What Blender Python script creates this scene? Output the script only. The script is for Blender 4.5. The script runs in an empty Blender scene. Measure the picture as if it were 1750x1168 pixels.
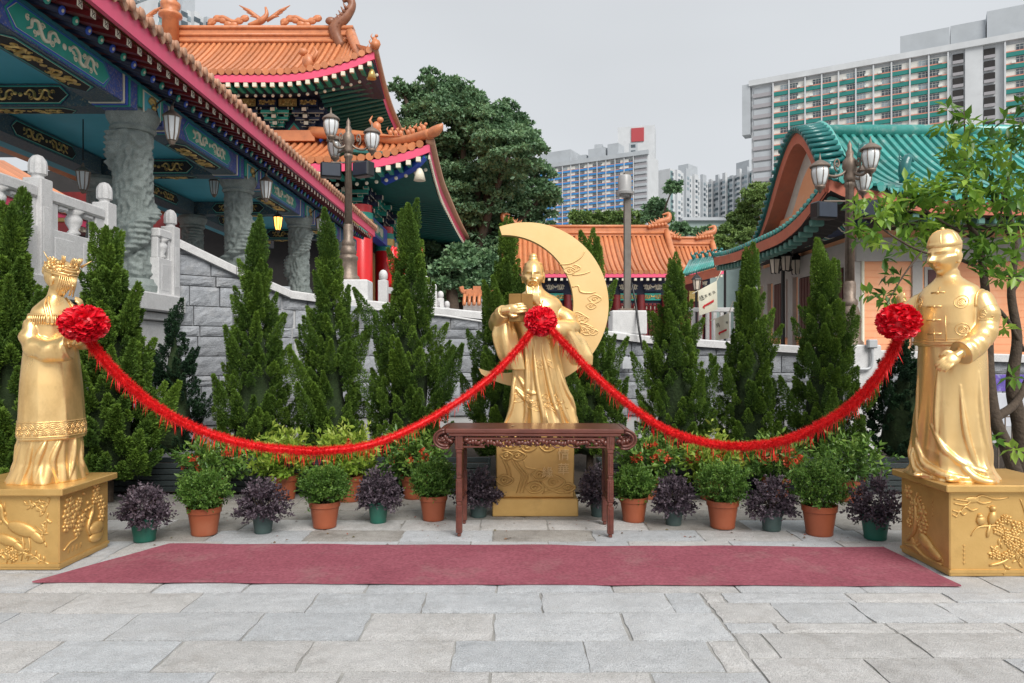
import bpy, math, random
import numpy as np
from mathutils import Vector, Matrix, noise as mnoise
R = math.radians
PI = math.pi
S = bpy.context.scene
COL = S.collection

# ---------------------------------------------------------------- camera, sky, sun
FOC, HOR, EYE = 1240.0, 600.0, 1.6          # focal length in photo pixels, horizon row, eye height
cam = bpy.data.cameras.new('camera')
cam.sensor_width = 36.0
cam.lens = FOC / 1750 * 36
cam.shift_y = (HOR - 584) / 1750
cam.clip_end = 3000
cam_o = bpy.data.objects.new('camera', cam)
cam_o.location = (0, 0, EYE)
cam_o.rotation_euler = (R(90), 0, 0)
COL.objects.link(cam_o)
S.camera = cam_o

W = bpy.data.worlds.new('World')
S.world = W
W.use_nodes = True
nt = W.node_tree
nt.nodes.clear()
sky = nt.nodes.new('ShaderNodeTexSky')
sky.sky_type = 'NISHITA'
sky.sun_disc = False
sky.sun_elevation = R(46)
sky.sun_rotation = R(172)
sky.dust_density = 4
hsv = nt.nodes.new('ShaderNodeHueSaturation')
hsv.inputs['Saturation'].default_value = .3
mixs = nt.nodes.new('ShaderNodeMix')
mixs.data_type = 'RGBA'
mixs.inputs[0].default_value = .86
mixs.inputs[7].default_value = (6.15, 6.4, 6.68, 1)      # even overcast cloud
bg = nt.nodes.new('ShaderNodeBackground')
bg.inputs[1].default_value = .05
wo = nt.nodes.new('ShaderNodeOutputWorld')
L = nt.links.new
L(sky.outputs[0], hsv.inputs['Color'])
L(hsv.outputs[0], mixs.inputs[6])
wtc = nt.nodes.new('ShaderNodeTexCoord')
wmp = nt.nodes.new('ShaderNodeMapping')
wmp.inputs['Scale'].default_value = (1.2, 1.2, 3.2)
wn = nt.nodes.new('ShaderNodeTexNoise')
wn.inputs['Scale'].default_value = 1.3
wn.inputs['Detail'].default_value = 3
wr = nt.nodes.new('ShaderNodeMapRange')
wr.inputs[1].default_value = .3
wr.inputs[2].default_value = .7
wr.inputs[3].default_value = .93
wr.inputs[4].default_value = 1.05
wm = nt.nodes.new('ShaderNodeVectorMath')
wm.operation = 'SCALE'
L(wtc.outputs['Generated'], wmp.inputs[0])
L(wmp.outputs[0], wn.inputs['Vector'])
L(wn.outputs[0], wr.inputs[0])
L(mixs.outputs[2], wm.inputs[0])
L(wr.outputs[0], wm.inputs['Scale'])
L(wm.outputs[0], bg.inputs[0])
L(bg.outputs[0], wo.inputs[0])

sun = bpy.data.lights.new('sun', 'SUN')
sun.energy = 1.5
sun.angle = R(34)
sun.color = (1, .96, .9)
sun_o = bpy.data.objects.new('sun', sun)
sun_o.rotation_euler = (R(42), R(24), 0)
sun_o.location = (0, 0, 60)
COL.objects.link(sun_o)

S.render.engine = 'CYCLES'
S.cycles.use_denoising = True
S.cycles.max_bounces = 8
S.cycles.diffuse_bounces = 5
S.cycles.glossy_bounces = 3
S.view_settings.view_transform = 'Standard'
S.view_settings.look = 'None'
S.view_settings.exposure = 1.25
S.view_settings.gamma = 1

# ---------------------------------------------------------------- helpers
def px(x, y, d):
    'photo pixel at distance d -> point'
    return Vector(((x - 875) * d / FOC, d, EYE + (HOR - y) * d / FOC))

def gd(y):
    'distance of a point of the pavement seen at row y'
    return FOC * EYE / (y - HOR)

def newmat(name):
    m = bpy.data.materials.new(name)
    m.use_nodes = True
    return m, m.node_tree, m.node_tree.nodes['Principled BSDF']

def mat(name, c, c2=None, rough=.6, metal=0., scale=6., bump=0., bscale=40., spots=None, spotscale=3., spotamt=.5, coat=0., rvar=0., spec=.5, zs=1.):
    m, t, b = newmat(name)
    b.inputs['Roughness'].default_value = rough
    b.inputs['Metallic'].default_value = metal
    b.inputs['Specular IOR Level'].default_value = spec
    if coat:
        b.inputs['Coat Weight'].default_value = coat
        b.inputs['Coat Roughness'].default_value = .15
    tc = t.nodes.new('ShaderNodeTexCoord')
    geo = t.nodes.new('ShaderNodeNewGeometry')
    vec = geo.outputs['Position']
    if zs != 1:
        mp = t.nodes.new('ShaderNodeMapping')
        mp.inputs['Scale'].default_value = (1, 1, zs)
        t.links.new(vec, mp.inputs[0])
        vec = mp.outputs[0]
    if c2 is None:
        c2 = tuple(x * .8 for x in c)
    n = t.nodes.new('ShaderNodeTexNoise')
    n.inputs['Scale'].default_value = scale
    n.inputs['Detail'].default_value = 5
    n.inputs['Roughness'].default_value = .6
    t.links.new(vec, n.inputs['Vector'])
    mr = t.nodes.new('ShaderNodeMapRange')
    mr.inputs[1].default_value = .3
    mr.inputs[2].default_value = .7
    t.links.new(n.outputs[0], mr.inputs[0])
    mx = t.nodes.new('ShaderNodeMix')
    mx.data_type = 'RGBA'
    mx.inputs[6].default_value = (*c, 1)
    mx.inputs[7].default_value = (*c2, 1)
    t.links.new(mr.outputs[0], mx.inputs[0])
    out = mx.outputs[2]
    if spots:
        n2 = t.nodes.new('ShaderNodeTexNoise')
        n2.inputs['Scale'].default_value = spotscale
        n2.inputs['Detail'].default_value = 8
        n2.inputs['Roughness'].default_value = .7
        t.links.new(vec, n2.inputs['Vector'])
        r2 = t.nodes.new('ShaderNodeMapRange')
        r2.inputs[1].default_value = .52
        r2.inputs[2].default_value = .72
        r2.inputs[4].default_value = spotamt
        t.links.new(n2.outputs[0], r2.inputs[0])
        m2 = t.nodes.new('ShaderNodeMix')
        m2.data_type = 'RGBA'
        m2.inputs[7].default_value = (*spots, 1)
        t.links.new(r2.outputs[0], m2.inputs[0])
        t.links.new(out, m2.inputs[6])
        out = m2.outputs[2]
    t.links.new(out, b.inputs['Base Color'])
    if rvar:
        r3 = t.nodes.new('ShaderNodeMapRange')
        r3.inputs[3].default_value = rough - rvar
        r3.inputs[4].default_value = rough + rvar
        t.links.new(n.outputs[0], r3.inputs[0])
        t.links.new(r3.outputs[0], b.inputs['Roughness'])
    if bump:
        n3 = t.nodes.new('ShaderNodeTexNoise')
        n3.inputs['Scale'].default_value = bscale
        n3.inputs['Detail'].default_value = 6
        t.links.new(vec, n3.inputs['Vector'])
        bp = t.nodes.new('ShaderNodeBump')
        bp.inputs['Strength'].default_value = bump
        bp.inputs['Distance'].default_value = .02
        t.links.new(n3.outputs[0], bp.inputs['Height'])
        t.links.new(bp.outputs[0], b.inputs['Normal'])
    return m

def speckle(m, amt=.35, scale=170., pits=True):
    'mineral speckle of cut granite: fine light and dark grains over the base colour, plus pitted relief'
    t = m.node_tree
    b = t.nodes['Principled BSDF']
    src = b.inputs['Base Color'].links[0].from_socket
    geo = t.nodes.new('ShaderNodeNewGeometry')
    n = t.nodes.new('ShaderNodeTexNoise')
    n.inputs['Scale'].default_value = scale
    n.inputs['Detail'].default_value = 2
    n2 = t.nodes.new('ShaderNodeTexNoise')
    n2.inputs['Scale'].default_value = 14
    n2.inputs['Detail'].default_value = 7
    n2.inputs['Roughness'].default_value = .75
    for q in (n, n2): t.links.new(geo.outputs['Position'], q.inputs['Vector'])
    ad = t.nodes.new('ShaderNodeMath'); ad.operation = 'MULTIPLY_ADD'
    ad.inputs[1].default_value = .55
    t.links.new(n2.outputs[0], ad.inputs[0]); t.links.new(n.outputs[0], ad.inputs[2])
    r = t.nodes.new('ShaderNodeMapRange')
    r.inputs[1].default_value = .55; r.inputs[2].default_value = 1.05
    r.inputs[3].default_value = 1 - amt; r.inputs[4].default_value = 1 + amt
    t.links.new(ad.outputs[0], r.inputs[0])
    v = t.nodes.new('ShaderNodeVectorMath'); v.operation = 'SCALE'
    t.links.new(src, v.inputs[0]); t.links.new(r.outputs[0], v.inputs['Scale'])
    t.links.new(v.outputs[0], b.inputs['Base Color'])
    if pits:
        bp = t.nodes.new('ShaderNodeBump'); bp.inputs['Strength'].default_value = .5; bp.inputs['Distance'].default_value = .012
        t.links.new(ad.outputs[0], bp.inputs['Height'])
        old = b.inputs['Normal'].links
        if old: t.links.new(old[0].from_socket, bp.inputs['Normal'])
        t.links.new(bp.outputs[0], b.inputs['Normal'])
    return m

def objvar(m, amt=.15):
    'piece to piece difference in tone (kiln and quarry variation)'
    t = m.node_tree
    b = t.nodes['Principled BSDF']
    src = b.inputs['Base Color'].links[0].from_socket
    oi = t.nodes.new('ShaderNodeObjectInfo')
    r = t.nodes.new('ShaderNodeMapRange')
    r.inputs[3].default_value = 1 - amt; r.inputs[4].default_value = 1 + amt
    t.links.new(oi.outputs['Random'], r.inputs[0])
    v = t.nodes.new('ShaderNodeVectorMath'); v.operation = 'SCALE'
    t.links.new(src, v.inputs[0]); t.links.new(r.outputs[0], v.inputs['Scale'])
    t.links.new(v.outputs[0], b.inputs['Base Color'])
    return m

def leafmat(name, cols, rough=.45, trans=.3, spec=.4):
    'leaf colour picked leaf by leaf (attribute rnd), a little light passing through'
    m, t, b = newmat(name)
    at = t.nodes.new('ShaderNodeAttribute')
    at.attribute_name = 'leaf_tone'
    cr = t.nodes.new('ShaderNodeValToRGB')
    el = cr.color_ramp.elements
    for i, c in enumerate(cols):
        p = i / (len(cols) - 1)
        e = el[i] if i < 2 else el.new(p)
        e.position = p
        e.color = (*c, 1)
    t.links.new(at.outputs['Fac'], cr.inputs[0])
    t.links.new(cr.outputs[0], b.inputs['Base Color'])
    b.inputs['Roughness'].default_value = rough
    b.inputs['Specular IOR Level'].default_value = spec
    tr = t.nodes.new('ShaderNodeBsdfTranslucent')
    t.links.new(cr.outputs[0], tr.inputs[0])
    ms = t.nodes.new('ShaderNodeMixShader')
    ms.inputs[0].default_value = trans
    t.links.new(b.outputs[0], ms.inputs[1])
    t.links.new(tr.outputs[0], ms.inputs[2])
    t.links.new(ms.outputs[0], t.nodes['Material Output'].inputs[0])
    return m

def catmull(pts, n):
    P = [Vector(p) for p in pts]
    P = [P[0] * 2 - P[1]] + P + [P[-1] * 2 - P[-2]]
    out = []
    seg = len(P) - 3
    for i in range(n):
        u = i / (n - 1) * seg
        k = min(int(u), seg - 1)
        f = u - k
        a, b, c, d = P[k:k + 4]
        out.append(.5 * ((2 * b) + (c - a) * f + (2 * a - 5 * b + 4 * c - d) * f * f + (3 * b - a - 3 * c + d) * f ** 3))
    return out

from mathutils.bvhtree import BVHTree
class Skin:
    'lays ornaments on a finished surface'
    def __init__(self, me):
        self.t = BVHTree.FromPolygons([v.co.copy() for v in me.vertices], [tuple(p.vertices) for p in me.polygons])
    def near(self, p, o=.002):
        l, n, i, d = self.t.find_nearest(Vector(p))
        return l + n * o
    def ray(self, a, d, o=.002):
        l, n, i, q = self.t.ray_cast(Vector(a), Vector(d).normalized())
        return None if l is None else l + n * o

class MB:
    def __init__(self):
        self.v = []
        self.f = []
    def add(self, vs, fs):
        o = len(self.v)
        self.v += [tuple(p) for p in vs]
        self.f += [tuple(i + o for i in q) for q in fs]
        return self
    def box(self, c, s, rz=0., M=None):
        x, y, z = s[0] / 2, s[1] / 2, s[2] / 2
        vs = [Vector(q) for q in ((-x, -y, -z), (x, -y, -z), (x, y, -z), (-x, y, -z), (-x, -y, z), (x, -y, z), (x, y, z), (-x, y, z))]
        if M is not None:
            vs = [M @ q for q in vs]
        elif rz:
            m = Matrix.Rotation(rz, 3, 'Z')
            vs = [m @ q for q in vs]
        c = Vector(c)
        return self.add([q + c for q in vs], [(0, 3, 2, 1), (4, 5, 6, 7), (0, 1, 5, 4), (1, 2, 6, 5), (2, 3, 7, 6), (3, 0, 4, 7)])
    def span(self, a, b):
        a, b = Vector(a), Vector(b)
        return self.box((a + b) / 2, [abs(q) for q in (b - a)])
    def bevbox(self, c, s, bv=.01, rz=0.):
        'box with chamfered edges'
        x, y, z = [q / 2 for q in s]
        m = Matrix.Rotation(rz, 3, 'Z')
        vs = []
        for sx in (-1, 1):
            for sy in (-1, 1):
                for sz in (-1, 1):
                    vs += [(sx * x, sy * (y - bv), sz * (z - bv)), (sx * (x - bv), sy * y, sz * (z - bv)), (sx * (x - bv), sy * (y - bv), sz * z)]
        idx = lambda sx, sy, sz, k: ((sx * 2 + sy) * 2 + sz) * 3 + k
        f = []
        q = [(0, 0), (0, 1), (1, 1), (1, 0)]
        for s_ in (0, 1):
            f.append([idx(s_, a, b, 0) for a, b in q])
            f.append([idx(a, s_, b, 1) for a, b in q])
            f.append([idx(a, b, s_, 2) for a, b in q])
        for a in (0, 1):
            for b in (0, 1):
                f.append([idx(a, b, 0, 0), idx(a, b, 0, 1), idx(a, b, 1, 1), idx(a, b, 1, 0)])
                f.append([idx(a, 0, b, 0), idx(a, 0, b, 2), idx(a, 1, b, 2), idx(a, 1, b, 0)])
                f.append([idx(0, a, b, 1), idx(0, a, b, 2), idx(1, a, b, 2), idx(1, a, b, 1)])
                for g in (0, 1):
                    f.append([idx(a, b, g, k) for k in range(3)])
        c = Vector(c)
        return self.add([m @ Vector(p) + c for p in vs], f)
    def prism(self, pts, h, M=None):
        n = len(pts)
        vs = [Vector((p[0], p[1], 0)) for p in pts] + [Vector((p[0], p[1], h)) for p in pts]
        if M is not None:
            vs = [M @ q for q in vs]
        fs = [tuple(range(n - 1, -1, -1)), tuple(range(n, 2 * n))] + [(i, (i + 1) % n, n + (i + 1) % n, n + i) for i in range(n)]
        return self.add(vs, fs)
    def rings(self, rings, cap=True, closed=True):
        n = len(rings[0])
        vs = [p for r in rings for p in r]
        fs = []
        m = n if closed else n - 1
        for k in range(len(rings) - 1):
            for i in range(m):
                j = (i + 1) % n
                fs.append((k * n + i, k * n + j, (k + 1) * n + j, (k + 1) * n + i))
        if cap:
            fs.append(tuple(range(n - 1, -1, -1)))
            fs.append(tuple(range((len(rings) - 1) * n, len(rings) * n)))
        return self.add(vs, fs)
    def tube(self, path, r, n=8, cap=True, flat=1., a0=0.):
        P = [Vector(p) for p in path]
        m = len(P)
        rr = [r] * m if not hasattr(r, '__len__') else [float(np.interp(i / max(1, m - 1), np.linspace(0, 1, len(r)), r)) for i in range(m)]
        T = [(P[min(i + 1, m - 1)] - P[max(i - 1, 0)]).normalized() for i in range(m)]
        up = Vector((0, 0, 1)) if abs(T[0].z) < .9 else Vector((0, 1, 0))
        N = (up - T[0] * up.dot(T[0])).normalized()
        rs = []
        for i in range(m):
            N = (N - T[i] * N.dot(T[i]))
            if N.length < 1e-6:
                N = T[i].orthogonal()
            N.normalize()
            B = T[i].cross(N)
            rs.append([P[i] + (N * math.cos(a0 + 2 * PI * k / n) + B * math.sin(a0 + 2 * PI * k / n) * flat) * rr[i] for k in range(n)])
        return self.rings(rs, cap)
    def lathe(self, prof, n=16, c=(0, 0, 0), cap=True, rad=None):
        c = Vector(c)
        rs = []
        for r, z in prof:
            rs.append([c + Vector((max(r, 1e-4) * math.cos(2 * PI * k / n) * (rad(k / n, z) if rad else 1), max(r, 1e-4) * math.sin(2 * PI * k / n) * (rad(k / n, z) if rad else 1), z)) for k in range(n)])
        return self.rings(rs, cap)
    def ball(self, c, r, nu=16, nv=10, M=None, disp=None):
        c = Vector(c)
        if not hasattr(r, '__len__'):
            r = (r, r, r)
        rs = []
        for j in range(nv + 1):
            ph = -PI / 2 + PI * (j / nv) * .998 + .001
            ring = []
            for i in range(nu):
                th = 2 * PI * i / nu
                u = Vector((math.cos(th) * math.cos(ph), math.sin(th) * math.cos(ph), math.sin(ph)))
                p = Vector((u.x * r[0], u.y * r[1], u.z * r[2]))
                if disp:
                    p = disp(u, p)
                if M is not None:
                    p = M @ p
                ring.append(p + c)
            rs.append(ring)
        return self.rings(rs)
    def grid(self, P):
        'P[j][i] points'
        nj, ni = len(P), len(P[0])
        return self.add([q for r in P for q in r], [(j * ni + i, j * ni + i + 1, (j + 1) * ni + i + 1, (j + 1) * ni + i) for j in range(nj - 1) for i in range(ni - 1)])
    def move(self, M):
        self.v = [tuple(M @ Vector(p)) for p in self.v]
        return self
    def mesh(self, name, m=None, smooth=False):
        me = bpy.data.meshes.new(name)
        me.from_pydata(self.v, [], self.f)
        if m is not None:
            me.materials.append(m)
        if smooth:
            me.shade_smooth()
        me.update()
        return me

def wloc(o):
    v = Vector((0, 0, 0))
    while o is not None:
        v = v + o.location
        o = o.parent
    return v

def tag(o, label=None, cat=None, group=None, kind=None):
    if label: o['label'] = label
    if cat: o['category'] = cat
    if group: o['group'] = group
    if kind: o['kind'] = kind
    return o

def empty(name, loc, label, cat, group=None, rz=0.):
    o = bpy.data.objects.new(name, None)
    o.empty_display_size = .1
    COL.objects.link(o)
    o.location = loc
    o.rotation_euler = (0, 0, rz)
    return tag(o, label, cat, group)

def link(name, me, parent=None, loc=(0, 0, 0), rot=(0, 0, 0), sc=(1, 1, 1), **k):
    o = bpy.data.objects.new(name, me)
    COL.objects.link(o)
    o.parent = parent
    o.location = loc
    o.rotation_euler = rot
    o.scale = sc
    return tag(o, **k)

def build(name, mb, m, parent=None, smooth=False, W=False, sharp=None, **k):
    'one mesh object; W: coordinates are world ones'
    if W and parent is not None:
        d = wloc(parent)
        mb.v = [(p[0] - d.x, p[1] - d.y, p[2] - d.z) for p in mb.v]
    me = mb.mesh(name, m, smooth)
    if sharp:
        me.set_sharp_from_angle(angle=R(sharp))
    return link(name, me, parent, **k)

def based(name, mb, m, base, smooth=False, sharp=None, **k):
    'single mesh thing whose origin is at base; coordinates are world ones'
    b = Vector(base)
    mb.v = [(p[0] - b.x, p[1] - b.y, p[2] - b.z) for p in mb.v]
    me = mb.mesh(name, m, smooth)
    if sharp:
        me.set_sharp_from_angle(angle=R(sharp))
    return link(name, me, None, tuple(b), **k)

def copy_tree(o, parent=None):
    c = o.copy()
    COL.objects.link(c)
    c.parent = parent
    for ch in list(o.children):
        copy_tree(ch, c)
    return c

def fuse(mb, voxel=.007, it=6, fac=.5, noise_amp=0.):
    'one continuous skin over intersecting closed shapes'
    me = mb.mesh('tmp')
    o = bpy.data.objects.new('tmp', me)
    COL.objects.link(o)
    md = o.modifiers.new('r', 'REMESH')
    md.mode = 'VOXEL'
    md.voxel_size = voxel
    sm = o.modifiers.new('s', 'SMOOTH')
    sm.iterations = it
    sm.factor = fac
    dg = bpy.context.evaluated_depsgraph_get()
    r = bpy.data.meshes.new_from_object(o.evaluated_get(dg))
    bpy.data.objects.remove(o)
    bpy.data.meshes.remove(me)
    r.shade_smooth()
    return r

def leaf_mesh(name, P, D, size, m, aspect=.45, fold=.25, rng=None, leaf_tone=None, roll=None, tri=False):
    'N leaves: base P, direction D, length size; two faces folded along the midrib'
    N = len(P)
    rng = rng or np.random.default_rng(1)
    D = D / (np.linalg.norm(D, axis=1, keepdims=True) + 1e-9)
    A = rng.normal(size=(N, 3))
    if roll is not None:
        A = roll + .35 * A
    Sd = np.cross(D, A)
    Sd /= (np.linalg.norm(Sd, axis=1, keepdims=True) + 1e-9)
    Nn = np.cross(Sd, D)
    s = size[:, None]
    if hasattr(aspect, '__len__'): aspect = aspect[:, None]
    mid = P + D * s * .5
    V = np.empty((N, 4, 3))
    V[:, 0] = P
    V[:, 1] = mid + Sd * s * aspect * .5 + Nn * s * fold * aspect
    V[:, 2] = P + D * s - Nn * s * .08
    V[:, 3] = mid - Sd * s * aspect * .5 + Nn * s * fold * aspect
    me = bpy.data.meshes.new(name)
    me.vertices.add(4 * N)
    me.vertices.foreach_set('co', V.reshape(-1))
    idx = np.arange(N)[:, None] * 4
    F = np.concatenate([idx + np.array([[0, 1, 2]]), idx + np.array([[0, 2, 3]])], 1).reshape(-1)
    me.loops.add(6 * N)
    me.loops.foreach_set('vertex_index', F.astype(np.int32))
    me.polygons.add(2 * N)
    me.polygons.foreach_set('loop_start', np.arange(2 * N, dtype=np.int32) * 3)
    a = me.attributes.new('leaf_tone', 'FLOAT', 'POINT')
    if leaf_tone is None:
        leaf_tone = rng.random(N)
    a.data.foreach_set('value', np.repeat(leaf_tone, 4).astype(np.float32))
    me.materials.append(m)
    me.update(calc_edges=True)
    me.validate()
    return me

def unit_sphere(rng, n):
    v = rng.normal(size=(n, 3))
    return v / np.linalg.norm(v, axis=1, keepdims=True)

def text_mesh(body, size, m, extrude=.004, align='CENTER', bevel=0.):
    cu = bpy.data.curves.new('t', 'FONT')
    cu.body = body
    cu.size = size
    cu.extrude = extrude
    cu.bevel_depth = bevel
    cu.align_x = align
    cu.align_y = 'CENTER'
    o = bpy.data.objects.new('t', cu)
    COL.objects.link(o)
    dg = bpy.context.evaluated_depsgraph_get()
    me = bpy.data.meshes.new_from_object(o.evaluated_get(dg))
    bpy.data.objects.remove(o)
    bpy.data.curves.remove(cu)
    me.materials.clear()
    me.materials.append(m)
    return me

# ---------------------------------------------------------------- materials
GOLD = mat('gold_paint', (.93, .655, .31), (.82, .545, .23), rough=.32, metal=.72, scale=3.5, bump=.035, bscale=40, spots=(.4, .22, .07), spotscale=2.6, spotamt=.55, rvar=.14, zs=.6)
GOLD2 = mat('gold_paint_matte', (.66, .42, .15), (.56, .34, .11), rough=.42, metal=.5, scale=4, bump=.06, bscale=70, spots=(.38, .23, .08), spotscale=5, spotamt=.4)
MOONG = mat('gold_paint_pale', (.82, .58, .28), (.76, .52, .23), rough=.45, metal=.4, scale=3, bump=.03, bscale=30)
STONE_PAVE = mat('paving_granite', (.46, .455, .45), (.36, .36, .36), rough=.75, scale=2.2, bump=.35, bscale=160, spots=(.24, .225, .2), spotscale=2.2, spotamt=.55)
STONE_PAVE2 = mat('paving_granite_warm', (.43, .415, .395), (.35, .335, .315), rough=.78, scale=2.5, bump=.35, bscale=150, spots=(.22, .2, .17), spotscale=2.6, spotamt=.6)
MORTAR = mat('paving_mortar', (.42, .415, .4), (.25, .245, .23), rough=.9, scale=3, bump=.3, bscale=80)
CARPET = mat('red_carpet', (.38, .12, .155), (.31, .09, .12), rough=.95, scale=1.6, bump=.6, bscale=350, spots=(.36, .2, .2), spotscale=2.6, spotamt=.6, spec=.1)
WOOD = mat('rosewood', (.15, .045, .03), (.09, .026, .018), rough=.36, scale=5, bump=.15, bscale=30, coat=.25, zs=4)
RED = mat('red_satin', (.8, .01, .028), (.66, .006, .018), rough=.38, scale=8, spec=.5)
REDFR = mat('red_tinsel', (.92, .016, .016), (.78, .009, .012), rough=.5, scale=12)
SOIL = mat('soil', (.05, .036, .025), (.03, .022, .016), rough=1, scale=9, bump=1, bscale=50)
POTG = mat('green_plastic_pot', (.012, .12, .085), (.01, .1, .07), rough=.42, scale=4, spots=(.1, .13, .1), spotamt=.3)
POTG2 = mat('dull_green_plastic_pot', (.05, .085, .08), (.04, .07, .068), rough=.55, scale=4, spots=(.12, .13, .12), spotamt=.4)
POTR = mat('terracotta_plastic_pot', (.32, .085, .035), (.27, .068, .028), rough=.5, scale=4, spots=(.36, .16, .09), spotamt=.35)
SLAT = mat('dark_timber_slat', (.028, .04, .042), (.018, .026, .028), rough=.5, scale=4, bump=.3, bscale=40, zs=6)
BARK = mat('bark', (.09, .065, .045), (.05, .035, .025), rough=.9, scale=12, bump=.8, bscale=30)
GRANITE = mat('light_granite', (.68, .68, .68), (.58, .58, .585), rough=.7, scale=60, bump=.2, bscale=150, spots=(.4, .4, .4), spotscale=1.6, spotamt=.5)
BLOCK = mat('rock_face_granite', (.35, .37, .4), (.255, .27, .295), rough=.75, scale=5, bump=.6, bscale=45, spots=(.44, .44, .44), spotscale=3, spotamt=.5)
JOINT = mat('pale_mortar', (.5, .505, .51), (.42, .425, .43), rough=.9, scale=6)
CARVED = mat('carved_grey_stone', (.3, .345, .33), (.2, .235, .225), rough=.7, scale=6, bump=.35, bscale=50)
# ---------------------------------------------------------------- ground and paving
rng = random.Random(7)
g = MB()
g.add([(-900, -60, -.012), (900, -60, -.012), (900, 1200, -.012), (-900, 1200, -.012)], [(0, 1, 2, 3)])
ground = build('ground', g, MORTAR, kind='structure')
tag(ground, 'grey mortar bed of the paved court', 'ground')

def slab_mesh(seed, w, h, t=.05):
    'split granite slab with a softly uneven top and worn rim'
    r = random.Random(seed)
    nx, ny = 8, 6
    m = MB()
    P = []
    e = .012
    for j in range(ny):
        row = []
        for i in range(nx):
            u, v = i / (nx - 1), j / (ny - 1)
            x, y = (u - .5) * w, (v - .5) * h
            edge = i in (0, nx - 1) or j in (0, ny - 1)
            if edge:
                x += r.uniform(-.01, .004) * (1 if u > .5 else -1)
                y += r.uniform(-.01, .004) * (1 if v > .5 else -1)
            row.append((x, y, t + (-.006 if edge else r.uniform(-.0015, .0015))))
        P.append(row)
    m.grid(P)
    rim = [P[0][i] for i in range(nx)] + [P[j][nx - 1] for j in range(1, ny)] + [P[ny - 1][i] for i in range(nx - 2, -1, -1)] + [P[j][0] for j in range(ny - 2, 0, -1)]
    n = len(rim)
    m.add([q for q in rim] + [(q[0], q[1], 0) for q in rim], [(i, n + i, n + (i + 1) % n, (i + 1) % n) for i in range(n)])
    return m

def stone_variant(base, k, f, dirt):
    m = base.copy()
    m.name = base.name + '_%d' % k
    return m
PV = [mat('paving_granite_a', (.53, .545, .56), (.46, .475, .49), rough=.75, scale=3.2, bump=.5, bscale=110, spots=(.35, .345, .335), spotscale=3.5, spotamt=.55),
      mat('paving_granite_b', (.49, .51, .53), (.42, .44, .46), rough=.75, scale=3.4, bump=.5, bscale=110, spots=(.33, .33, .33), spotscale=3.8, spotamt=.55),
      mat('paving_granite_c', (.53, .525, .52), (.45, .445, .435), rough=.78, scale=3.1, bump=.5, bscale=110, spots=(.34, .32, .3), spotscale=3.4, spotamt=.6)]
PD = [mat('dusty_paving_a', (.36, .345, .32), (.27, .255, .235), rough=.85, scale=2, bump=.4, bscale=120, spots=(.13, .115, .095), spotscale=2.8, spotamt=.75),
      mat('dusty_paving_b', (.32, .31, .29), (.24, .23, .21), rough=.85, scale=2.3, bump=.4, bscale=120, spots=(.12, .105, .09), spotscale=3, spotamt=.75)]
for m_ in PV + PD: objvar(speckle(m_, .32), .08)
speckle(CARPET, .22, 45, False)
speckle(MORTAR, .3)
paving = empty('paving', (0, 0, 0), 'grey granite slab paving of the temple court', 'paving')
paving['kind'] = 'structure'
nslab = 0
def lay(rows, x0, x1, w0, w1, mats, j):
    global nslab
    for a, b in zip(rows[:-1], rows[1:]):
        x = x0 + rng.uniform(-.5, 0)
        while x < x1 - .02:
            w = rng.uniform(w0, w1)
            xa, xb = max(x, x0), min(x + w, x1)
            x += w
            if xb - xa < .06:
                continue
            xm = (xa + xb) / 2
            if abs(xm) > .76 * b + 1.5:
                continue
            gap = rng.uniform(.004, j * .6)
            m = slab_mesh(nslab, xb - xa - gap, b - a - gap)
            dx = rng.uniform(-.0, .0)
            o = build('paving_slab', m, rng.choice(mats), paving)
            o.location = (xm, (a + b) / 2, -.05 + rng.uniform(-.003, .002))
            o.rotation_euler = (rng.uniform(-.003, .003), rng.uniform(-.003, .003), rng.uniform(-.004, .004))
            nslab += 1
lay([2.86, 3.25, 3.63, 4.02, 4.45, 4.82], -6.5, 1.24, .6, .82, PV, .016)
lay([2.9, 3.3, 3.79, 4.13, 4.29, 4.63, 4.82], 1.245, 6.5, .5, .85, [PV[2], PV[0], PV[2]], .02)
lay([4.82, 5.25, 5.68, 6.12], -6.5, 6.5, .6, .95, PV, .016)
lay([6.12, 6.5, 6.9], -6.5, 6.5, .6, .95, [PV[2], PV[1], PD[0]], .02)
lay([6.9, 7.3, 7.72, 8.1], -7, 7, .55, .95, PD, .022)
print('slabs', nslab)
bed = MB()
bed.add([(-6.5, 8.12, .02), (9.5, 8.12, .02), (9.5, 13.2, .05), (-6.5, 13.2, .05)], [(0, 1, 2, 3)])
build('planting_bed', bed, SOIL, kind='structure')

# carpet: thin, slightly rippled felt
c = MB()
cs = [px(55, 997, gd(997)), px(1642, 1004, gd(1004)), px(1510, 938, gd(938)), px(290, 932, gd(932))]
nx, ny = 60, 8
def cpt(u, v, z):
    a = cs[0].lerp(cs[1], u)
    b = cs[3].lerp(cs[2], u)
    p = a.lerp(b, v)
    w = mnoise.noise(Vector((p.x * 2.2, p.y * 2, 3))) * .022
    return (p.x, p.y + (w if v < .05 or v > .95 else 0), z + .006 * mnoise.noise(Vector((p.x * 1.6, p.y * 3, 0))) + .004 * max(0, mnoise.noise(Vector((p.x * .7, p.y * 9, 4)))) + .003)
top = [[cpt(i / nx, j / ny, .012) for i in range(nx + 1)] for j in range(ny + 1)]
c.grid(top)
low = [[cpt(i / nx, j / ny, .002) for i in range(nx + 1)] for j in range(ny + 1)]
rim = lambda G: G[0] + [r[-1] for r in G[1:]] + G[-1][-2::-1] + [r[0] for r in G[-2:0:-1]]
a, b = rim(top), rim(low)
n = len(a)
c.add(a + b, [(i, n + i, n + (i + 1) % n, (i + 1) % n) for i in range(n)])
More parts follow.
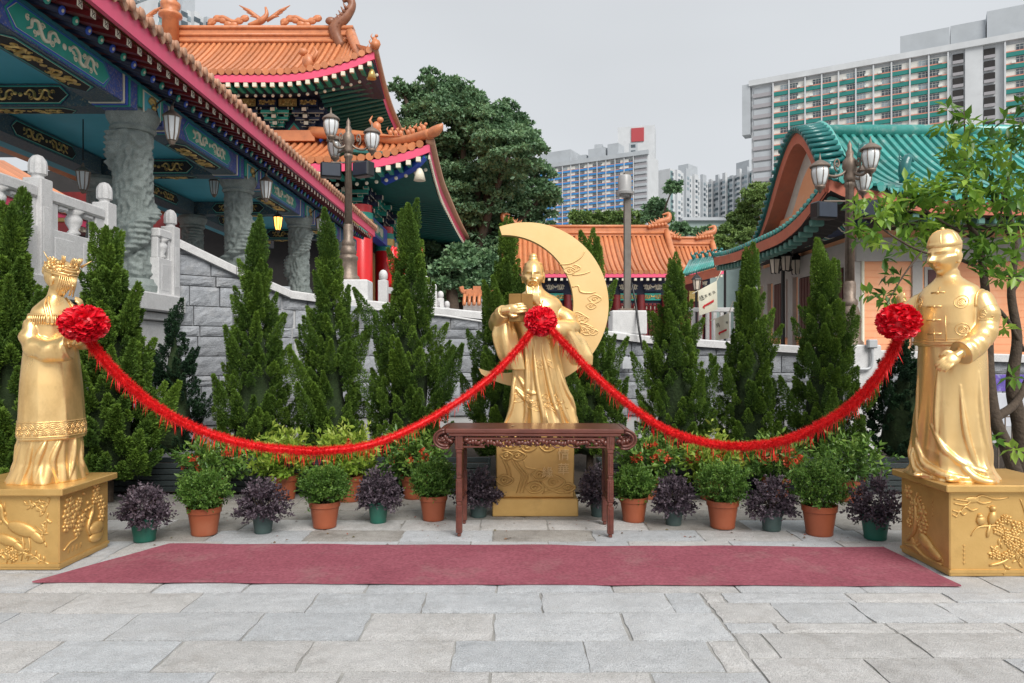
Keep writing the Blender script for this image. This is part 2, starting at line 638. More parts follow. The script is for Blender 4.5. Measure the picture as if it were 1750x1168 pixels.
carpet = based('carpet', c, CARPET, (0, 5.4, 0), label='long faded red carpet laid on the grey paving', cat='carpet')

# ---------------------------------------------------------------- relief helpers (raised gold work on pedestal faces)
def spiral(cx, cz, r, turns=1.6, a0=0., s=1, n=26, sq=.8):
    return [(cx + s * r * (1 - i / n) * math.cos(a0 + turns * 2 * PI * i / n), cz + sq * r * (1 - i / n) * math.sin(a0 + turns * 2 * PI * i / n)) for i in range(n + 1)]

class Relief:
    'collects raised lines on a face: F maps (u, v, out) to a point'
    def __init__(self, F):
        self.F = F
        self.m = MB()
    def line(self, pts, r=.008, n=6, smooth=4):
        if smooth and len(pts) > 2:
            pts = [(p.x, p.y) for p in catmull([(a, b, 0) for a, b in pts], (len(pts) - 1) * smooth + 1)]
        self.m.tube([self.F(a, b, .002) for a, b in pts], [r * .6, r, r, r * .6], n)
    def blob(self, u, v, ru, rv, h=.012, a=0.):
        rs = []
        n = 12
        for k, (q, hh) in enumerate(((1, -.004), (.92, .4), (.7, .75), (.35, .97), (.02, 1))):
            ring = []
            for i in range(n):
                t = 2 * PI * i / n
                x, y = ru * q * math.cos(t), rv * q * math.sin(t)
                ring.append(self.F(u + x * math.cos(a) - y * math.sin(a), v + x * math.sin(a) + y * math.cos(a), hh * h if k else -.004))
            rs.append(ring)
        self.m.rings(rs)
    def cloud(self, u, v, r, r2=.009):
        self.line(spiral(u, v, r * .62, 1.5), r2, smooth=0)
        self.blob(u, v, r * .14, r * .13, .014)
        out = [(u - r * 1.35, v + .1 * r), (u - r * .8, v + .55 * r), (u, v + .85 * r), (u + .85 * r, v + .5 * r), (u + 1.4 * r, v + .05 * r), (u + .8 * r, v - .55 * r), (u, v - .78 * r), (u - .75 * r, v - .55 * r), (u - r * 1.35, v + .1 * r)]
        self.line(out, r2)
    def flower(self, u, v, r):
        self.blob(u, v, r * .35, r * .35, .02)
        for k in range(6):
            t = k * PI / 3 + r * 20
            self.blob(u + .62 * r * math.cos(t), v + .62 * r * math.sin(t), r * .42, r * .34, .013, t)
        self.line(spiral(u, v, r * .7, 1.3, r * 30), .005, smooth=0)
    def twig(self, u, v, du, dv, n=6, r=.006, seed=0):
        q = random.Random(seed)
        p = [(u + du * i / n + q.uniform(-.012, .012), v + dv * i / n + q.uniform(-.012, .012)) for i in range(n + 1)]
        self.line(p, r)
        for a, b in p[1:]:
            t = q.uniform(0, 6.28)
            self.blob(a + .025 * math.cos(t), b + .025 * math.sin(t), .024, .01, .01, t)
            t += 2.2
            self.blob(a + .022 * math.cos(t), b + .022 * math.sin(t), .02, .009, .009, t)

def pedestal(name, x0, x1, y0, y1, h, label, side):
    root = empty(name, ((x0 + x1) / 2, (y0 + y1) / 2, 0), label, 'pedestal')
    m = MB()
    m.bevbox(((x0 + x1) / 2, (y0 + y1) / 2, (h - .05) / 2), (x1 - x0, y1 - y0, h - .05), .008)
    build('block', m, GOLD2, root, W=True)
    m = MB()
    m.bevbox(((x0 + x1) / 2, (y0 + y1) / 2, h - .025), (x1 - x0 + .1, y1 - y0 + .1, .05), .006)
    build('cap', m, GOLD2, root, W=True)
    m = MB()
    for (a, b, c_, d_) in ((x0 - .004, x1 + .004, y0 - .008, y0 + .01), (x0 - .008, x0 + .01, y0 - .004, y1 + .004), (x1 - .01, x1 + .008, y0 - .004, y1 + .004)):
        m.span((a, c_, .028), (b, d_, .05))
    build('base_moulding', m, GOLD2, root, W=True)
    return root

LP = (-4.1, -3.3, 5.29, 5.93, .6)
lped = pedestal('gold_pedestal', *LP, 'gold relief pedestal with cranes and a swan, carrying the bride statue', 1)
RP = (3.1, 3.92, 5.14, 5.78, .655)
rped = pedestal('gold_pedestal', *RP, 'gold relief pedestal with songbirds and peonies, carrying the groom statue', -1)
# left pedestal: crane panel to the front
f = Relief(lambda u, v, o: Vector((LP[0] + u, LP[2] - o, v)))
def crane(f, u, v, s):
    f.blob(u, v, .105 * s, .045 * s, .022, -.35)
    f.blob(u + .09 * s, v - .05 * s, .06 * s, .03 * s, .016, -.7)
    f.line([(u - .08 * s, v + .02 * s), (u - .12 * s, v + .07 * s), (u - .13 * s, v + .14 * s), (u - .16 * s, v + .17 * s)], .013 * s)
    f.blob(u - .155 * s, v + .17 * s, .024 * s, .016 * s, .016, 0)
    f.line([(u - .17 * s, v + .17 * s), (u - .235 * s, v + .145 * s)], .005, smooth=0)
    for k in (0, .04):
        f.line([(u + k * s, v - .03 * s), (u + (k + .01) * s, v - .12 * s), (u + (k - .005) * s, v - .2 * s)], .006, smooth=0)
    for k in range(5):
        f.line([(u - .04 * s + k * .03 * s, v + .02 * s), (u + .01 * s + k * .035 * s, v - .03 * s)], .005, smooth=0)
crane(f, .53, .3, 1.15)
crane(f, .42, .22, .9)
f.twig(.3, .12, .25, .02, 7, seed=3); f.twig(.12, .14, .2, .1, 7, seed=4); f.twig(.45, .15, .24, -.08, 6, seed=5)
f.twig(.55, .47, .18, .02, 7, seed=8); f.twig(.6, .5, .1, -.08, 5, seed=9); f.twig(.71, .42, -.03, -.2, 6, seed=10)
for k in range(9):
    f.line([(.16 + k * .03, .5), (.165 + k * .03, .5 - .05 - .02 * (k * 7 % 5))], .005, smooth=0)
    f.blob(.165 + k * .03, .43 - .02 * (k * 7 % 5), .01, .016, .008)
for k in range(7):
    f.flower(.14 + .055 * k + (k % 2) * .02, .09 + .03 * (k % 3), .03)
build('crane_relief', f.m, GOLD2, lped, W=True, smooth=True)
f = Relief(lambda u, v, o: Vector((LP[1] + o, LP[2] + u, v)))
for u, v, r in ((.12, .46, .06), (.09, .38, .055), (.2, .4, .06), (.15, .32, .05), (.27, .3, .055), (.22, .24, .05), (.47, .5, .055), (.52, .4, .05), (.55, .34, .05), (.08, .3, .045), (.54, .27, .045), (.24, .45, .04), (.45, .43, .045)):
    f.flower(u, v, r)
for u, v in ((.3, .5), (.35, .42), (.33, .37), (.42, .38), (.3, .34)):
    f.blob(u, v, .018, .012, .012, u * 30)
f.line([(.24, .42), (.3, .36), (.36, .3), (.4, .27)], .007)
f.line([(.05, .13), (.13, .17), (.2, .18), (.24, .24)], .009)
f.blob(.46, .2, .1, .055, .035); f.blob(.46, .13, .095, .045, .03)
f.line([(.38, .16), (.35, .22), (.38, .29), (.41, .34), (.4, .38), (.36, .37)], .017)
for k in range(6):
    f.line([(.4 + k * .03, .16), (.42 + k * .03, .13)], .006, smooth=0)
build('swan_relief', f.m, GOLD2, lped, W=True, smooth=True)
for k in range(4):
    f = Relief(lambda u, v, o: Vector((LP[1] + o, LP[2] + u, v)))
    u = .1 + .05 * k
    for q in range(3):
        f.line([(u, .1 + .012 * q), (u + .025, .104 + .012 * q)], .003, smooth=0)
    f.line([(u + .012, .092), (u + .014, .135)], .003, smooth=0)
    build('carved_character', f.m, GOLD2, lped, W=True, smooth=True)
# right pedestal: birds to the front, branch to the side
f = Relief(lambda u, v, o: Vector((RP[0] + u, RP[2] - o, v)))
for (v, a, b) in ((.55, .03, .42), (.52, .03, .3), (.47, .02, .2), (.44, .02, .12)):
    f.line([(a, v), (a + .3 * (b - a), v - .012), (a + .5 * (b - a), v + .025), (a + .75 * (b - a), v), (b, v + .012)], .008)
f.blob(.16, .545, .06, .025, .01)
f.blob(.3, .42, .032, .055, .028, -.25); f.blob(.305, .485, .024, .022, .026); f.line([(.29, .49), (.265, .497)], .006, smooth=0); f.line([(.285, .38), (.27, .31), (.265, .28)], .014, smooth=0)
f.blob(.22, .4, .036, .038, .025); f.blob(.215, .43, .022, .02, .022)
f.line([(.38, .37), (.27, .36), (.2, .35), (.15, .29)], .008)
f.line([(.5, .55), (.53, .47), (.55, .38), (.5, .3), (.45, .2)], .008)
for k in range(34):
    q = random.Random(k)
    f.flower(.3 + q.random() * .4 * (1 - k / 90), .13 + q.random() ** 1.2 * .3, q.uniform(.022, .038))
for k in range(9):
    f.twig(.3 + .05 * k, .14 + .02 * (k % 4), .05, .1 * (-1) ** k, 4, seed=60 + k)
f.line([(.42, .13), (.36, .1), (.28, .08)], .012)
for k in range(5):
    f.line([(.09, .22 - k * .03), (.115, .222 - k * .03)], .003, smooth=0)
    f.line([(.1, .23 - k * .03), (.1, .205 - k * .03)], .003, smooth=0)
build('songbird_relief', f.m, GOLD2, rped, W=True, smooth=True)
f = Relief(lambda u, v, o: Vector((RP[0] - o, RP[3] - u, v)))
f.line([(.05, .08), (.2, .09), (.35, .05), (.55, .06)], .016)
f.line([(.1, .12), (.2, .22), (.22, .34), (.2, .46)], .02)
f.line([(.2, .25), (.3, .35), (.32, .44)], .012)
for u, v, r in ((.1, .5, .06), (.18, .42, .055), (.3, .38, .06), (.33, .3, .05), (.15, .34, .05), (.25, .3, .045), (.3, .24, .05), (.12, .26, .04)):
    f.flower(u, v, r)
f.blob(.36, .17, .11, .05, .035, -.4); f.blob(.46, .12, .09, .04, .03, -.3)
f.line([(.3, .22), (.33, .27), (.3, .31)], .012)
for k in range(6):
    f.line([(.38 + k * .03, .2 - k * .015), (.42 + k * .03, .17 - k * .018)], .007, smooth=0)
f.twig(.08, .16, .16, -.04, 6, seed=90); f.twig(.2, .5, .1, -.1, 6, seed=91)
for k in range(4):
    f.line([(.42, .5 - k * .035), (.45, .497 - k * .035)], .003, smooth=0)
    f.line([(.435, .51 - k * .035), (.434, .482 - k * .035)], .003, smooth=0)
build('blossom_relief', f.m, GOLD2, rped, W=True, smooth=True)

# centre pedestal with clouds and characters
CX, CY = .225, 7.02
cped = empty('gold_pedestal', (CX, CY + .32, 0), 'gold cloud carved pedestal with raised characters behind the altar table', 'pedestal')
m = MB(); m.bevbox((CX + .0, CY + .32, .085), (.83, .68, .17), .008)
build('plinth', m, GOLD2, cped, W=True)
m = MB(); m.bevbox((CX, CY + .34, .505), (.76, .6, .67), .01)
build('block', m, GOLD2, cped, W=True)
f = Relief(lambda u, v, o: Vector((CX - .38 + u, CY + .04 - o, .17 + v)))
for u, v, r in ((.135, .55, .075), (.31, .5, .06), (.1, .41, .045), (.21, .41, .055), (.5, .5, .06), (.42, .22, .06), (.08, .17, .06), (.37, .1, .065), (.55, .15, .085), (.7, .1, .05), (.36, .56, .04)):
    f.cloud(u, v, r, .013)
f.line([(.25, .6), (.25, .5), (.18, .46), (.06, .47)], .011)
f.line([(.45, .63), (.38, .58), (.33, .55)], .012)
for k in range(3):
    f.line([(.15 + .025 * k, .37), (.19 + .028 * k, .3), (.25 + .03 * k, .22), (.22 + .03 * k, .1), (.2 + .03 * k, .05)], .009)
f.line([(.06, .38), (.1, .3), (.12, .2)], .01); f.line([(.09, .38), (.13, .3), (.15, .2)], .009)
f.line([(.27, .37), (.29, .3), (.38, .28), (.42, .25)], .01)
f.line([(.45, .04), (.55, .07), (.62, .05), (.72, .05)], .012)
f.line([(.4, .18), (.45, .1), (.47, .06)], .012)
build('cloud_relief', f.m, GOLD2, cped, W=True, smooth=True)
for s, u, v, sz in (('情', .655, .415, .12), ('華', .655, .275, .12), ('緣', .5, .245, .11)):
    me = text_mesh(s, sz, MOONG, .016)
    link('raised_character', me, cped, loc=(-.38 + u, -.32 + .04 - .006, .17 + v), rot=(R(90), 0, 0))

# ---------------------------------------------------------------- altar table
T = empty('altar_table', (.2, 6.48, 0), 'dark rosewood altar table with scroll ends and pierced carved apron', 'table', rz=R(-1.5))
TW, TD, TH = .87, .27, .93
m = MB()
m.bevbox((0, 0, TH - .02), (2 * TW - .2, 2 * TD, .04), .008)
build('table_top', m, WOOD, T)
m = MB(); m.bevbox((0, -TD + .012, TH - .052), (2 * TW - .26, .022, .022), .004); m.bevbox((0, -TD + .03, TH - .085), (1.2, .03, .02), .004)
build('edge_moulding', m, WOOD, T)
for s in (-1, 1):
    m = MB()
    path = [(s * (TW - .1 + .0), 0)]
    for k in range(15):
        a = PI / 2 - k / 14 * PI * 1.12
        path.append((s * (TW - .1 + .1 * math.cos(a)), .086 * math.sin(a) - .086))
    # scroll strip: a curved slab following the path, full table depth
    rs = []
    for i, (x, z) in enumerate(path[1:]):
        a = PI / 2 - i / 14 * PI * 1.12
        n_ = (s * math.cos(a), math.sin(a))
        rs.append([(x + n_[0] * o, y, TH + z + n_[1] * o) for o, y in ((-.04, -TD), (-.0, -TD), (-.0, TD), (-.04, TD))])
    m.rings(rs)
    sc = build('scroll_end', m, WOOD, T)
    m = MB()
    for o in (-.004, -.028):
        m.tube([(x + s * math.cos(PI / 2 - i / 14 * PI * 1.12) * o, -TD - .003, TH + z + math.sin(PI / 2 - i / 14 * PI * 1.12) * o) for i, (x, z) in enumerate(path[1:])], .009, 6)
    build('bead', m, WOOD, sc, smooth=True)
def carved(name, x0, x1, z0, z1, n, seed, parent, y):
    'pierced carving: fruit, leaves and stems between two edges'
    q = random.Random(seed)
    m = MB()
    N = int((x1 - x0) / .045)
    for k in range(n):
        x = x0 + (x1 - x0) * (k + .5) / n
        z = q.uniform(z0 + .03, z1 - .025)
        t = q.uniform(0, PI)
        M = Matrix.Rotation(t, 3, 'Y')
        m.ball((x, y + q.uniform(-.012, .0), z), (.026, .016, .017), 8, 6, M=M)
        pts = [(x, y, z)]
        for j in range(3):
            pts.append((pts[-1][0] + q.uniform(-.05, .05), y + q.uniform(-.005, .008), min(z1, max(z0, pts[-1][2] + q.uniform(-.05, .05)))))
        m.tube(catmull(pts, 8), .006, 5)
        for j in range(3):
            M = Matrix.Rotation(q.uniform(0, PI), 3, 'Y')
            m.ball((x + q.uniform(-.035, .035), y + q.uniform(-.004, .01), q.uniform(z0 + .015, z1 - .01)), (.02, .006, .009), 6, 4, M=M)
    return build(name, m, WOOD, parent, smooth=True)
carved('pierced_apron', -.6, .62, TH - .16, TH - .07, 46, 2, T, -TD + .035)
carved('scroll_carving', -TW + .03, -.7, TH - .15, TH - .04, 9, 3, T, -TD + .04)
carved('scroll_carving', .72, TW - .03, TH - .15, TH - .04, 9, 4, T, -TD + .04)
carved('pierced_apron', -.6, .6, TH - .15, TH - .06, 24, 5, T, TD - .04)
for x in (-.54, .56):
    m = MB(); m.bevbox((x, -TD + .035, TH - .158), (.2, .02, .014), .003)
    build('apron_rail', m, WOOD, T)
for s in (-1, 1):
    for y, nm in ((-TD + .04, 1), (TD - .04, 1)):
        m = MB()
        segs = [(.0, .03, .03), (.03, .27, .052), (.27, .3, .04), (.3, .5, .052), (.5, .53, .04), (.53, .72, .046), (.72, .75, .052), (.75, TH - .05, .066)]
        for z0, z1, w in segs:
            m.bevbox((s * .65, y, (z0 + z1) / 2), (w * 1.05, .06 if w > .035 else .045, z1 - z0), .006)
        lg = build('leg', m, WOOD, T)
        m = MB()
        yy = y - .031 if y < 0 else y + .031
        for z0, z1 in ((.05, .25), (.32, .48), (.55, .7), (.77, .87)):
            m.bevbox((s * .65, yy, (z0 + z1) / 2), (.02, .008, z1 - z0), .003)
        build('leg_bead', m, WOOD, lg)
    for z in (.3, .72):
        m = MB()
        m.bevbox((s * .65, 0, z), (.035, 2 * TD - .13, .05), .005)
        build('side_stretcher', m, WOOD, T)
    m = MB(); m.bevbox((s * .65, 0, .51), (.014, 2 * TD - .13, .375), .003)
    build('side_panel', m, WOOD, T)
lm = MB()
lm.add([(0, 0, 0), (.012, .01, .006), (.045, 0, .002), (.012, -.01, .006)], [(0, 1, 2), (0, 2, 3)])
lm.add([(0, 0, -.001), (.012, .01, .005), (.045, 0, .001), (.012, -.01, .005)], [(0, 2, 1), (0, 3, 2)])
o = build('fallen_leaf', lm, mat('dry_leaf', (.6, .5, .3), rough=.7), loc=(-.01, 6.45, TH + .001))
tag(o, 'pale dry leaf lying on the altar table top', 'leaf')
# ---------------------------------------------------------------- potted plants
def pot(parent, r, h, m, name='pot'):
    q = MB()
    prof = [(r * .72, 0), (r * .76, .012), (r * .75, .03), (r * .92, h * .78), (r * .985, h * .8), (r * 1.0, h * .97), (r * 1.02, h), (r * .93, h), (r * .9, h * .82), (r * .3, h * .8)]
    q.lathe(prof, 28)
    p = build(name, q, m, parent, smooth=True, sharp=35)
    s = MB()
    s.lathe([(0.001, h * .86), (r * .9, h * .86), (r * .9, h * .8)], 20, cap=False)
    s.lathe([(0.001, h * .861), (r * .6, h * .87), (r * .91, h * .86)], 20, cap=False)
    build('soil', s, SOIL, p)
    return p

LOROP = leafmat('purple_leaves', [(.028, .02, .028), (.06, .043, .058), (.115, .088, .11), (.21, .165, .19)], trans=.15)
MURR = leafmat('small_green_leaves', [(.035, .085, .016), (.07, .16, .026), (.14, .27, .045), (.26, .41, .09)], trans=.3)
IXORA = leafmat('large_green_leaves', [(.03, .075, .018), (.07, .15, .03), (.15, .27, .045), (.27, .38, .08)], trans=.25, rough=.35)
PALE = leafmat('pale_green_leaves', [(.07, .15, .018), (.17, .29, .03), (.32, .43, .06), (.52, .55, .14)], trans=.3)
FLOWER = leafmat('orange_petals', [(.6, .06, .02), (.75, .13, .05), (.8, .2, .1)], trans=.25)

def stems(parent, n, z0, spread, h, seed, r=.005):
    q = random.Random(seed)
    m = MB()
    for k in range(n):
        a = q.uniform(0, 6.28)
        m.tube(catmull([(.02 * math.cos(a), .02 * math.sin(a), z0), (spread * .4 * math.cos(a), spread * .4 * math.sin(a), z0 + h * .4), (spread * math.cos(a + .3), spread * math.sin(a + .3), z0 + h * q.uniform(.7, 1))], 6), [r, r * .5], 5)
    build('stems', m, BARK, parent)

def bush(parent, name, z0, R_, H, n, leaf, m, seed, aspect=.5, tiers=0, droop=0., spiky=.12):
    'leaves grouped in sprigs over an uneven, gappy dome'
    g_ = np.random.default_rng(seed)
    ns = n // 14
    U = unit_sphere(g_, ns)
    rad = (.55 + .45 * g_.random(ns) ** .5)
    lump = 1 + spiky * g_.normal(size=ns)
    C = U * (rad * lump)[:, None] * np.array([R_, R_, H / 2])
    if tiers:
        lev = np.floor((C[:, 2] / H + .5) * tiers)
        C[:, 2] = (lev / tiers - .5 + .4 / tiers) * H + g_.normal(size=ns) * .012
    C[:, 2] += z0 + H / 2
    if droop:
        rr = np.hypot(C[:, 0], C[:, 1]) / R_
        C[:, 2] -= droop * rr ** 2
    C[:, 2] = np.maximum(C[:, 2], z0 - .03)
    D0 = C - np.array([0, 0, z0 + H * .15])
    D0 /= np.linalg.norm(D0, axis=1, keepdims=True)
    k = 14
    t = np.tile(np.linspace(-.6, 1, k), ns)
    CC = np.repeat(C, k, 0) + np.repeat(D0, k, 0) * (t * leaf * 1.7)[:, None]
    DD = np.repeat(D0, k, 0) * .7 + g_.normal(size=(ns * k, 3)) * .75
    CC += g_.normal(size=CC.shape) * leaf * .25
    sz = leaf * (.65 + .6 * g_.random(ns * k))
    cl = np.repeat(g_.random(ns), k)
    leaf_tone = np.clip(.25 * g_.random(ns * k) + .45 * cl + .18 * (t + .6) / 1.6 + .2 * (np.repeat(U[:, 2], k) * .5 + .2), 0, 1)  # tone also rises toward sprig tips and the top of the dome
    me = leaf_mesh(name, CC, DD, sz, m, aspect=aspect, rng=g_, leaf_tone=leaf_tone)
    return link(name, me, parent)

def flowers(parent, R_, H, z0, n, seed):
    g_ = np.random.default_rng(seed)
    for k in range(n):
        u = unit_sphere(g_, 1)[0]
        u[2] = abs(u[2]) * .8
        u[1] = -abs(u[1])
        c = np.array([u[0] * R_, u[1] * R_, z0 + H / 2 + u[2] * H / 2])
        P = c + g_.normal(size=(46, 3)) * .018
        D = unit_sphere(g_, 46) + u * .8
        link('flower_cluster', leaf_mesh('flower_cluster', P, D, .024 + .012 * g_.random(46), FLOWER, aspect=.7, rng=g_), parent)

PURP = [(235, 930, .115, .2, .2, .3, 'g'), (443, 915, .1, .19, .19, .27, 'd'), (643, 897, .1, .2, .18, .27, 'g'), (817, 887, .1, .19, .17, .27, 'd'), (1026, 886, .1, .19, .17, .27, 'd'), (1155, 901, .095, .18, .18, .29, 'd'), (1326, 911, .105, .2, .18, .27, 'd'), (1508, 927, .12, .21, .19, .29, 'g')]
plab = ['purple leaved shrub in green pot beside the crane pedestal', 'drooping purple leaved shrub in dull green pot before an open backed green bush',
        'purple leaved shrub in bright green pot between two terracotta pots', 'purple leaved shrub in green pot beside the left table leg',
        'purple leaved shrub in green pot behind the right table leg', 'layered purple leaved shrub in dull pot, first past the right table leg',
        'dark purple leaved shrub in dark green pot between two round green shrubs', 'sparse dark shrub with bare stems in green pot beside the songbird pedestal']
for i, (x, y, r, h, R_, H, c_) in enumerate(PURP):
    d = gd(y)
    p = px(x, y, d)
    p.y += r
    root = empty('potted_shrub', (p.x, p.y, 0), plab[i], 'potted plant', 'purple shrubs in green pots', rz=i * 1.3)
    pot(root, r, h, POTG if c_ == 'g' else POTG2)
    stems(root, 9, h * .8, R_ * .7, H * .7, i)
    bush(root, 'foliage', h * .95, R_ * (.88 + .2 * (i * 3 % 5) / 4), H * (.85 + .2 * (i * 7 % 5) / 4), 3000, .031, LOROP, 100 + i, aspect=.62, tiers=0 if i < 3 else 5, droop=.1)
GRN = [(337, 920, .145, .24, .22, .34), (548, 907, .14, .235, .2, .34), (738, 894, .135, .235, .2, .31), (1087, 896, .135, .23, .2, .31), (1243, 908, .145, .25, .2, .37), (1413, 921, .15, .26, .22, .38)]
glab = ['round green shrub in terracotta pot, nearest to the crane pedestal', 'dense round green shrub in terracotta pot under the sagging garland',
        'green shrub in terracotta pot beside the left scroll of the table', 'green shrub in terracotta pot beside the right scroll of the table',
        'tall loose green shrub in terracotta pot in front of the orange ixora', 'broad green shrub in large terracotta pot near the songbird pedestal']
for i, (x, y, r, h, R_, H) in enumerate(GRN):
    d = gd(y)
    p = px(x, y, d)
    p.y += r
    root = empty('potted_shrub', (p.x, p.y, 0), glab[i], 'potted plant', 'green shrubs in terracotta pots', rz=i * .9)
    pot(root, r, h, POTR)
    stems(root, 8, h * .8, R_ * .6, H * .6, 50 + i)
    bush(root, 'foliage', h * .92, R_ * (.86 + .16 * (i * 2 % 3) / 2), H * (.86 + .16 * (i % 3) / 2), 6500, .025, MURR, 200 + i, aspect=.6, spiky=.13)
BACK = [(350, 862, .16, .24, .27, .34, IXORA, 6, 'broad ixora bush with few orange flowers in terracotta pot'), (478, 858, .15, .26, .23, .4, PALE, 1, 'bright yellow green bush in terracotta pot under the garland'),
        (590, 861, .15, .27, .24, .43, PALE, 1, 'tall yellow green bush in terracotta pot near the table'), (705, 856, .15, .25, .24, .38, IXORA, 9, 'ixora bush with orange flowers behind the left table scroll'),
        (1108, 856, .15, .25, .24, .38, IXORA, 10, 'ixora bush with orange flowers behind the right table scroll'), (1222, 858, .15, .25, .22, .36, PALE, 7, 'pale variegated bush with orange flowers behind the tall loose shrub'),
        (1335, 860, .15, .25, .24, .36, IXORA, 14, 'ixora bush covered in orange flowers behind the dark purple shrub'), (1465, 862, .15, .25, .27, .38, IXORA, 0, 'flowerless dark green bush with broad leaves near the songbird pedestal')]
for i, (x, y, r, h, R_, H, m_, nf, lb) in enumerate(BACK):
    d = gd(y)
    p = px(x, y, d)
    p.y += r
    root = empty('potted_bush', (p.x, p.y, 0), lb, 'potted plant', 'flowering bushes in the back row')
    pot(root, r, h, POTR)
    stems(root, 7, h * .8, R_ * .6, H * .6, 80 + i, .007)
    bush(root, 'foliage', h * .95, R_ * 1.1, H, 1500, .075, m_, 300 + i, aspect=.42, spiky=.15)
    flowers(root, R_, H, h * .95, nf, 400 + i)

# dark slatted planter boxes behind the pots
for k, (xa, xb) in enumerate(((-4.9, -2.15), (-2.1, -.25), (1.0, 2.7), (2.75, 4.9))):
    lb = ['dark slatted timber planter box beside the bride statue', 'dark slatted timber planter box left of the gold cloud pedestal', 'dark slatted timber planter box right of the gold cloud pedestal', 'dark slatted timber planter box beside the groom statue'][k]
    root = empty('planter_box', ((xa + xb) / 2, 8.3, 0), lb, 'planter', 'slatted planter boxes')
    w = xb - xa
    sl = MB(); sl.bevbox((0, 0, 0), (w, .024, .058), .005)
    me = sl.mesh('slat', SLAT)
    for j in range(5):
        for y in (-.14, .3):
            link('slat', me, root, loc=(0, y, .045 + j * .066))
    e = MB(); e.bevbox((0, 0, 0), (.024, .41, .058), .005)
    me = e.mesh('end_slat', SLAT)
    for j in range(5):
        for x in (-w / 2 + .014, w / 2 - .014):
            link('end_slat', me, root, loc=(x, .08, .045 + j * .066))
    s = MB(); s.box((0, .08, .14), (w - .06, .4, .28))
    build('soil', s, SOIL, root)

# ---------------------------------------------------------------- cypress trees
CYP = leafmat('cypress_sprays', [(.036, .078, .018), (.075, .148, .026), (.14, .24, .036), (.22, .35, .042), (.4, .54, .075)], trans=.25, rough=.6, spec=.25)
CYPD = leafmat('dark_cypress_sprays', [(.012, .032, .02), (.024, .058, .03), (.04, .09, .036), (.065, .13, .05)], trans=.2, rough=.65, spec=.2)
CORE = mat('cypress_dark_core', (.03, .055, .016), (.016, .03, .01), rough=1, scale=10, bump=1, bscale=30)
def cypress(x, ytop, d, wpx, label, seed, nplume=240, m=CYP, leaf=.026, loose=0., shape=0.):
    base = Vector(((x - 875) * d / FOC, d, .25))
    H = EYE + (HOR - ytop) * d / FOC - .25
    Rm = wpx * d / FOC / 2 * (.93 + .1 * math.sin(seed * 2.3))
    g_ = np.random.default_rng(seed)
    root = empty('cypress_tree', base, label, 'tree', 'cypress trees along the stone wall')
    t = MB(); t.tube([(0, 0, -.25), (.01, 0, H * .4), (0, .01, H * .85)], [.05, .03, .008], 8)
    build('trunk', t, BARK, root)
    tp = .75 + .6 * g_.random()
    prof = lambda f: np.interp(f, [0, .08, .2, .4, .6, .75, .88, 1], [.72, 1.0, .98, .8 ** tp, .53 ** tp, .3 ** tp, .14, .03])
    cm = MB()
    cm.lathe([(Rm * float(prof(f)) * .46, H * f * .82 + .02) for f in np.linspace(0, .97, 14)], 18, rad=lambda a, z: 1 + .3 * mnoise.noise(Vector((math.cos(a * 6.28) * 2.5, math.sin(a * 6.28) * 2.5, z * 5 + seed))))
    build('dark_core', cm, CORE, root, smooth=True)  # solid core added to block see-through; dark colour stands for inner shade
    Pl, Dl, Sl, Rl = [], [], [], []
    nsh = int(10 + 8 * g_.random())
    for k in range(nplume + nsh):
        f = (k + g_.random()) / nplume
        f = 1 - (1 - min(1, f)) ** .72 if k % 7 else g_.random()
        if k >= nplume: f = .2 + .58 * g_.random()
        a = k * 2.39996 + g_.normal() * .35
        long_ = g_.random() < .12
        r = Rm * float(prof(f)) * (.62 + .36 * g_.random())
        ln = (.13 + .1 * g_.random()) * (H / 3.0) * (1.9 if long_ else 1)
        if f > .85: ln *= 1.5
        out = .3 + .3 * g_.random() + loose * g_.random()
        if f > .85: out *= .4
        if k >= nplume:          # side leaders: long flames standing off the cone
            ln = (.45 + .3 * g_.random()) * H / 3.0 * (1.15 - .5 * f); out = .26 + .3 * g_.random(); r = Rm * float(prof(f)) * (.8 + .35 * g_.random()); long_ = False
            if seed == 6 and k == nplume: a, f, ln, out = 3.3, .52, .8, .55
        ax = np.array([math.cos(a) * out, math.sin(a) * out, 1.0]); ax /= np.linalg.norm(ax)
        b = np.array([math.cos(a) * r * .88, math.sin(a) * r * .88, f * H * .93 - ln * .2])
        pr = ln * (.4 - .08 * g_.random()) * (.6 if long_ or f > .85 else 1) * (.5 if k >= nplume else 1)
        n = int(2600 * ln * (pr / .08)) + 60
        s = g_.random(n)
        rr = pr * np.interp(s, [0, .25, .55, 1], [.75, 1, .72, .06]) * (g_.random(n) ** .35)
        th = g_.random(n) * 2 * PI
        u = np.cross(ax, [0, 0, 1.]); u = u / (np.linalg.norm(u) + 1e-6)
        v = np.cross(ax, u)
        rad = np.cos(th)[:, None] * u + np.sin(th)[:, None] * v
        P = b + ax * (s * ln)[:, None] + rad * rr[:, None]
        P[:, 2] = np.maximum(P[:, 2], .01)
        D = ax * .9 + rad * (.75 + .4 * loose) + g_.normal(size=(n, 3)) * .35
        Pl.append(P); Dl.append(D)
        Sl.append(leaf * (.6 + .7 * g_.random(n)))
        Rl.append(np.clip(.2 * g_.random(n) + .3 * (rr / pr) ** 2 + .38 * s ** 1.5 + .3 * (g_.random() - .45), 0, 1))  # sprays painted lighter toward tips and outer faces, imitating lit tips
    P, D = np.concatenate(Pl), np.concatenate(Dl)
    me = leaf_mesh('crown', P, D, np.concatenate(Sl), m, aspect=.42, rng=g_, leaf_tone=np.concatenate(Rl))
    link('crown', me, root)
    return root
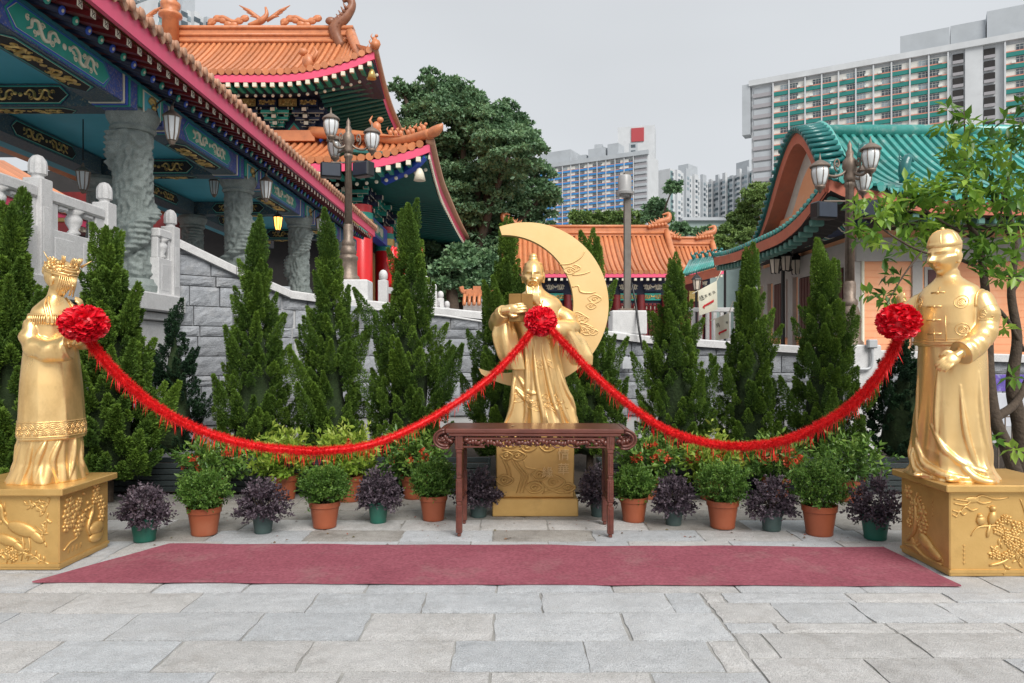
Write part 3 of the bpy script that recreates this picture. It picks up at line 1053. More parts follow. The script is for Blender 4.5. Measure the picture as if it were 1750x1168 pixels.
TREES = [(22, 352, 7.0, 150, 'broad dark cypress standing behind the bride statue against smooth granite', 1), (186, 386, 7.7, 200, 'wide bushy cypress below the dragon column beside the bride statue', 2),
         (298, 520, 9.6, 105, 'small thin feathery conifer in front of the granite block wall', 3), (436, 388, 9.4, 145, 'cypress below the sloping wall coping, first past the feathery conifer', 4),
         (563, 375, 9.4, 135, 'cypress directly below the lamp post with the paired speakers', 5), (700, 338, 9.4, 140, 'tallest cypress with a long leaning side shoot beside the old man statue', 6),
         (866, 370, 9.3, 150, 'cypress rising behind the tip of the gold crescent moon', 7), (1008, 405, 9.4, 115, 'cypress half hidden behind the gold crescent moon', 8),
         (1155, 434, 9.5, 140, 'cypress beside the steel camera pole, right of the moon', 9), (1280, 432, 9.5, 145, 'cypress in front of the cream banner, with two pointed tops', 10),
         (1410, 430, 9.3, 138, 'cypress in front of the tall triple lamp post', 11), (1545, 575, 9.2, 150, 'low dark conifer behind the groom statue', 12)]
for (x, yt, d, w, lb, sd) in TREES:
    if sd == 3:
        cypress(x, yt, d, w, lb, sd, 130, CYPD, .027, loose=.5)
    elif sd == 12:
        cypress(x, yt, d, w, lb, sd, 200, CYPD, .03, loose=.45)
    elif sd in (1, 2):
        cypress(x, yt, d, w, lb, sd, 340, CYP, .032, loose=.25)
    else:
        cypress(x, yt, d, w, lb, sd)

# fallen leaves and petals on the dusty slabs
g_ = np.random.default_rng(5)
N = 420
P = np.stack([g_.uniform(-3.2, 3.2, N), 5.95 + 2.1 * g_.random(N) ** 1.0, np.full(N, .006)], 1)
D = g_.normal(size=(N, 3)); D[:, 2] = .05
lt_ = leafmat('fallen_leaf_bits', [(.06, .04, .02), (.16, .1, .05), (.1, .09, .04), (.35, .08, .05)], trans=0)
tag(link('leaf_litter', leaf_mesh('leaf_litter', P, D, .012 + .026 * g_.random(N) ** 2, lt_, aspect=.5, rng=g_, roll=np.tile([0, 0, 1.], (N, 1)))), 'dry leaf bits scattered on the paving between the pots', 'leaf litter', kind='stuff')
# ---------------------------------------------------------------- gold statues
def loft(mb, rows, n=72, steps=60, fold=None, M=None):
    'rows: z, cx, cy, rx, ry; smooth profile, optional fold(theta, z) added to the radius'
    A = np.array(rows, float)
    zq = np.linspace(A[0, 0], A[-1, 0], steps)
    I = []
    for k in range(1, 5):
        I.append(np.interp(zq, A[:, 0], A[:, k]))
    ker = np.array([1, 2, 3, 2, 1]) / 9.
    for k in range(4):
        p = np.pad(I[k], 2, mode='edge')
        I[k] = np.convolve(p, ker, 'valid')
    rs = []
    for j in range(steps):
        ring = []
        for i in range(n):
            t = 2 * PI * i / n
            f = 1 + (fold(t, zq[j]) if fold else 0)
            p = Vector((I[0][j] + I[2][j] * f * math.cos(t), I[1][j] + I[3][j] * f * math.sin(t), zq[j]))
            ring.append(M @ p if M is not None else p)
        rs.append(ring)
    mb.rings(rs)

def limb(mb, pts, rad, n=20, steps=26, wr=0., seed=0):
    'sleeve: tapered tube along a smooth path, wrinkled'
    P = catmull(pts, steps)
    m2 = MB()
    m2.tube(P, rad, n)
    if wr:
        vs = []
        for k, v in enumerate(m2.v):
            c = P[k // n]
            d = Vector(v) - c
            s = k // n
            a = 2 * PI * (k % n) / n
            f = 1 + wr * math.sin(s * 1.05 + 1.3 * math.sin(a + seed) + seed) * (.5 + .5 * math.sin(a * 2 + seed)) 
            vs.append(tuple(c + d * f))
        m2.v = vs
    mb.add(m2.v, m2.f)

def hand(mb, wrist, fwd, palm_n, thumb_side, curl=1.0, s=1.0):
    'palm, four bent fingers of unequal length and a thumb leaving the side of the palm'
    f = Vector(fwd).normalized()
    n = Vector(palm_n)
    n = (n - f * n.dot(f)).normalized()
    sd = f.cross(n).normalized() * thumb_side
    w = Vector(wrist)
    M = Matrix((sd, f, n)).transposed()
    mb.ball(w + f * .045 * s, (.042 * s, .055 * s, .02 * s), 14, 10, M=M)
    mb.tube([w - f * .04 * s, w + f * .03 * s], [.03 * s, .026 * s], 10)
    for k in range(4):
        off = (.5 - k / 3.) * .062 * s
        ln = (.075, .084, .078, .06)[k] * s
        p = w + f * .085 * s + sd * off
        d = f.copy()
        path = [w + f * .05 * s + sd * off * .8, p.copy()]
        for j in range(3):
            a = curl * (.35, .75, .7)[j]
            d = (d * math.cos(a) + n * math.sin(a)).normalized()
            p = p + d * ln * (.45, .33, .25)[j]
            path.append(p.copy())
            # turn the bend plane with the finger
        mb.tube(catmull(path, 12), [.0105 * s, .011 * s, .0105 * s, .0085 * s], 8)
    p0 = w + f * .02 * s + sd * .03 * s
    t1 = p0 + (sd * .75 + f * .7).normalized() * .035 * s
    t2 = t1 + (f * .8 + n * .6 * curl).normalized() * .03 * s
    t3 = t2 + (f * .5 + n * .9 * curl).normalized() * .022 * s
    mb.tube(catmull([p0, t1, t2, t3], 10), [.014 * s, .013 * s, .012 * s, .009 * s], 8)

def head(mb, c, M, s=1.0, smile=0., narrow=1.):
    def disp(u, p):
        q = p.copy()
        lx, lz = u.x, u.z
        if lz < -.05:
            k = 1 - .38 * min(1, (-.05 - lz) / .95) ** 1.3
            q.x *= k * narrow
        if u.y < 0:
            fr = min(1, -u.y * 1.6)
            ax, az = p.x / .078, p.z / .118
            gau = lambda x0, z0, sx, sz: math.exp(-((ax - x0) / sx) ** 2 - ((az - z0) / sz) ** 2)
            d = .0
            d += .03 * gau(0, -.17, .15, .13) + .014 * gau(0, .02, .1, .2) + .009 * gau(.2, -.2, .1, .07) + .009 * gau(-.2, -.2, .1, .07)
            d -= .017 * (gau(.42, .06, .24, .1) + gau(-.42, .06, .24, .1))
            d += .008 * (gau(.42, .045, .15, .05) + gau(-.42, .045, .15, .05))
            d += .009 * (gau(.4, .2, .26, .06) + gau(-.4, .2, .26, .06))
            d += .012 * (gau(.5, -.28, .24, .18) + gau(-.5, -.28, .24, .18)) * (1 + smile)
            d += .012 * gau(0, -.44, .24, .05) + .011 * gau(0, -.56, .2, .05) - .009 * gau(0, -.5, .32, .025)
            d += .022 * gau(0, -.86, .36, .16) - .006 * gau(0, -.67, .3, .06)
            q.y -= d * fr * 1.2
        return q * s
    mb.ball(c, (.078, .098, .118), 56, 44, M=M, disp=disp)
    for sx in (-1, 1):
        mb.ball(Vector(c) + M @ Vector((sx * .081 * s, .008 * s, -.012 * s)), (.012 * s, .024 * s, .036 * s), 10, 10, M=M)
        mb.ball(Vector(c) + M @ Vector((sx * .08 * s, .0, -.045 * s)), (.01 * s, .013 * s, .014 * s), 8, 8, M=M)

def statue(name, base, label, yaw):
    return empty(name, base, label, 'statue', rz=yaw)

def disc_pattern(mb, F, r=.045):
    for q in (1, .55):
        mb.tube([F(r * q * math.cos(t), r * q * math.sin(t)) for t in np.linspace(0, 2 * PI, 22)], .003, 5)
    mb.tube([F(a, b) for a, b in spiral(0, 0, r * .5, 2, 0, 1, 20, 1)], .003, 5)

def ridge(mb, rows, fold, pts, r):
    'soft cloth ridge running over a lofted robe: pts are (angle, height)'
    A = np.array(rows, float)
    out = []
    for t, z, _ in [tuple(q_) for q_ in catmull([(a, z, 0) for a, z in pts], len(pts) * 6)]:
        f = 1 + fold(t, z)
        I = [float(np.interp(z, A[:, 0], A[:, k])) for k in range(1, 5)]
        out.append((I[0] + I[2] * f * math.cos(t), I[1] + I[3] * f * math.sin(t), max(z, .012)))
    mb.tube(out, [r * .25, r, r * 1.1, r * .9, r * .3], 10)

# ---- groom
GB = Vector((3.31, 5.46, RP[4]))
gr = statue('groom_statue', GB, 'gold statue of a man in skullcap, buttoned jacket and long gown', R(-60))
b = MB()
rdg = lambda x: 1 - 2 * abs(math.sin(x / 2)) ** .7
def gfold(t, z):
    w = max(0, (1 - z / .97)) ** 1.0
    a = .05 * rdg(5 * t + .6 + .7 * z) + .04 * rdg(7 * t + 2 + 2 * z) + .02 * math.sin(13 * t - 3 * z)
    k = .05 * rdg(20 * z + 1.6 * t + 1) * max(0, 1 - abs(z - .11) / .14) + .05 * max(0, 1 - z / .05)
    return a * w + k
loft(b, [(0, 0, 0, .32, .275), (.03, 0, 0, .315, .27), (.1, 0, 0, .285, .25), (.3, 0, 0, .262, .23), (.6, 0, 0, .243, .21), (.9, 0, 0, .235, .2), (1.0, 0, 0, .23, .195), (1.1, 0, 0, .22, .19)], 120, 110, gfold)
# gown hem lapping over the cap of the pedestal, shoe tips
for sx in (-1, 1):
    b.ball((sx * .12 + .02, -.225, .022), (.04, .09, .026), 16, 10)
GR = [(0, 0, 0, .32, .275), (.1, 0, 0, .285, .25), (.3, 0, 0, .262, .23), (.6, 0, 0, .243, .21), (1.0, 0, 0, .23, .195)]
for pts, r in (([(-2.3, .3), (-1.9, .12), (-1.3, .05), (-.7, .03)], .028), ([(-2.6, .2), (-2.1, .05), (-1.6, .02)], .026), ([(-1.7, .4), (-1.2, .2), (-.6, .1), (.1, .05)], .026), ([(-.9, .7), (-.75, .35), (-.5, .14), (-.2, .03)], .022), ([(-1.5, .85), (-1.55, .5), (-1.5, .28)], .016), ([(-2.4, .8), (-2.35, .5), (-2.2, .3)], .018), ([(-.3, .8), (-.25, .4), (0, .1)], .02), ([(-2.9, .6), (-2.8, .3), (-2.6, .06)], .022), ([(-1.0, .16), (-.55, .03), (-.1, .015)], .03)):
    ridge(b, GR, gfold, pts, r)
def jfold(t, z):
    return .012 * math.sin(6 * t + 5 * z) * (1 - abs(z - 1.15) / .3) if z < 1.4 else 0
loft(b, [(.985, 0, 0, .262, .222), (1.0, 0, -.002, .266, .226), (1.02, 0, -.002, .262, .222), (1.15, 0, -.022, .235, .218), (1.28, 0, -.03, .23, .2), (1.36, 0, -.025, .22, .17), (1.42, 0, -.025, .19, .135), (1.465, 0, -.035, .12, .1), (1.5, 0, -.045, .078, .08), (1.545, 0, -.055, .074, .078)], 96, 100, jfold)
b.tube([(0, -.05, 1.49), (0, -.065, 1.56)], [.072, .068], 20)
b.tube([(0, -.05, 1.5), (0, -.075, 1.62)], .06, 18)
HM = Matrix.Rotation(R(-8), 3, 'Z') @ Matrix.Rotation(R(10), 3, 'X')
hc = Vector((0, -.095, 1.66))
head(b, hc, HM, 1.3, .2, 1.1)
b.ball(hc + HM @ Vector((0, .02, .06)), (.103, .121, .095), 28, 18, M=HM)   # cap shape under the hat
# arms
limb(b, [(.13, -.01, 1.35), (.225, .0, 1.27), (.25, -.03, 1.1), (.235, -.16, .98), (.21, -.26, .93)], [.078, .09, .084, .084, .092], 24, 34, .11, 1.)
limb(b, [(-.15, .01, 1.35), (-.275, -.03, 1.26), (-.29, -.12, 1.13), (-.22, -.27, 1.13), (-.14, -.37, 1.2)], [.08, .092, .086, .082, .085], 24, 34, .06, 2.)
hand(b, (.2, -.28, .92), (-.3, -.75, -.5), (-.6, .5, -.4), -1, .9, 1.15)
hand(b, (-.13, -.39, 1.23), (.1, -.75, .6), (.5, .6, .1), 1, 1.1, 1.12)
me = fuse(b, .0055, 4, .45)
me.materials.append(GOLD)
body = link('body', me, gr)
GS = Skin(me)
h = MB()
hp = [(.001, .108), (.03, .105), (.06, .092), (.082, .068), (.096, .036), (.1, .02), (.103, .017), (.103, -.006), (.1, -.009)]
h.lathe([(r, z) for r, z in hp[::-1]], 32)
for k in range(6):
    a = k * PI / 3
    h.tube([Vector((r * math.cos(a) * 1.0, r * math.sin(a), z + .0005)) for r, z in hp[:6]], .003, 5)
h.ball((0, 0, .112), .013, 10, 8)
hatm = h.move(Matrix.Translation(hc + HM @ Vector((0, .01, .07))) @ (HM @ Matrix.Diagonal((1.08, 1.22, 1.1))).to_4x4())
build('skullcap', hatm, GOLD, gr, smooth=True, sharp=50)
j = MB()
jr = lambda z: (float(np.interp(z, [.985, 1.0, 1.15, 1.28, 1.36, 1.42, 1.465], [.262, .266, .25, .252, .245, .215, .13])), float(np.interp(z, [.985, 1.0, 1.15, 1.28, 1.36, 1.42, 1.465], [.222, .228, .23, .22, .178, .13, .09])))
def JF(a0, z0):
    def F(u, v):
        z = z0 + v
        rx, ry = jr(z)
        a = a0 + u / .23
        return GS.near((rx * 1.012 * math.cos(a), ry * 1.012 * math.sin(a) - .004, z))
    return F
F = JF(-PI / 2, 1.0)
for z in (.07, .17, .27, .37):
    j.tube([F(-.045, z), F(0, z + .004), F(.045, z)], .007, 6)
    j.ball(F(0, z), .012, 8, 6)
j.tube([F(0, .0), F(0, .2), F(0, .41)], .004, 6)
j.tube([F(.07, .005), F(.07, .2)], .004, 5)
for u, v in ((.16, .3), (.17, .1), (-.15, .3), (-.17, .1), (.33, .2)):
    G = JF(-PI / 2 + u / .23, 1.0 + v)
    disc_pattern(j, G)
j.tube([JF(t, 1.012)(0, 0) for t in np.linspace(0, 2 * PI, 48)], .006, 6)
j.tube([JF(t, 1.03)(0, 0) for t in np.linspace(0, 2 * PI, 48)], .003, 6)
build('jacket_fastenings', j, GOLD, gr, smooth=True)
for sx in (-1, 1):
    j = MB()
    pts = [GS.ray((sx * .205, 0, 1.32), (sx * .12, math.sin(t), math.cos(t))) for t in np.linspace(-2.1, 2.1, 30)]
    j.tube([p_ for p_ in pts if p_], .008, 6)
    build('armhole_seam', j, GOLD, gr, smooth=True)

# ---- bride
BB = Vector((-3.575, 5.63, LP[4]))
br = statue('bride_statue', BB, 'gold statue of a woman in phoenix crown with bead veil and long robe', R(66))
br.scale = (.93, .93, 1)
b = MB()
def bfold(t, z):
    w = max(0, 1 - z / .42) ** 1.2
    a = .08 * rdg(6 * t + 1 + z) + .06 * rdg(9 * t + 2 + 3 * z) + .04 * math.sin(17 * t - 4 * z)
    return a * w
loft(b, [(0, .0, .06, .3, .31), (.04, 0, .05, .29, .29), (.15, 0, .03, .25, .24), (.3, 0, .01, .235, .22), (.42, 0, 0, .225, .21), (.5, 0, 0, .22, .2)], 110, 70, bfold)
BR = [(0, .0, .06, .3, .31), (.15, 0, .03, .25, .24), (.3, 0, .01, .235, .22), (.42, 0, 0, .225, .21)]
for k in range(13):
    ridge(b, BR, bfold, [(k * .483 + .2, .36), (k * .483 + .12 * math.sin(k * 2), .18), (k * .483 + .2 * math.sin(k * 3.1), .02)], .02 + .006 * math.sin(k * 5))
def bf2(t, z):
    w = max(0, 1 - (z - .3) / .75)
    return (.045 * rdg(5 * t + 2 + .5 * z) + .03 * rdg(8 * t + z * 2)) * w
loft(b, [(.33, 0, 0, .265, .235), (.345, 0, 0, .27, .24), (.5, 0, 0, .255, .23), (.75, 0, 0, .235, .215), (.95, 0, 0, .21, .195), (1.05, 0, 0, .195, .18), (1.15, 0, -.02, .18, .165), (1.25, 0, -.03, .185, .155), (1.32, 0, -.035, .17, .125), (1.375, 0, -.04, .11, .09), (1.42, 0, -.05, .06, .062), (1.5, 0, -.07, .05, .055)], 96, 120, bf2)
BM = Matrix.Rotation(R(14), 3, 'Z') @ Matrix.Rotation(R(16), 3, 'X')
bc = Vector((0, -.115, 1.55))
b.tube([(0, -.04, 1.36), (0, -.085, 1.5)], [.055, .05], 18)
head(b, bc, BM, 1.02, 0, .92)
b.ball(bc + BM @ Vector((0, .045, .02)), (.09, .09, .1), 24, 16, M=BM)       # hair
b.ball(bc + BM @ Vector((0, .125, .03)), (.05, .05, .045), 14, 10, M=BM)    # chignon
# right arm (away) lifted to the chin, left arm folded across the waist
limb(b, [(-.09, -.01, 1.26), (-.17, -.01, 1.16), (-.185, -.05, 1.05), (-.14, -.2, 1.0), (-.06, -.31, 1.03)], [.055, .072, .082, .088, .1], 24, 34, .14, .5)
limb(b, [(.09, -.01, 1.26), (.18, -.02, 1.16), (.18, -.14, 1.09), (.1, -.24, 1.16), (.05, -.28, 1.25)], [.055, .08, .085, .08, .075], 24, 34, .1, 2.5)
hand(b, (-.05, -.33, 1.05), (.35, -.85, .1), (-.1, .2, .95), 1, 1.0, .95)
hand(b, (.045, -.29, 1.27), (-.1, -.35, .9), (-.5, .75, 0), -1, 1.2, .95)
me = fuse(b, .0055, 4, .45)
me.materials.append(GOLD)
link('body', me, br)
BS = Skin(me)
# off-shoulder collar fringe
c = MB()
edge = []
for k in range(72):
    t = 2 * PI * k / 72
    q_ = BS.ray((0, -.03, 1.27), (math.cos(t), math.sin(t), .02), .006)
    if q_ is None: continue
    edge.append(q_)
    n_ = Vector((math.cos(t), math.sin(t), 0))
    c.tube([q_, q_ + n_ * .012 - Vector((0, 0, .035)), q_ + n_ * .012 - Vector((0, 0, .075))], [.006, .006, .005], 5)
c.tube(edge + edge[:1], .009, 6)
build('collar_fringe', c, GOLD, br, smooth=True, kind='stuff')
for sx in (-1, 1):
    for o in (0, .035):
        c = MB()
        P_ = catmull([(sx * (.07 + o * .6), -.07, 1.41), (sx * (.09 + o), -.1, 1.36), (sx * (.1 + o), -.14, 1.28), (sx * (.1 + o), -.17, 1.2)], 14)
        c.tube([BS.near(q_, .008) for q_ in P_], [.009, .012, .012, .014], 8)
        build('hair_tassel', c, GOLD, br, smooth=True)
# crown
cr = MB()
cb = lambda p: bc + BM @ (Vector(p))
for z, r in ((.045, 1.0), (.06, 1.05), (.085, 1.03), (.105, .98)):
    cr.tube([cb((.098 * r * math.cos(t), .118 * r * math.sin(t) + .01, z)) for t in np.linspace(0, 2 * PI, 36)], .012, 7)
q = random.Random(5)
for k in range(46):
    t = q.uniform(-PI, PI)
    z = q.uniform(.05, .13)
    rr = 1.06 - max(0, z - .09) * 3
    cr.ball(cb((.1 * rr * math.cos(t), .12 * rr * math.sin(t) + .01, z)), q.uniform(.01, .018), 8, 6)
    cr.tube([cb((.1 * rr * math.cos(t), .12 * rr * math.sin(t) + .01, z)), cb((.112 * rr * math.cos(t + .25), .132 * rr * math.sin(t + .25) + .01, z + .02))], [.009, .003], 5)
for k, t in enumerate((-2.6, -1.9, -1.2, -.5)):     # raised phoenix feathers
    c0 = Vector((.085 * math.cos(t), .1 * math.sin(t), .12))
    for w in (-.35, 0, .35):
        cr.tube([cb(c0), cb((c0.x * 1.05 + .03 * math.sin(w), c0.y * 1.05, .16)), cb((c0.x * 1.3 + .05 * math.sin(w), c0.y * 1.25, .185 + .01 * math.cos(w)))], [.014, .018, .004], 7, flat=.5)
cr.tube([cb((-.05, .08, .1)), cb((-.09, .13, .18))], [.008, .002], 6)
cr.tube([cb((.07, -.1, .13)), cb((.1, -.16, .2))], [.012, .003], 6)
cr.ball(cb((0, .0, .1)), (.085, .1, .05), 18, 10, M=BM)
build('phoenix_crown', cr, GOLD, br, smooth=True)
for k in range(17):
    t = -PI / 2 + (k - 8) * .125
    x, y = .1 * math.cos(t), .126 * math.sin(t) + .005
    ln = .13 + .03 * math.sin(k * 1.9)
    v = MB()
    v.tube([cb((x, y, .05)), cb((x * 1.04, y * 1.04, -.02)), cb((x * 1.02, y * 1.03, .05 - ln))], .0042, 6)
    build('veil_strand', v, GOLD, br, smooth=True)
# wave pattern round the robe hem
w = MB()
rr = lambda z, t: 1 + bf2(t, z)
def HF(t, z, o=1.012):
    rx = float(np.interp(z, [.33, .5], [.268, .255])) * rr(z, t) * o
    ry = float(np.interp(z, [.33, .5], [.238, .23])) * rr(z, t) * o
    return BS.near((rx * math.cos(t), ry * math.sin(t), z), .001)
for k in range(26):
    for row in range(2):
        t0 = 2 * PI * (k + .5 * row) / 26
        z0 = .365 + row * .04
        for q_ in (.048, .034, .02):
            w.tube([HF(t0 + q_ * math.cos(a) / .25, z0 + q_ * math.sin(a)) for a in np.linspace(0, PI, 8)], .0035, 4)
for z in (.355, .465):
    w.tube([HF(t, z) for t in np.linspace(0, 2 * PI, 60)], .005, 5)
build('wave_hem', w, GOLD, br, smooth=True)

# ---- old man under the moon
OB = Vector((.235, 7.3, .84))
om = statue('old_man_statue', OB, 'gold statue of a bearded old man in a robe holding a book', R(-4))
om.scale = (1, 1, 1.03)
b = MB()
def ofold(t, z):
    w = max(0, 1 - z / .95) ** .9
    return (.13 * rdg(5 * t + .4 + 1.2 * z) + .085 * rdg(8 * t + 2 - 2 * z) + .03 * math.sin(13 * t + 3 * z)) * w + .012 * math.sin(7 * t + 3 * z)
loft(b, [(0, .06, 0, .37, .26), (.05, .06, 0, .36, .255), (.2, .04, 0, .32, .235), (.45, .02, 0, .27, .21), (.7, 0, 0, .235, .185), (.9, -.005, 0, .23, .18), (1.05, -.005, 0, .265, .18), (1.18, 0, .005, .275, .165), (1.25, 0, .012, .235, .135), (1.3, 0, .012, .13, .095), (1.35, 0, 0, .07, .07), (1.42, 0, -.01, .06, .065)], 120, 130, ofold)
OR = [(0, .06, 0, .37, .26), (.2, .04, 0, .32, .235), (.45, .02, 0, .27, .21), (.7, 0, 0, .235, .185), (.9, -.005, 0, .23, .18)]
for pts, r in (([(-2.0, .85), (-1.95, .5), (-2.05, .2), (-2.2, .02)], .024), ([(-1.6, .8), (-1.55, .45), (-1.45, .15), (-1.5, .02)], .026), ([(-1.25, .8), (-1.1, .5), (-1.0, .2), (-.85, .02)], .028), ([(-.9, .8), (-.7, .45), (-.5, .12), (-.45, .02)], .026), ([(-2.4, .5), (-2.0, .36), (-1.6, .33)], .022), ([(-2.5, .4), (-2.1, .28), (-1.75, .26)], .02), ([(-.4, .6), (-.2, .3), (0, .03)], .024), ([(-2.6, .6), (-2.5, .3), (-2.6, .02)], .024)):
    ridge(b, OR, ofold, pts, r)
oc = Vector((-.02, -.045, 1.47))
OM = Matrix.Rotation(R(4), 3, 'X')
head(b, oc, OM, 1.3, .6, 1.12)
b.ball(oc + Vector((0, .035, .04)), (.108, .115, .118), 24, 16)
b.ball(oc + Vector((0, .03, .185)), (.042, .042, .034), 16, 10)       # topknot
b.tube([oc + Vector((.04 * math.cos(t), .03 + .04 * math.sin(t), .16)) for t in np.linspace(0, 2 * PI, 20)], .009, 8)
b.tube([oc + Vector((.088 * math.cos(t), .03 + .098 * math.sin(t), .115)) for t in np.linspace(0, 2 * PI, 28)], .006, 8)
# beard
for k in range(7):
    x = (k - 3) * .0145
    b.tube(catmull([oc + Vector((x * 1.3, -.115, -.135 + .02 * abs(k - 3) / 3)), oc + Vector((x * 1.2, -.145, -.175)), oc + Vector((x + .02, -.155, -.23)), oc + Vector((x * .45 + .06 + .012 * (k % 3), -.15, -.33 + .04 * abs(k - 3) / 3))], 12), [.015, .0135, .011, .004], 8)
for sx in (-1, 1):
    b.tube(catmull([oc + Vector((0, -.14, -.06)), oc + Vector((sx * .04, -.132, -.072)), oc + Vector((sx * .062, -.115, -.12))], 8), [.007, .007, .003], 7)
# arms: right forearm raised with the book, left forearm forward
limb(b, [(-.12, .02, 1.14), (-.29, 0, 1.08), (-.355, -.08, 1.0), (-.34, -.2, 1.04), (-.285, -.3, 1.11)], [.08, .1, .105, .09, .075], 24, 34, .07, .5)
limb(b, [(.12, .02, 1.14), (.29, 0, 1.06), (.35, -.06, .95), (.26, -.18, .94), (.12, -.24, .95)], [.08, .1, .105, .095, .085], 24, 34, .07, 3.)
# hanging sleeves: broad flattened bags below each forearm
def bag(x0, pts, rx, ry):
    P = catmull(pts, 22)
    rs = []
    for i, p in enumerate(P):
        f = i / 21
        a = np.interp(f, [0, .3, .75, 1], rx)
        c_ = np.interp(f, [0, .3, .75, 1], ry)
        rs.append([p + Vector((a * math.cos(t) * (1 + .08 * math.sin(5 * t + 4 * f)), c_ * math.sin(t) * (1 + .16 * math.sin(4 * t + 3 * f)), 0)) for t in np.linspace(0, 2 * PI, 30, endpoint=False)])
    b.rings(rs)
bag(0, [(-.31, -.16, 1.04), (-.3, -.2, .88), (-.25, -.22, .72), (-.18, -.23, .56)], [.085, .125, .12, .09], [.1, .09, .065, .03])
bag(0, [(.27, -.13, .98), (.36, -.13, .84), (.42, -.13, .72), (.47, -.13, .6)], [.09, .13, .135, .1], [.1, .085, .06, .03])
hand(b, (-.265, -.355, 1.12), (1, -.12, .12), (0, 1, 0), -1, .45, 1.2)
hand(b, (.11, -.25, .96), (-.6, -.7, .1), (.1, .3, .9), 1, .9, 1.05)
me = fuse(b, .0055, 4, .45)
me.materials.append(GOLD)
link('body', me, om)
OS = Skin(me)
# lapel lines and robe ornaments
j = MB()
def OF(t, z, o=1.015):
    A = [(0, .37, .26), (.2, .32, .235), (.45, .27, .21), (.7, .235, .185), (.9, .23, .18), (1.05, .25, .175), (1.18, .25, .155), (1.25, .2, .125)]
    zz = [q[0] for q in A]
    f = 1 + ofold(t, z)
    cx = float(np.interp(z, [0, .2, .7, 1], [.06, .04, 0, 0]))
    return OS.near((cx + float(np.interp(z, zz, [q[1] for q in A])) * f * o * math.cos(t), float(np.interp(z, zz, [q[2] for q in A])) * f * o * math.sin(t), z), .001)
j.tube([OF(-PI / 2 + .35 - .7 * k / 12, 1.22 - .4 * k / 12) for k in range(13)], .007, 6)
j.tube([OF(-PI / 2 - .35 + .4 * k / 8, 1.22 - .12 * k / 8) for k in range(9)], .007, 6)
for t0, z0 in ((-1.2, .62), (-1.75, .25), (-1.1, .3), (-1.45, .22), (-.8, .24), (-2.2, .3)):
    for s_ in (-1, 1):
        j.tube([OF(t0 + (s_ * .05 + u) / .28, z0 + v) for u, v in spiral(0, 0, .045, 1.4, 0, s_)], .0045, 5)
    j.tube([OF(t0 + u / .28, z0 - .04 + .015 * math.sin(u * 40)) for u in np.linspace(-.12, .12, 14)], .0045, 5)
build('robe_ornaments', j, GOLD, om, smooth=True, kind='stuff')
bk = MB()
for k, (w, a) in enumerate(((.12, -.15), (.13, .6))):
    Mx = Matrix.Translation((-.125, -.33, 1.14)) @ Matrix.Rotation(a, 4, 'Z') @ Matrix.Translation(((-w / 2) if k == 0 else w / 2, 0, 0))
    q_ = MB()
    q_.bevbox((0, 0, 0), (w, .022, .26), .004)
    q_.move(Mx)
    bk.add(q_.v, q_.f)
    q_ = MB()
    q_.box((0, -.0, .002), (w - .01, .014, .262))
    q_.move(Mx)
    bk.add(q_.v, q_.f)
BOOKG = mat('worn_gold_book', (.36, .2, .06), (.28, .15, .045), rough=.45, metal=.5, scale=9)
build('book', bk, BOOKG, om)

# ---- crescent moon
MC = px(899, 522, 7.52)
k_ = 7.52 / FOC
Ro, Ri, ox, oz = 139.5 * k_, 117 * k_, -37 * k_, 1 * k_
def mz(r, a, ox=0, oz=0):
    return (ox + r * math.cos(a), oz + r * math.sin(a))
a0, a1 = R(109), R(-123)
b0, b1 = R(92), R(-111.7)
outer = [mz(Ro, a0 + (a1 - a0) * i / 60) for i in range(61)]
inner = [mz(Ri, b1 + (b0 - b1) * i / 60, ox, oz) for i in range(61)]
moon = empty('crescent_moon', (MC.x, MC.y, .84), 'large gold crescent moon behind the old man statue', 'crescent moon')
m = MB()
Mx = Matrix.Translation((0, 0, MC.z - .84)) @ Matrix.Rotation(R(90), 4, 'X')
m.prism(outer + inner, .11, Mx @ Matrix.Translation((0, 0, -.03)))
build('crescent', m, MOONG, moon)
f = Relief(lambda u, v, o: Vector((u, -.082 - o, MC.z - .84 + v)))
for u, v, r in ((75, 58, 11), (85, 62, 9), (118, 10, 12), (112, -2, 9), (88, -20, 13), (98, -24, 10), (105, -44, 13), (115, -46, 9), (96, -42, 9)):
    f.cloud(u * k_ * .98, v * k_, r * k_ * .7, .0065)
f.line([(u * k_, v * k_) for u, v in ((56, 68), (75, 70), (92, 80), (100, 92))], .009)
f.line([(u * k_, v * k_) for u, v in ((78, 30), (88, 32), (92, 22), (108, 20), (118, 22))], .009)
f.line([(u * k_, v * k_) for u, v in ((86, -30), (100, -32), (116, -40))], .008)
f.line([(u * k_, v * k_) for u, v in ((78, 50), (95, 52), (108, 56))], .008)
build('cloud_relief', f.m, MOONG, moon, smooth=True)
m = MB()
m.bevbox((.12, .02, .3), (.09, .06, .6), .006)
build('support_post', m, MOONG, moon)

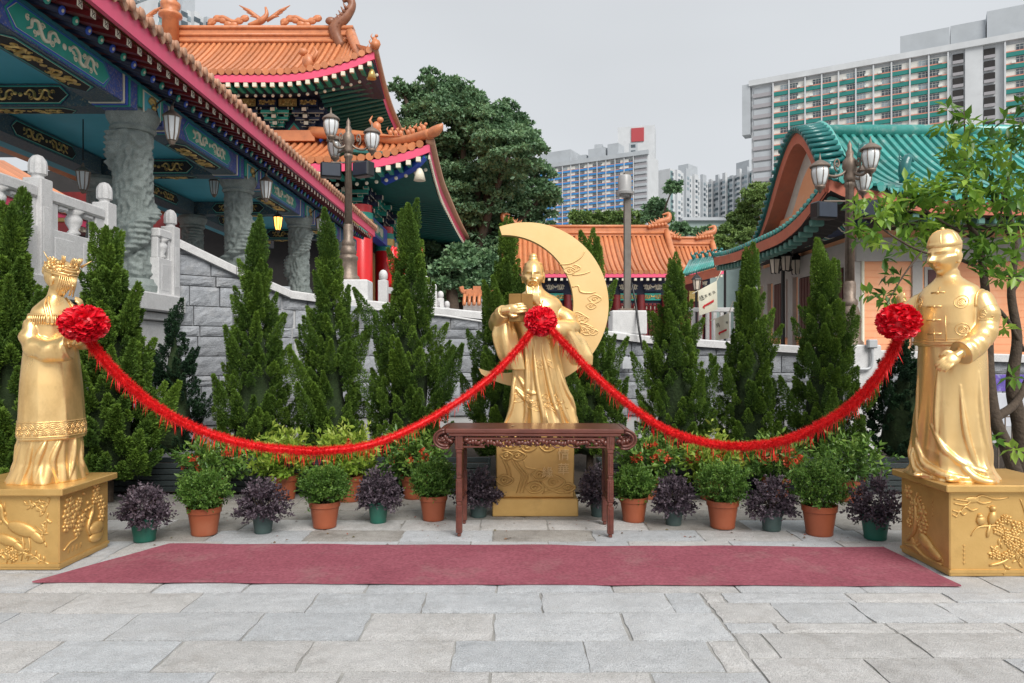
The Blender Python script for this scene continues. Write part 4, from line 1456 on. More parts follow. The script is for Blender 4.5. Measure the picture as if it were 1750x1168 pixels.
# ---------------------------------------------------------------- red satin rosettes and tinsel garlands
def rosette(c, r, label, seed, npet=120):
    g_ = np.random.default_rng(seed)
    m = MB()
    m.ball((0, 0, 0), tuple(q * .72 for q in r), 16, 10)
    U = unit_sphere(g_, npet)
    for k in range(npet):
        u = Vector(U[k])
        if u.y > .6: continue
        t1 = u.orthogonal().normalized()
        t2 = u.cross(t1)
        ph = g_.random() * 6.28
        a1 = t1 * math.cos(ph) + t2 * math.sin(ph)
        a2 = u.cross(a1)
        wv, pw = g_.integers(2, 5), g_.random() * 6.28
        rows = []
        L_ = .42
        for j in range(4):
            f = j / 3
            row = []
            for i in range(13):
                t = -1 + i / 6
                q = u * (.62 + .42 * f) + a1 * (t * (.14 + .2 * f)) + a2 * (.17 * f * math.sin(wv * t * 2.2 + pw) + .25 * f * (f - .4)) + u * (.06 * f * math.sin(wv * t * 3 + pw))
                row.append((q.x * r[0], q.y * r[1], q.z * r[2]))
            rows.append(row)
        m.grid(rows)
    o = build('red_rosette', m, RED, smooth=True, loc=tuple(c), label=label, cat='rosette')
    return o
rosette(px(143, 553, 5.28), (.165, .12, .125), 'crumpled red satin rosette held by the bride statue', 1)
rosette(px(924, 549, 6.92), (.145, .11, .135), 'round red satin rosette hung on the old man statue', 2)
rosette(px(1536, 551, 5.1), (.14, .12, .12), 'red satin rosette gripped by the groom statue', 3)

def garland(pts, d0, d1, label, seed):
    P0 = [(x, y) for x, y in pts]
    n = 160
    S2 = catmull([(x, y, 0) for x, y in P0], n)
    L_ = [0]
    for a, b_ in zip(S2[:-1], S2[1:]):
        L_.append(L_[-1] + abs(b_.x - a.x))
    path = [px(p.x, p.y, d0 + (d1 - d0) * l / L_[-1]) for p, l in zip(S2, L_)]
    mid = path[n // 2]
    root = empty('tinsel_garland', mid, label, 'garland', None)
    m = MB()
    m.tube([p - mid for p in path], .021, 8)
    build('rope', m, REDFR, root, smooth=True)
    g_ = np.random.default_rng(seed)
    N = 38000
    t = g_.random(N) * (n - 1.001)
    k = t.astype(int)
    PA = np.array([tuple(p - mid) for p in path])
    f = (t - k)[:, None]
    C = PA[k] * (1 - f) + PA[k + 1] * f
    T_ = PA[k + 1] - PA[k]
    T_ /= np.linalg.norm(T_, axis=1, keepdims=True)
    D = g_.normal(size=(N, 3))
    D -= T_ * np.sum(D * T_, 1, keepdims=True)
    D /= np.linalg.norm(D, axis=1, keepdims=True)
    D = D + T_ * g_.normal(size=(N, 1)) * .8
    D[:, 2] -= .15
    sz = .032 + .026 * g_.random(N)
    long_ = g_.random(N) < .012
    D[long_] = D[long_] * .22 + np.array([0, 0, -1])
    sz[long_] = .05 + .11 * g_.random(int(long_.sum()))
    me = leaf_mesh('tinsel_fringe', C, D, sz, REDFR, aspect=.0026 / sz, fold=.1, rng=g_)
    link('tinsel_fringe', me, root, kind='stuff')
garland([(150, 580), (185, 622), (225, 662), (270, 697), (335, 732), (420, 759), (500, 769), (560, 770), (640, 758), (735, 716), (825, 656), (880, 602), (912, 562)], 5.35, 6.9, 'red tinsel garland sagging from the bride statue to the old man statue', 1)
garland([(938, 560), (975, 598), (1020, 645), (1075, 692), (1140, 735), (1215, 758), (1285, 762), (1355, 748), (1430, 710), (1480, 668), (1515, 620), (1540, 568)], 6.9, 5.15, 'red tinsel garland sagging from the old man statue to the groom statue', 2)
# ---------------------------------------------------------------- terrace, stone wall, gallery, main hall
TEAL = mat('teal_paint', (.08, .42, .54), (.065, .36, .46), rough=.5, scale=1.5)
NAVY = mat('navy_paint', (.02, .032, .085), (.012, .02, .05), rough=.5, scale=9)
DKBLUE = mat('blue_floral_paint', (.045, .1, .42), (.03, .06, .24), rough=.5, scale=26, spots=(.5, .38, .14), spotscale=42, spotamt=.95)
DKGRN = mat('dark_green_floral_paint', (.05, .1, .14), (.035, .07, .09), rough=.5, scale=20, spots=(.36, .3, .16), spotscale=36, spotamt=.9)
GRNP = mat('jade_green_paint', (.025, .34, .28), (.02, .28, .22), rough=.45, scale=6)
BLUP = mat('cobalt_paint', (.03, .1, .55), (.025, .08, .45), rough=.45, scale=6)
CREAM = mat('cream_paint', (.72, .69, .56), (.62, .59, .47), rough=.5, scale=7)
GLEAF = mat('gold_leaf', (.62, .45, .17), (.45, .3, .1), rough=.35, metal=.6, scale=14)
PINK = mat('crimson_fascia_paint', (.76, .09, .19), (.68, .07, .155), rough=.45, scale=2, spots=(.62, .2, .25), spotscale=2, spotamt=.4, zs=.3)
ORTILE = mat('orange_glazed_tile', (.62, .245, .11), (.52, .19, .08), rough=.34, scale=3, bump=.15, bscale=12, spots=(.34, .15, .08), spotscale=2.2, spotamt=.5, coat=.2)
ORTRIM = mat('orange_glazed_ridge', (.6, .23, .1), (.5, .18, .08), rough=.4, scale=3, bump=.2, bscale=15, spots=(.3, .12, .06), spotscale=3, spotamt=.5)
TILEEDGE = mat('weathered_tile_edge', (.5, .28, .18), (.42, .22, .14), rough=.6, scale=4, spots=(.32, .24, .18), spotscale=5, spotamt=.6)
REDP = mat('vermilion_column_paint', (.68, .012, .016), (.6, .01, .013), rough=.3, scale=3, coat=.3)
MAROON = mat('dark_red_paint', (.16, .012, .014), (.1, .008, .01), rough=.45, scale=4)
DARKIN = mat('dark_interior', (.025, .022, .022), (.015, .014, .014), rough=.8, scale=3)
IRON = mat('aged_bronze_lamp', (.26, .2, .16), (.16, .125, .1), rough=.5, metal=.5, scale=9, bump=.2, bscale=30, spots=(.36, .31, .26), spotscale=7, spotamt=.6)
BLACKM = mat('black_metal', (.018, .018, .02), (.012, .012, .013), rough=.4, scale=6)
def glassmat():
    m, t, b = newmat('lamp_glass')
    b.inputs['Base Color'].default_value = (.86, .9, .92, 1)
    b.inputs['Roughness'].default_value = .12
    b.inputs['Alpha'].default_value = .78
    b.inputs['Specular IOR Level'].default_value = .8
    return m
LGLASS = glassmat()
def glow(name, c, e):
    m, t, b = newmat(name)
    b.inputs['Base Color'].default_value = (*c, 1)
    b.inputs['Emission Color'].default_value = (*c, 1)
    b.inputs['Emission Strength'].default_value = e
    return m

for m_, q_ in ((ORTILE, .16), (TILEEDGE, .2), (BLOCK, .14), (GRANITE, .05)): objvar(m_, q_)
for m_, q_ in ((GRANITE, .22), (BLOCK, .3), (CARVED, .3)): speckle(m_, q_, 120, False)
# ground behind the wall (upper court)
t = MB()
t.add([(-60, 13.1, 1.1), (90, 13.1, 1.1), (140, 240, 3.5), (-110, 240, 3.5)], [(0, 1, 2, 3)])
tag(build('upper_court', t, STONE_PAVE2, kind='structure'), 'paved upper court behind the stone wall', 'ground')
# left terrace that carries the gallery
TX = -5.0
t = MB()
t.span((-26, 3, 0), (TX - .25, 27, 2.3))
build('terrace', t, GRANITE, kind='structure')
wl = empty('terrace_wall', (TX, 7, 0), 'smooth grey granite terrace wall with moulded ledge behind the bride statue', 'wall')
for i, (a, b_) in enumerate(((3, 5.6), (5.6, 8.2), (8.2, 10.72))):
    for z0, z1 in ((0, 1.0), (1.0, 2.02)):
        m = MB(); m.bevbox((TX - .13, (a + b_) / 2, (z0 + z1) / 2), (.24, b_ - a - .006, z1 - z0 - .006), .006)
        build('granite_panel', m, GRANITE, wl, W=True)
m = MB(); m.bevbox((TX - .09, 6.87, 2.08), (.3, 7.74, .11), .012)
build('lower_moulding', m, GRANITE, wl, W=True)
m = MB(); m.bevbox((TX - .06, 6.9, 2.27), (.42, 7.8, .25), .02)
build('ledge', m, GRANITE, wl, W=True)

def lotus(m, c, r, h):
    'post finial: ringed neck and lotus bud'
    m.lathe([(r * .95, 0), (r * .7, h * .06), (r * .72, h * .14), (r * .98, h * .2), (r * 1.0, h * .55), (r * .9, h * .75), (r * .55, h * .93), (0.001, h)], 20, c, rad=lambda a, z: 1 + (.07 * math.cos(a * 2 * PI * 10) if z - 0 > h * .18 else 0))
bal = empty('balustrade', (TX, 8.5, 2.39), 'carved granite balustrade with lotus post caps above the bride statue', 'balustrade')
for y in (6.4, 7.65, 8.9, 10.62):
    m = MB(); m.bevbox((TX, y, 2.9), (.2, .2, 1.02), .01)
    p = build('post', m, GRANITE, bal, W=True)
    m = MB(); m.bevbox((TX, y, 2.82), (.206, .13, .6), .008); m.bevbox((TX, y, 2.82), (.13, .206, .6), .008)
    build('raised_panel', m, GRANITE, p, W=True)
    m = MB(); lotus(m, (TX, y, 3.41), .085, .26)
    build('finial', m, GRANITE, p, W=True, smooth=True, sharp=40)
for y0, y1 in ((5.0, 6.3), (6.5, 7.55), (7.75, 8.8), (10.14, 10.52)):
    w = y1 - y0
    if w < .1: continue
    m = MB(); m.bevbox((TX, (y0 + y1) / 2, 3.26), (.15, w, .13), .02)
    build('handrail', m, GRANITE, bal, W=True)
    m = MB(); m.bevbox((TX, (y0 + y1) / 2, 2.65), (.13, w, .52), .008)
    pn = build('panel', m, GRANITE, bal, W=True)
    k = 2 if w > .9 else 1
    for j in range(k):
        yc = y0 + w * (j + .5) / k
        m = MB(); m.bevbox((TX + .062, yc, 2.64), (.016, w / k - .16, .38), .006)
        build('raised_panel', m, GRANITE, pn, W=True)
    for f_ in ((.0, .16), (.42, .58), (.84, 1.)):
        yc, ww = y0 + w * (f_[0] + f_[1]) / 2, w * (f_[1] - f_[0])
        m = MB()
        if f_[0] == .42:
            m.lathe([(.05, 2.91), (.075, 2.94), (.045, 2.98), (.085, 3.05), (.09, 3.1), (.06, 3.15), (.11, 3.19)], 14, (TX, yc, 0))
        else:
            m.bevbox((TX, yc, 3.05), (.1, ww, .29), .01)
        build('baluster', m, GRANITE, bal, W=True, smooth=f_[0] == .42)
    # cloud brackets under the rail
    for f_ in (.27, .73):
        m = MB(); m.bevbox((TX, y0 + w * f_, 3.17), (.09, w * .16, .05), .015)
        build('cloud_bracket', m, GRANITE, bal, W=True)

# retaining wall of rock faced blocks, in plan a gentle curve, coping falling to the right
WP = [(-5.02, 10.75, 3.28), (-4.35, 11.35, 2.92), (-3.7, 12.05, 2.6), (-2.9, 12.4, 2.5), (-2.18, 12.55, 2.44), (-.46, 12.8, 2.28), (1.0, 12.85, 2.05), (2.32, 12.8, 1.87), (4.2, 12.7, 1.74), (6.1, 12.5, 1.62), (9.5, 11.6, 1.5)]
rw = empty('retaining_wall', (0, 12.8, 0), 'grey rock faced granite block wall behind the cypress trees, falling to the right', 'wall')
WV = [Vector(p) for p in WP]
cum = [0]
for a, b_ in zip(WV[:-1], WV[1:]):
    cum.append(cum[-1] + (b_.xy - a.xy).length)
def wpt(s):
    k = max(0, min(len(cum) - 2, int(np.searchsorted(cum, s)) - 1))
    f = (s - cum[k]) / (cum[k + 1] - cum[k])
    p = WV[k].lerp(WV[k + 1], f)
    d = (WV[k + 1].xy - WV[k].xy).normalized()
    return p, d
m = MB()
ring_f, ring_b = [], []
n = 60
for i in range(n + 1):
    p, d = wpt(cum[-1] * i / n)
    nrm = Vector((d.y, -d.x))
    q = Vector((p.x, p.y))
    ring_f.append((q, nrm, p.z))
for i in range(n):
    (a, na, za), (b_, nb, zb) = ring_f[i], ring_f[i + 1]
    vs = []
    for q, nn, z in ((a, na, za), (b_, nb, zb)):
        for o, zz in ((-.035, 0), (-.035, z - .12), (-.35, z - .12), (-.35, 0)):
            vs.append((q.x + nn.x * o, q.y + nn.y * o, zz))
    m.add(vs, [(0, 4, 5, 1), (1, 5, 6, 2), (2, 6, 7, 3)])
build('mortar_core', m, JOINT, rw, W=True)
def rock_mesh(seed):
    'unit block with a split, pitched face towards -y'
    nx, nz = 9, 6
    P = []
    for j in range(nz):
        row = []
        for i in range(nx):
            u, v = i / (nx - 1), j / (nz - 1)
            e = i in (0, nx - 1) or j in (0, nz - 1)
            nn = mnoise.noise(Vector((u * 3.2, v * 2.2, seed * 3.7))) * .6 + mnoise.noise(Vector((u * 8, v * 6, seed * 1.7))) * .4
            row.append((u - .5, -.006 if e else -(.02 + .026 * nn), v - .5))
        P.append(row)
    m = MB().grid(P)
    rim = P[0][:] + [r[-1] for r in P[1:]] + P[-1][-2::-1] + [r[0] for r in P[-2:0:-1]]
    k = len(rim)
    m.add(rim + [(a, .1, c_) for a, b_, c_ in rim], [(i, k + i, k + (i + 1) % k, (i + 1) % k) for i in range(k)])
    return m.mesh('stone_block', BLOCK)
ROCK = [rock_mesh(s) for s in range(12)]
q = random.Random(3)
z = 0
hs = [.3, .16, .3, .3, .16, .3, .3, .16, .3, .3, .16, .3, .3, .16]
nb_ = 0
for r_, h_ in enumerate(hs):
    s = q.uniform(-.3, 0)
    if z < .35:
        z += h_
        continue
    while s < cum[-1]:
        w = q.uniform(.42, .66) if h_ > .2 else q.uniform(.5, .9)
        a, b_ = max(0, s), min(s + w, cum[-1])
        s += w
        if b_ - a < .1: continue
        pm, d = wpt((a + b_) / 2)
        top = min(wpt(a)[0].z, wpt(b_)[0].z) - .13
        hh = min(h_, max(wpt(a)[0].z, wpt(b_)[0].z) - .14 - z)
        if hh < .06 or pm.x > 8.6: continue
        link('stone_block', q.choice(ROCK), rw, loc=(pm.x, pm.y - 12.8, z + hh / 2), rot=(0, 0, math.atan2(d.y, d.x)), sc=(b_ - a - .016, 1, hh - .014))
        nb_ += 1
    z += h_
print('blocks', nb_)
for k in range(len(WV) - 1):
    a, b_ = WV[k], WV[k + 1]
    d = (b_.xy - a.xy).normalized()
    nn = Vector((d.y, -d.x))
    m = MB()
    vs = []
    for p, o_ in ((a, .002), (b_, -.002)):
        for o, dz in ((.1, -.13), (.1, -.02), (.08, 0), (-.38, 0), (-.38, -.13)):
            vs.append((p.x + nn.x * o + d.x * o_, p.y + nn.y * o + d.y * o_, p.z + dz))
    m.add(vs, [(4, 3, 2, 1, 0), (5, 6, 7, 8, 9)] + [(i, (i + 1) % 5, 5 + (i + 1) % 5, 5 + i) for i in range(5)])
    build('coping_stone', m, GRANITE, rw, W=True)
# thin conduit and junction boxes
m = MB(); m.tube([px(590, 525, 12.2), px(660, 531, 12.3), px(760, 540, 12.45), px(845, 553, 12.55)], .018, 8)
based('conduit', m, GRANITE, px(660, 531, 12.3), smooth=True, label='thin grey conduit running below the wall coping', cat='conduit')
m = MB(); m.bevbox(px(605, 528, 12.15), (.11, .07, .09), .008); m.bevbox(px(605, 537, 12.15), (.05, .05, .1), .005)
based('junction_box', m, mat('grey_plastic', (.4, .43, .47), rough=.4), px(605, 528, 12.15), label='small pale junction box under the coping below the left lamp post', cat='junction box')
m = MB(); m.bevbox(px(1073, 621, 12.62), (.2, .05, .2), .006)
o = based('wall_plate', m, mat('pale_panel', (.55, .57, .6), rough=.4), px(1073, 621, 12.62), label='square pale cover plate on the block wall below the steel pole', cat='cover plate')

# ---- gallery
GX, GC = -5.3, [10.15, 14.05, 18.05, 22.05]
ga = empty('gallery', (GX, 14, 2.3), 'painted teal gallery with crimson eave and carved beams', 'building')
def colmesh(seed, rad, z0, z1):
    'stone column wound by a dragon: deep relief'
    nz, na = 150, 72
    rs = []
    H = z1 - z0
    for j in range(nz):
        v = j / (nz - 1)
        z = z0 + H * v
        ring = []
        for i in range(na):
            a = 2 * PI * i / na
            p = Vector((math.cos(a) * 1.3, math.sin(a) * 1.3, z * 2.3 + seed * 5))
            cl = .55 - 1.5 * abs(mnoise.noise(p * 2.8)) + .5 * (.4 - abs(mnoise.noise(p * 7 + Vector((3, 1, 2))))) 
            rel = .06 * max(-.5, cl)
            c = abs(((a / (2 * PI) - v * 1.25 + .06 * math.sin(v * 21 + seed) + seed * .3) % 1) - .5)   # body of the dragon
            w = max(0, 1 - (c / .1) ** 2)
            rel += .1 * w ** .6 + (.016 * math.sin(v * 170) * w)
            if v < .18: rel += .025 * max(0, math.sin(6 * a + 9 * v * 6) * math.sin(v * 60))
            env = min(1, (v - .0) / .03, (1 - v) / .03)
            ring.append(((rad * .84 + rel * max(0, env)) * math.cos(a), (rad * .84 + rel * max(0, env)) * math.sin(a), z))
        rs.append(ring)
    return MB().rings(rs)
labs = ['stone column carved with a coiling dragon, beside the bride statue', 'stone dragon column of the gallery above the sloping coping', 'slender looking stone dragon column beside the lit lantern', 'stone dragon column behind the left lamp post']
def column(x, y, lab, seed, group=None):
    c = empty('dragon_column', (x, y, 2.3), lab, 'column', group)
    m = colmesh(seed, .27, .3, 2.36)
    build('shaft', m, CARVED, c, smooth=True)
    m = MB(); m.lathe([(.36, 0), (.36, .08), (.33, .1), (.345, .14), (.35, .2), (.31, .25), (.29, .3)], 40)
    build('base', m, CARVED, c, smooth=True, sharp=40)
    m = MB(); m.lathe([(.27, 2.34), (.3, 2.38), (.28, 2.42), (.3, 2.46), (.335, 2.52), (.345, 2.58), (.32, 2.62), (.31, 2.65)], 40)
    build('capital', m, CARVED, c, smooth=True, sharp=40)
for i, y in enumerate(GC):
    column(GX, y, labs[i], i)
for i, y in enumerate((10.15, 14.05, 18.05)):
    column(-7.95, y, ['stone column at the back of the gallery, near the carved balustrade', 'stone column at the back of the gallery between hanging lanterns', 'stone column at the back of the gallery by the lit lantern'][i], i + 4)

def gold_scroll(L_, h):
    'paired dragon scrolls in gold: looping bodies with curled clouds between'
    m = MB()
    q = random.Random(int(L_ * 100))
    for s in (-1, 1):
        body = [(s * L_ * f, 0, h * z) for f, z in ((.08, .1), (.13, .3), (.19, .12), (.2, -.22), (.26, -.3), (.3, -.02), (.33, .28), (.39, .2), (.4, -.1), (.45, -.28))]
        m.tube(catmull(body, 40), [h * .05, h * .1, h * .1, h * .09, h * .04], 5)
        m.ball((s * L_ * .075, -.004, h * .08), (h * .15, .014, h * .12), 7, 5)
        for f, z, r in ((.15, -.2, .17), (.27, .22, .17), (.36, -.25, .15), (.44, .18, .15), (.12, .02, .1), (.32, -.18, .12)):
            m.tube([(s * L_ * f + a, 0, h * z + c) for a, c in spiral(0, 0, h * r, 1.5, q.uniform(0, 6), 1, 14, 1)], h * .035, 4)
    m.ball((0, 0, 0), (h * .15, .012, h * .15), 8, 6)
    return m
def oct_panel(L_, h, ch, t):
    return [(-L_ / 2, 0), (-L_ / 2 + ch, -h / 2), (L_ / 2 - ch, -h / 2), (L_ / 2, 0), (L_ / 2 - ch, h / 2), (-L_ / 2 + ch, h / 2)]
def painted_face(parent, M, L_, h, bright=True):
    'cartouche on a beam face: jade rim, cobalt rim, cream line, gold scrolls; local x along, y up, z out'
    layers = [(1., GRNP if bright else NAVY), (.93, BLUP if bright else GRNP), (.885, CREAM), (.865, GRNP if bright else DARKIN)]
    for k, (f, mt) in enumerate(layers):
        m = MB()
        m.prism(oct_panel(L_ * (1 - (1 - f) * h / L_ * 2), h * f * (.9 if k > 1 else 1), h * .42, 0), .004, M @ Matrix.Translation((0, 0, .003 * k)))
        build('painted_panel', m, mt, parent, W=True)
    m = gold_scroll(L_ * .74, h * .78)
    m.move(M @ Matrix.Translation((0, 0, .017)) @ Matrix.Rotation(R(-90), 4, 'X') @ Matrix.Scale(-1, 4, (0, 1, 0)))
    build('gold_scrollwork', m, CREAM if bright else GLEAF, parent, W=True)
# longitudinal front beams between columns with painted outer faces
ys = [2.2, 6.2] + GC + [24]
for i in range(len(ys) - 1):
    y0, y1 = ys[i], ys[i + 1]
    m = MB(); m.span((-5.5, y0 + .35, 4.85), (-5.06, y1 - .35, 5.2))
    bm = build('beam', m, DKBLUE, ga, W=True)
    # chamfered soffit board with pattern
    m = MB(); m.span((-5.48, y0 + .55, 4.835), (-5.08, y1 - .55, 4.853))
    build('beam_soffit', m, DKGRN, bm, W=True)
    L_ = (y1 - y0) * .44
    M = Matrix.Translation((-5.058, (y0 + y1) / 2, 5.025)) @ Matrix(((0, 0, 1, 0), (1, 0, 0, 0), (0, 1, 0, 0), (0, 0, 0, 1)))
    painted_face(bm, M, L_ * 1.1, .32)
    M = Matrix.Translation((-5.28, (y0 + y1) / 2, 4.833)) @ Matrix(((0, 1, 0, 0), (1, 0, 0, 0), (0, 0, -1, 0), (0, 0, 0, 1)))
    painted_face(bm, M, L_, .34, False)
    for e in (y0 + .62, y1 - .62):      # end bands
        for k, mt in enumerate((CREAM, BLUP, GRNP)):
            m = MB(); m.span((-5.505, e - .1 + .07 * k, 4.83), (-5.052, e - .06 + .07 * k, 5.204))
            build('end_band', m, mt, bm, W=True)
for y in [6.2] + GC:                     # joint blocks with gilt lotus above each column
    m = MB(); m.bevbox((-5.27, y, 5.06), (.46, .68, .28), .01)
    jb = build('joint_block', m, GRNP, ga, W=True)
    m = MB(); m.bevbox((-5.035, y, 5.02), (.01, .5, .3), .004)
    build('joint_panel', m, CREAM, jb, W=True)
    m = MB(); m.bevbox((-5.03, y, 5.02), (.01, .44, .26), .004)
    build('joint_panel', m, TEAL, jb, W=True)
    m = MB()
    for k in range(7):
        a = (k - 3) * .38
        m.ball((-5.015, y + .1 * math.sin(a), 5.0 + .1 * math.cos(a)), (.02, .025, .05), 8, 6, M=Matrix.Rotation(-a, 3, 'X'))
    m.ball((-5.01, y, 4.99), (.03, .05, .045), 8, 6)
    build('gilt_lotus', m, GLEAF, jb, W=True, smooth=True)
m = MB(); m.span((-5.5, 2.2, 5.21), (-5.16, 23.4, 5.62))
build('upper_board', m, TEAL, ga, W=True)
# cross beams and rear beams
for y in [6.2] + GC:
    m = MB(); m.span((-7.95, y - .17, 4.97), (-5.52, y + .17, 5.27))
    bm = build('cross_beam', m, DKGRN, ga, W=True)
    M = Matrix.Translation((-6.75, y - .172, 5.12)) @ Matrix.Rotation(R(90), 4, 'X')
    painted_face(bm, M, 1.35, .27, False)
    M = Matrix.Translation((-6.75, y, 4.968)) @ Matrix.Rotation(R(180), 4, 'X')
    painted_face(bm, M, 1.35, .26, False)
for i in range(len(ys) - 1):
    y0, y1 = ys[i], ys[i + 1]
    m = MB(); m.span((-8.15, y0 + .3, 4.95), (-7.78, y1 - .3, 5.25))
    bm = build('rear_beam', m, DKGRN, ga, W=True)
    M = Matrix.Translation((-7.778, (y0 + y1) / 2, 5.1)) @ Matrix(((0, 0, 1, 0), (1, 0, 0, 0), (0, 1, 0, 0), (0, 0, 0, 1)))
    painted_face(bm, M, (y1 - y0) * .44, .26, False)
m = MB(); m.span((-9.2, 2.2, 5.28), (-5.5, 23.4, 5.36))
build('ceiling', m, TEAL, ga, W=True)
# eave: two tiers of rafters, crimson fascia, tile edge
rm = MB(); rm.tube([(0, 0, 0), (-.75, 0, .28)], .042, 8)
rmesh = rm.mesh('round_rafter', NAVY, True)
dm = [MB().lathe([(.05, 0), (.05, .012), (.03, .016), (.001, .018)], 10).mesh('rafter_end', mt) for mt in (BLUP, GRNP)]
dw = MB().ball((0, 0, .018), (.022, .022, .008), 8, 5).mesh('rafter_dot', CREAM)
sm = MB(); sm.bevbox((-.3, 0, .11), (.62, .085, .085), .004)
smesh = MB(); smesh.tube([(0, 0, 0), (-.62, 0, .16)], .062, 4, a0=PI / 4); smesh = smesh.mesh('square_rafter', MAROON)
em = MB(); em.bevbox((0, 0, 0), (.012, .088, .088), .003); em = em.mesh('rafter_end', CREAM)
cm_ = MB()
cm_.tube([(.008, -.03, -.03), (.008, .03, .03)], .006, 4); cm_.tube([(.008, -.03, .03), (.008, .03, -.03)], .006, 4); cm_.tube([(.008, a, b_) for a, b_ in ((-.025, -.034), (.025, -.034), (.025, .034), (-.025, .034), (-.025, -.034))], .005, 4)
cm_ = cm_.mesh('rafter_mark', DARKIN)
k = 0
y = 5.6
while y < 23.2:
    r_ = link('round_rafter', rmesh, ga, loc=(-4.76 - GX, y - 14 + .12, 5.2 - 2.3))
    link('rafter_end', dm[k % 2], r_, rot=(0, R(110), 0))
    if y < 15: link('rafter_dot', dw, r_, rot=(0, R(110), 0))
    r_ = link('square_rafter', smesh, ga, loc=(-4.5 - GX, y - 14, 5.215 - 2.3))
    link('rafter_end', em, r_, loc=(.004, 0, 0))
    if y < 13: link('rafter_mark', cm_, r_)
    y += .243
    k += 1
m = MB(); m.span((-5.2, 2.2, 5.32), (-4.5, 23.3, 5.34)); m.v = [(x, y_, z_ + (-5.2 - x) * -.0 - (x + 5.2) * .12) for x, y_, z_ in m.v]
build('eave_boarding', m, MAROON, ga, W=True)
m = MB(); m.span((-4.46, 2.2, 5.262), (-4.4, 23.3, 5.5))
build('fascia', m, PINK, ga, W=True)
# tile edge: overlapping drip tiles seen from below
tm = MB()
tm.tube([(.1, 0, .06), (-.4, 0, .19)], .062, 10)
tm.lathe([(.064, 0), (.066, .02), (.03, .03), (.001, .03)], 12); 
for i in range(len(tm.v) - 48, len(tm.v)):
    x_, y_, z_ = tm.v[i]
    tm.v[i] = (z_ * .97 + .09, y_, -x_ + .065)
tmesh = tm.mesh('eave_tile', TILEEDGE, True)
dt = MB()
dt.prism([(-.075, .05), (-.05, .0), (0, -.045), (.05, 0), (.075, .05)], .02, Matrix(((0, 0, 1, .06), (1, 0, 0, 0), (0, 1, 0, 0), (0, 0, 0, 1))))
dt.tube([(.07, 0, .03), (-.4, 0, .15)], .05, 6, flat=1.4)
dmesh = dt.mesh('drip_tile', TILEEDGE)
y = 5.0
while y < 23.4:
    link('eave_tile', tmesh, ga, loc=(-4.44 - GX, y - 14, 5.49 - 2.3))
    link('drip_tile', dmesh, ga, loc=(-4.44 - GX, y - 14 + .11, 5.475 - 2.3))
    y += .22
m = MB(); m.add([(-4.45, 2.2, 5.5), (-4.45, 23.4, 5.5), (-7.2, 23.4, 6.9), (-7.2, 2.2, 6.9), (-10, 2.2, 5.5), (-10, 23.4, 5.5)], [(0, 1, 2, 3), (3, 2, 5, 4)])
build('roof', m, ORTILE, ga, W=True)
# wall lanterns on the columns and hanging lanterns inside
def lantern(c, lab, s=1., lit=False, group='gallery lanterns'):
    root = empty('lantern', c, lab, 'lantern', group)
    m = MB()
    m.lathe([(.11 * s, .14 * s), (.12 * s, .15 * s), (.05 * s, .21 * s), (.025 * s, .23 * s), (.018 * s, .28 * s), (.001, .3 * s)], 8)
    build('cap', m, BLACKM if lit else IRON, root)
    m = MB(); m.lathe([(.001, -.2 * s), (.03 * s, -.19 * s), (.045 * s, -.15 * s), (.06 * s, -.14 * s), (.03 * s, -.12 * s)], 8)
    build('foot', m, BLACKM if lit else IRON, root)
    m = MB(); m.lathe([(.05 * s, -.14 * s), (.075 * s, -.05 * s), (.098 * s, .14 * s)], 8)
    build('glass', m, glow('lantern_glow', (1, .42, .08), 1.6) if lit else LGLASS, root)
    for k in range(8):
        a = 2 * PI * k / 8
        m = MB(); m.tube([(.052 * s * math.cos(a), .052 * s * math.sin(a), -.14 * s), (.08 * s * math.cos(a), .08 * s * math.sin(a), -.05 * s), (.103 * s * math.cos(a), .103 * s * math.sin(a), .14 * s)], .008 * s, 5)
        build('rib', m, BLACKM if lit else IRON, root)
    return root
for i, y in enumerate(GC[:3]):
    r_ = lantern((-4.78, y + .05, 4.72), ['glazed lantern on a curled bracket beside the dragon column next to the bride', 'glazed lantern on a curled bracket at the column above the sloping coping', 'glazed lantern on a curled bracket beside the lit lantern'][i], 1.15)
    m = MB(); m.tube(catmull([(-.3, 0, -.02), (-.2, 0, .12), (-.22, 0, .32), (-.1, 0, .42), (.02, 0, .4), (0, 0, .32)], 24), .014, 6); m.tube([(-.42, 0, -.02), (-.28, 0, -.02)], .02, 6)
    build('bracket', m, BLACKM, r_, smooth=True)
for (x, y_, d_, lit, lab) in ((475, 383, 15.9, True, 'black hanging lantern glowing orange inside the gallery'), (366, 322, 15.5, False, 'black hanging lantern unlit in the gallery ceiling'), (142, 310, 11.5, False, 'glazed lantern hanging behind the balustrade post'), (250, 352, 12.6, False, 'small glazed lantern hanging behind the dragon column')):
    r_ = lantern(px(x, y_, d_), lab, 1.0, lit)
    m = MB(); m.tube([(0, 0, .33), (0, 0, 5.27 - px(x, y_, d_).z)], .01, 5)
    build('chain', m, BLACKM, r_)
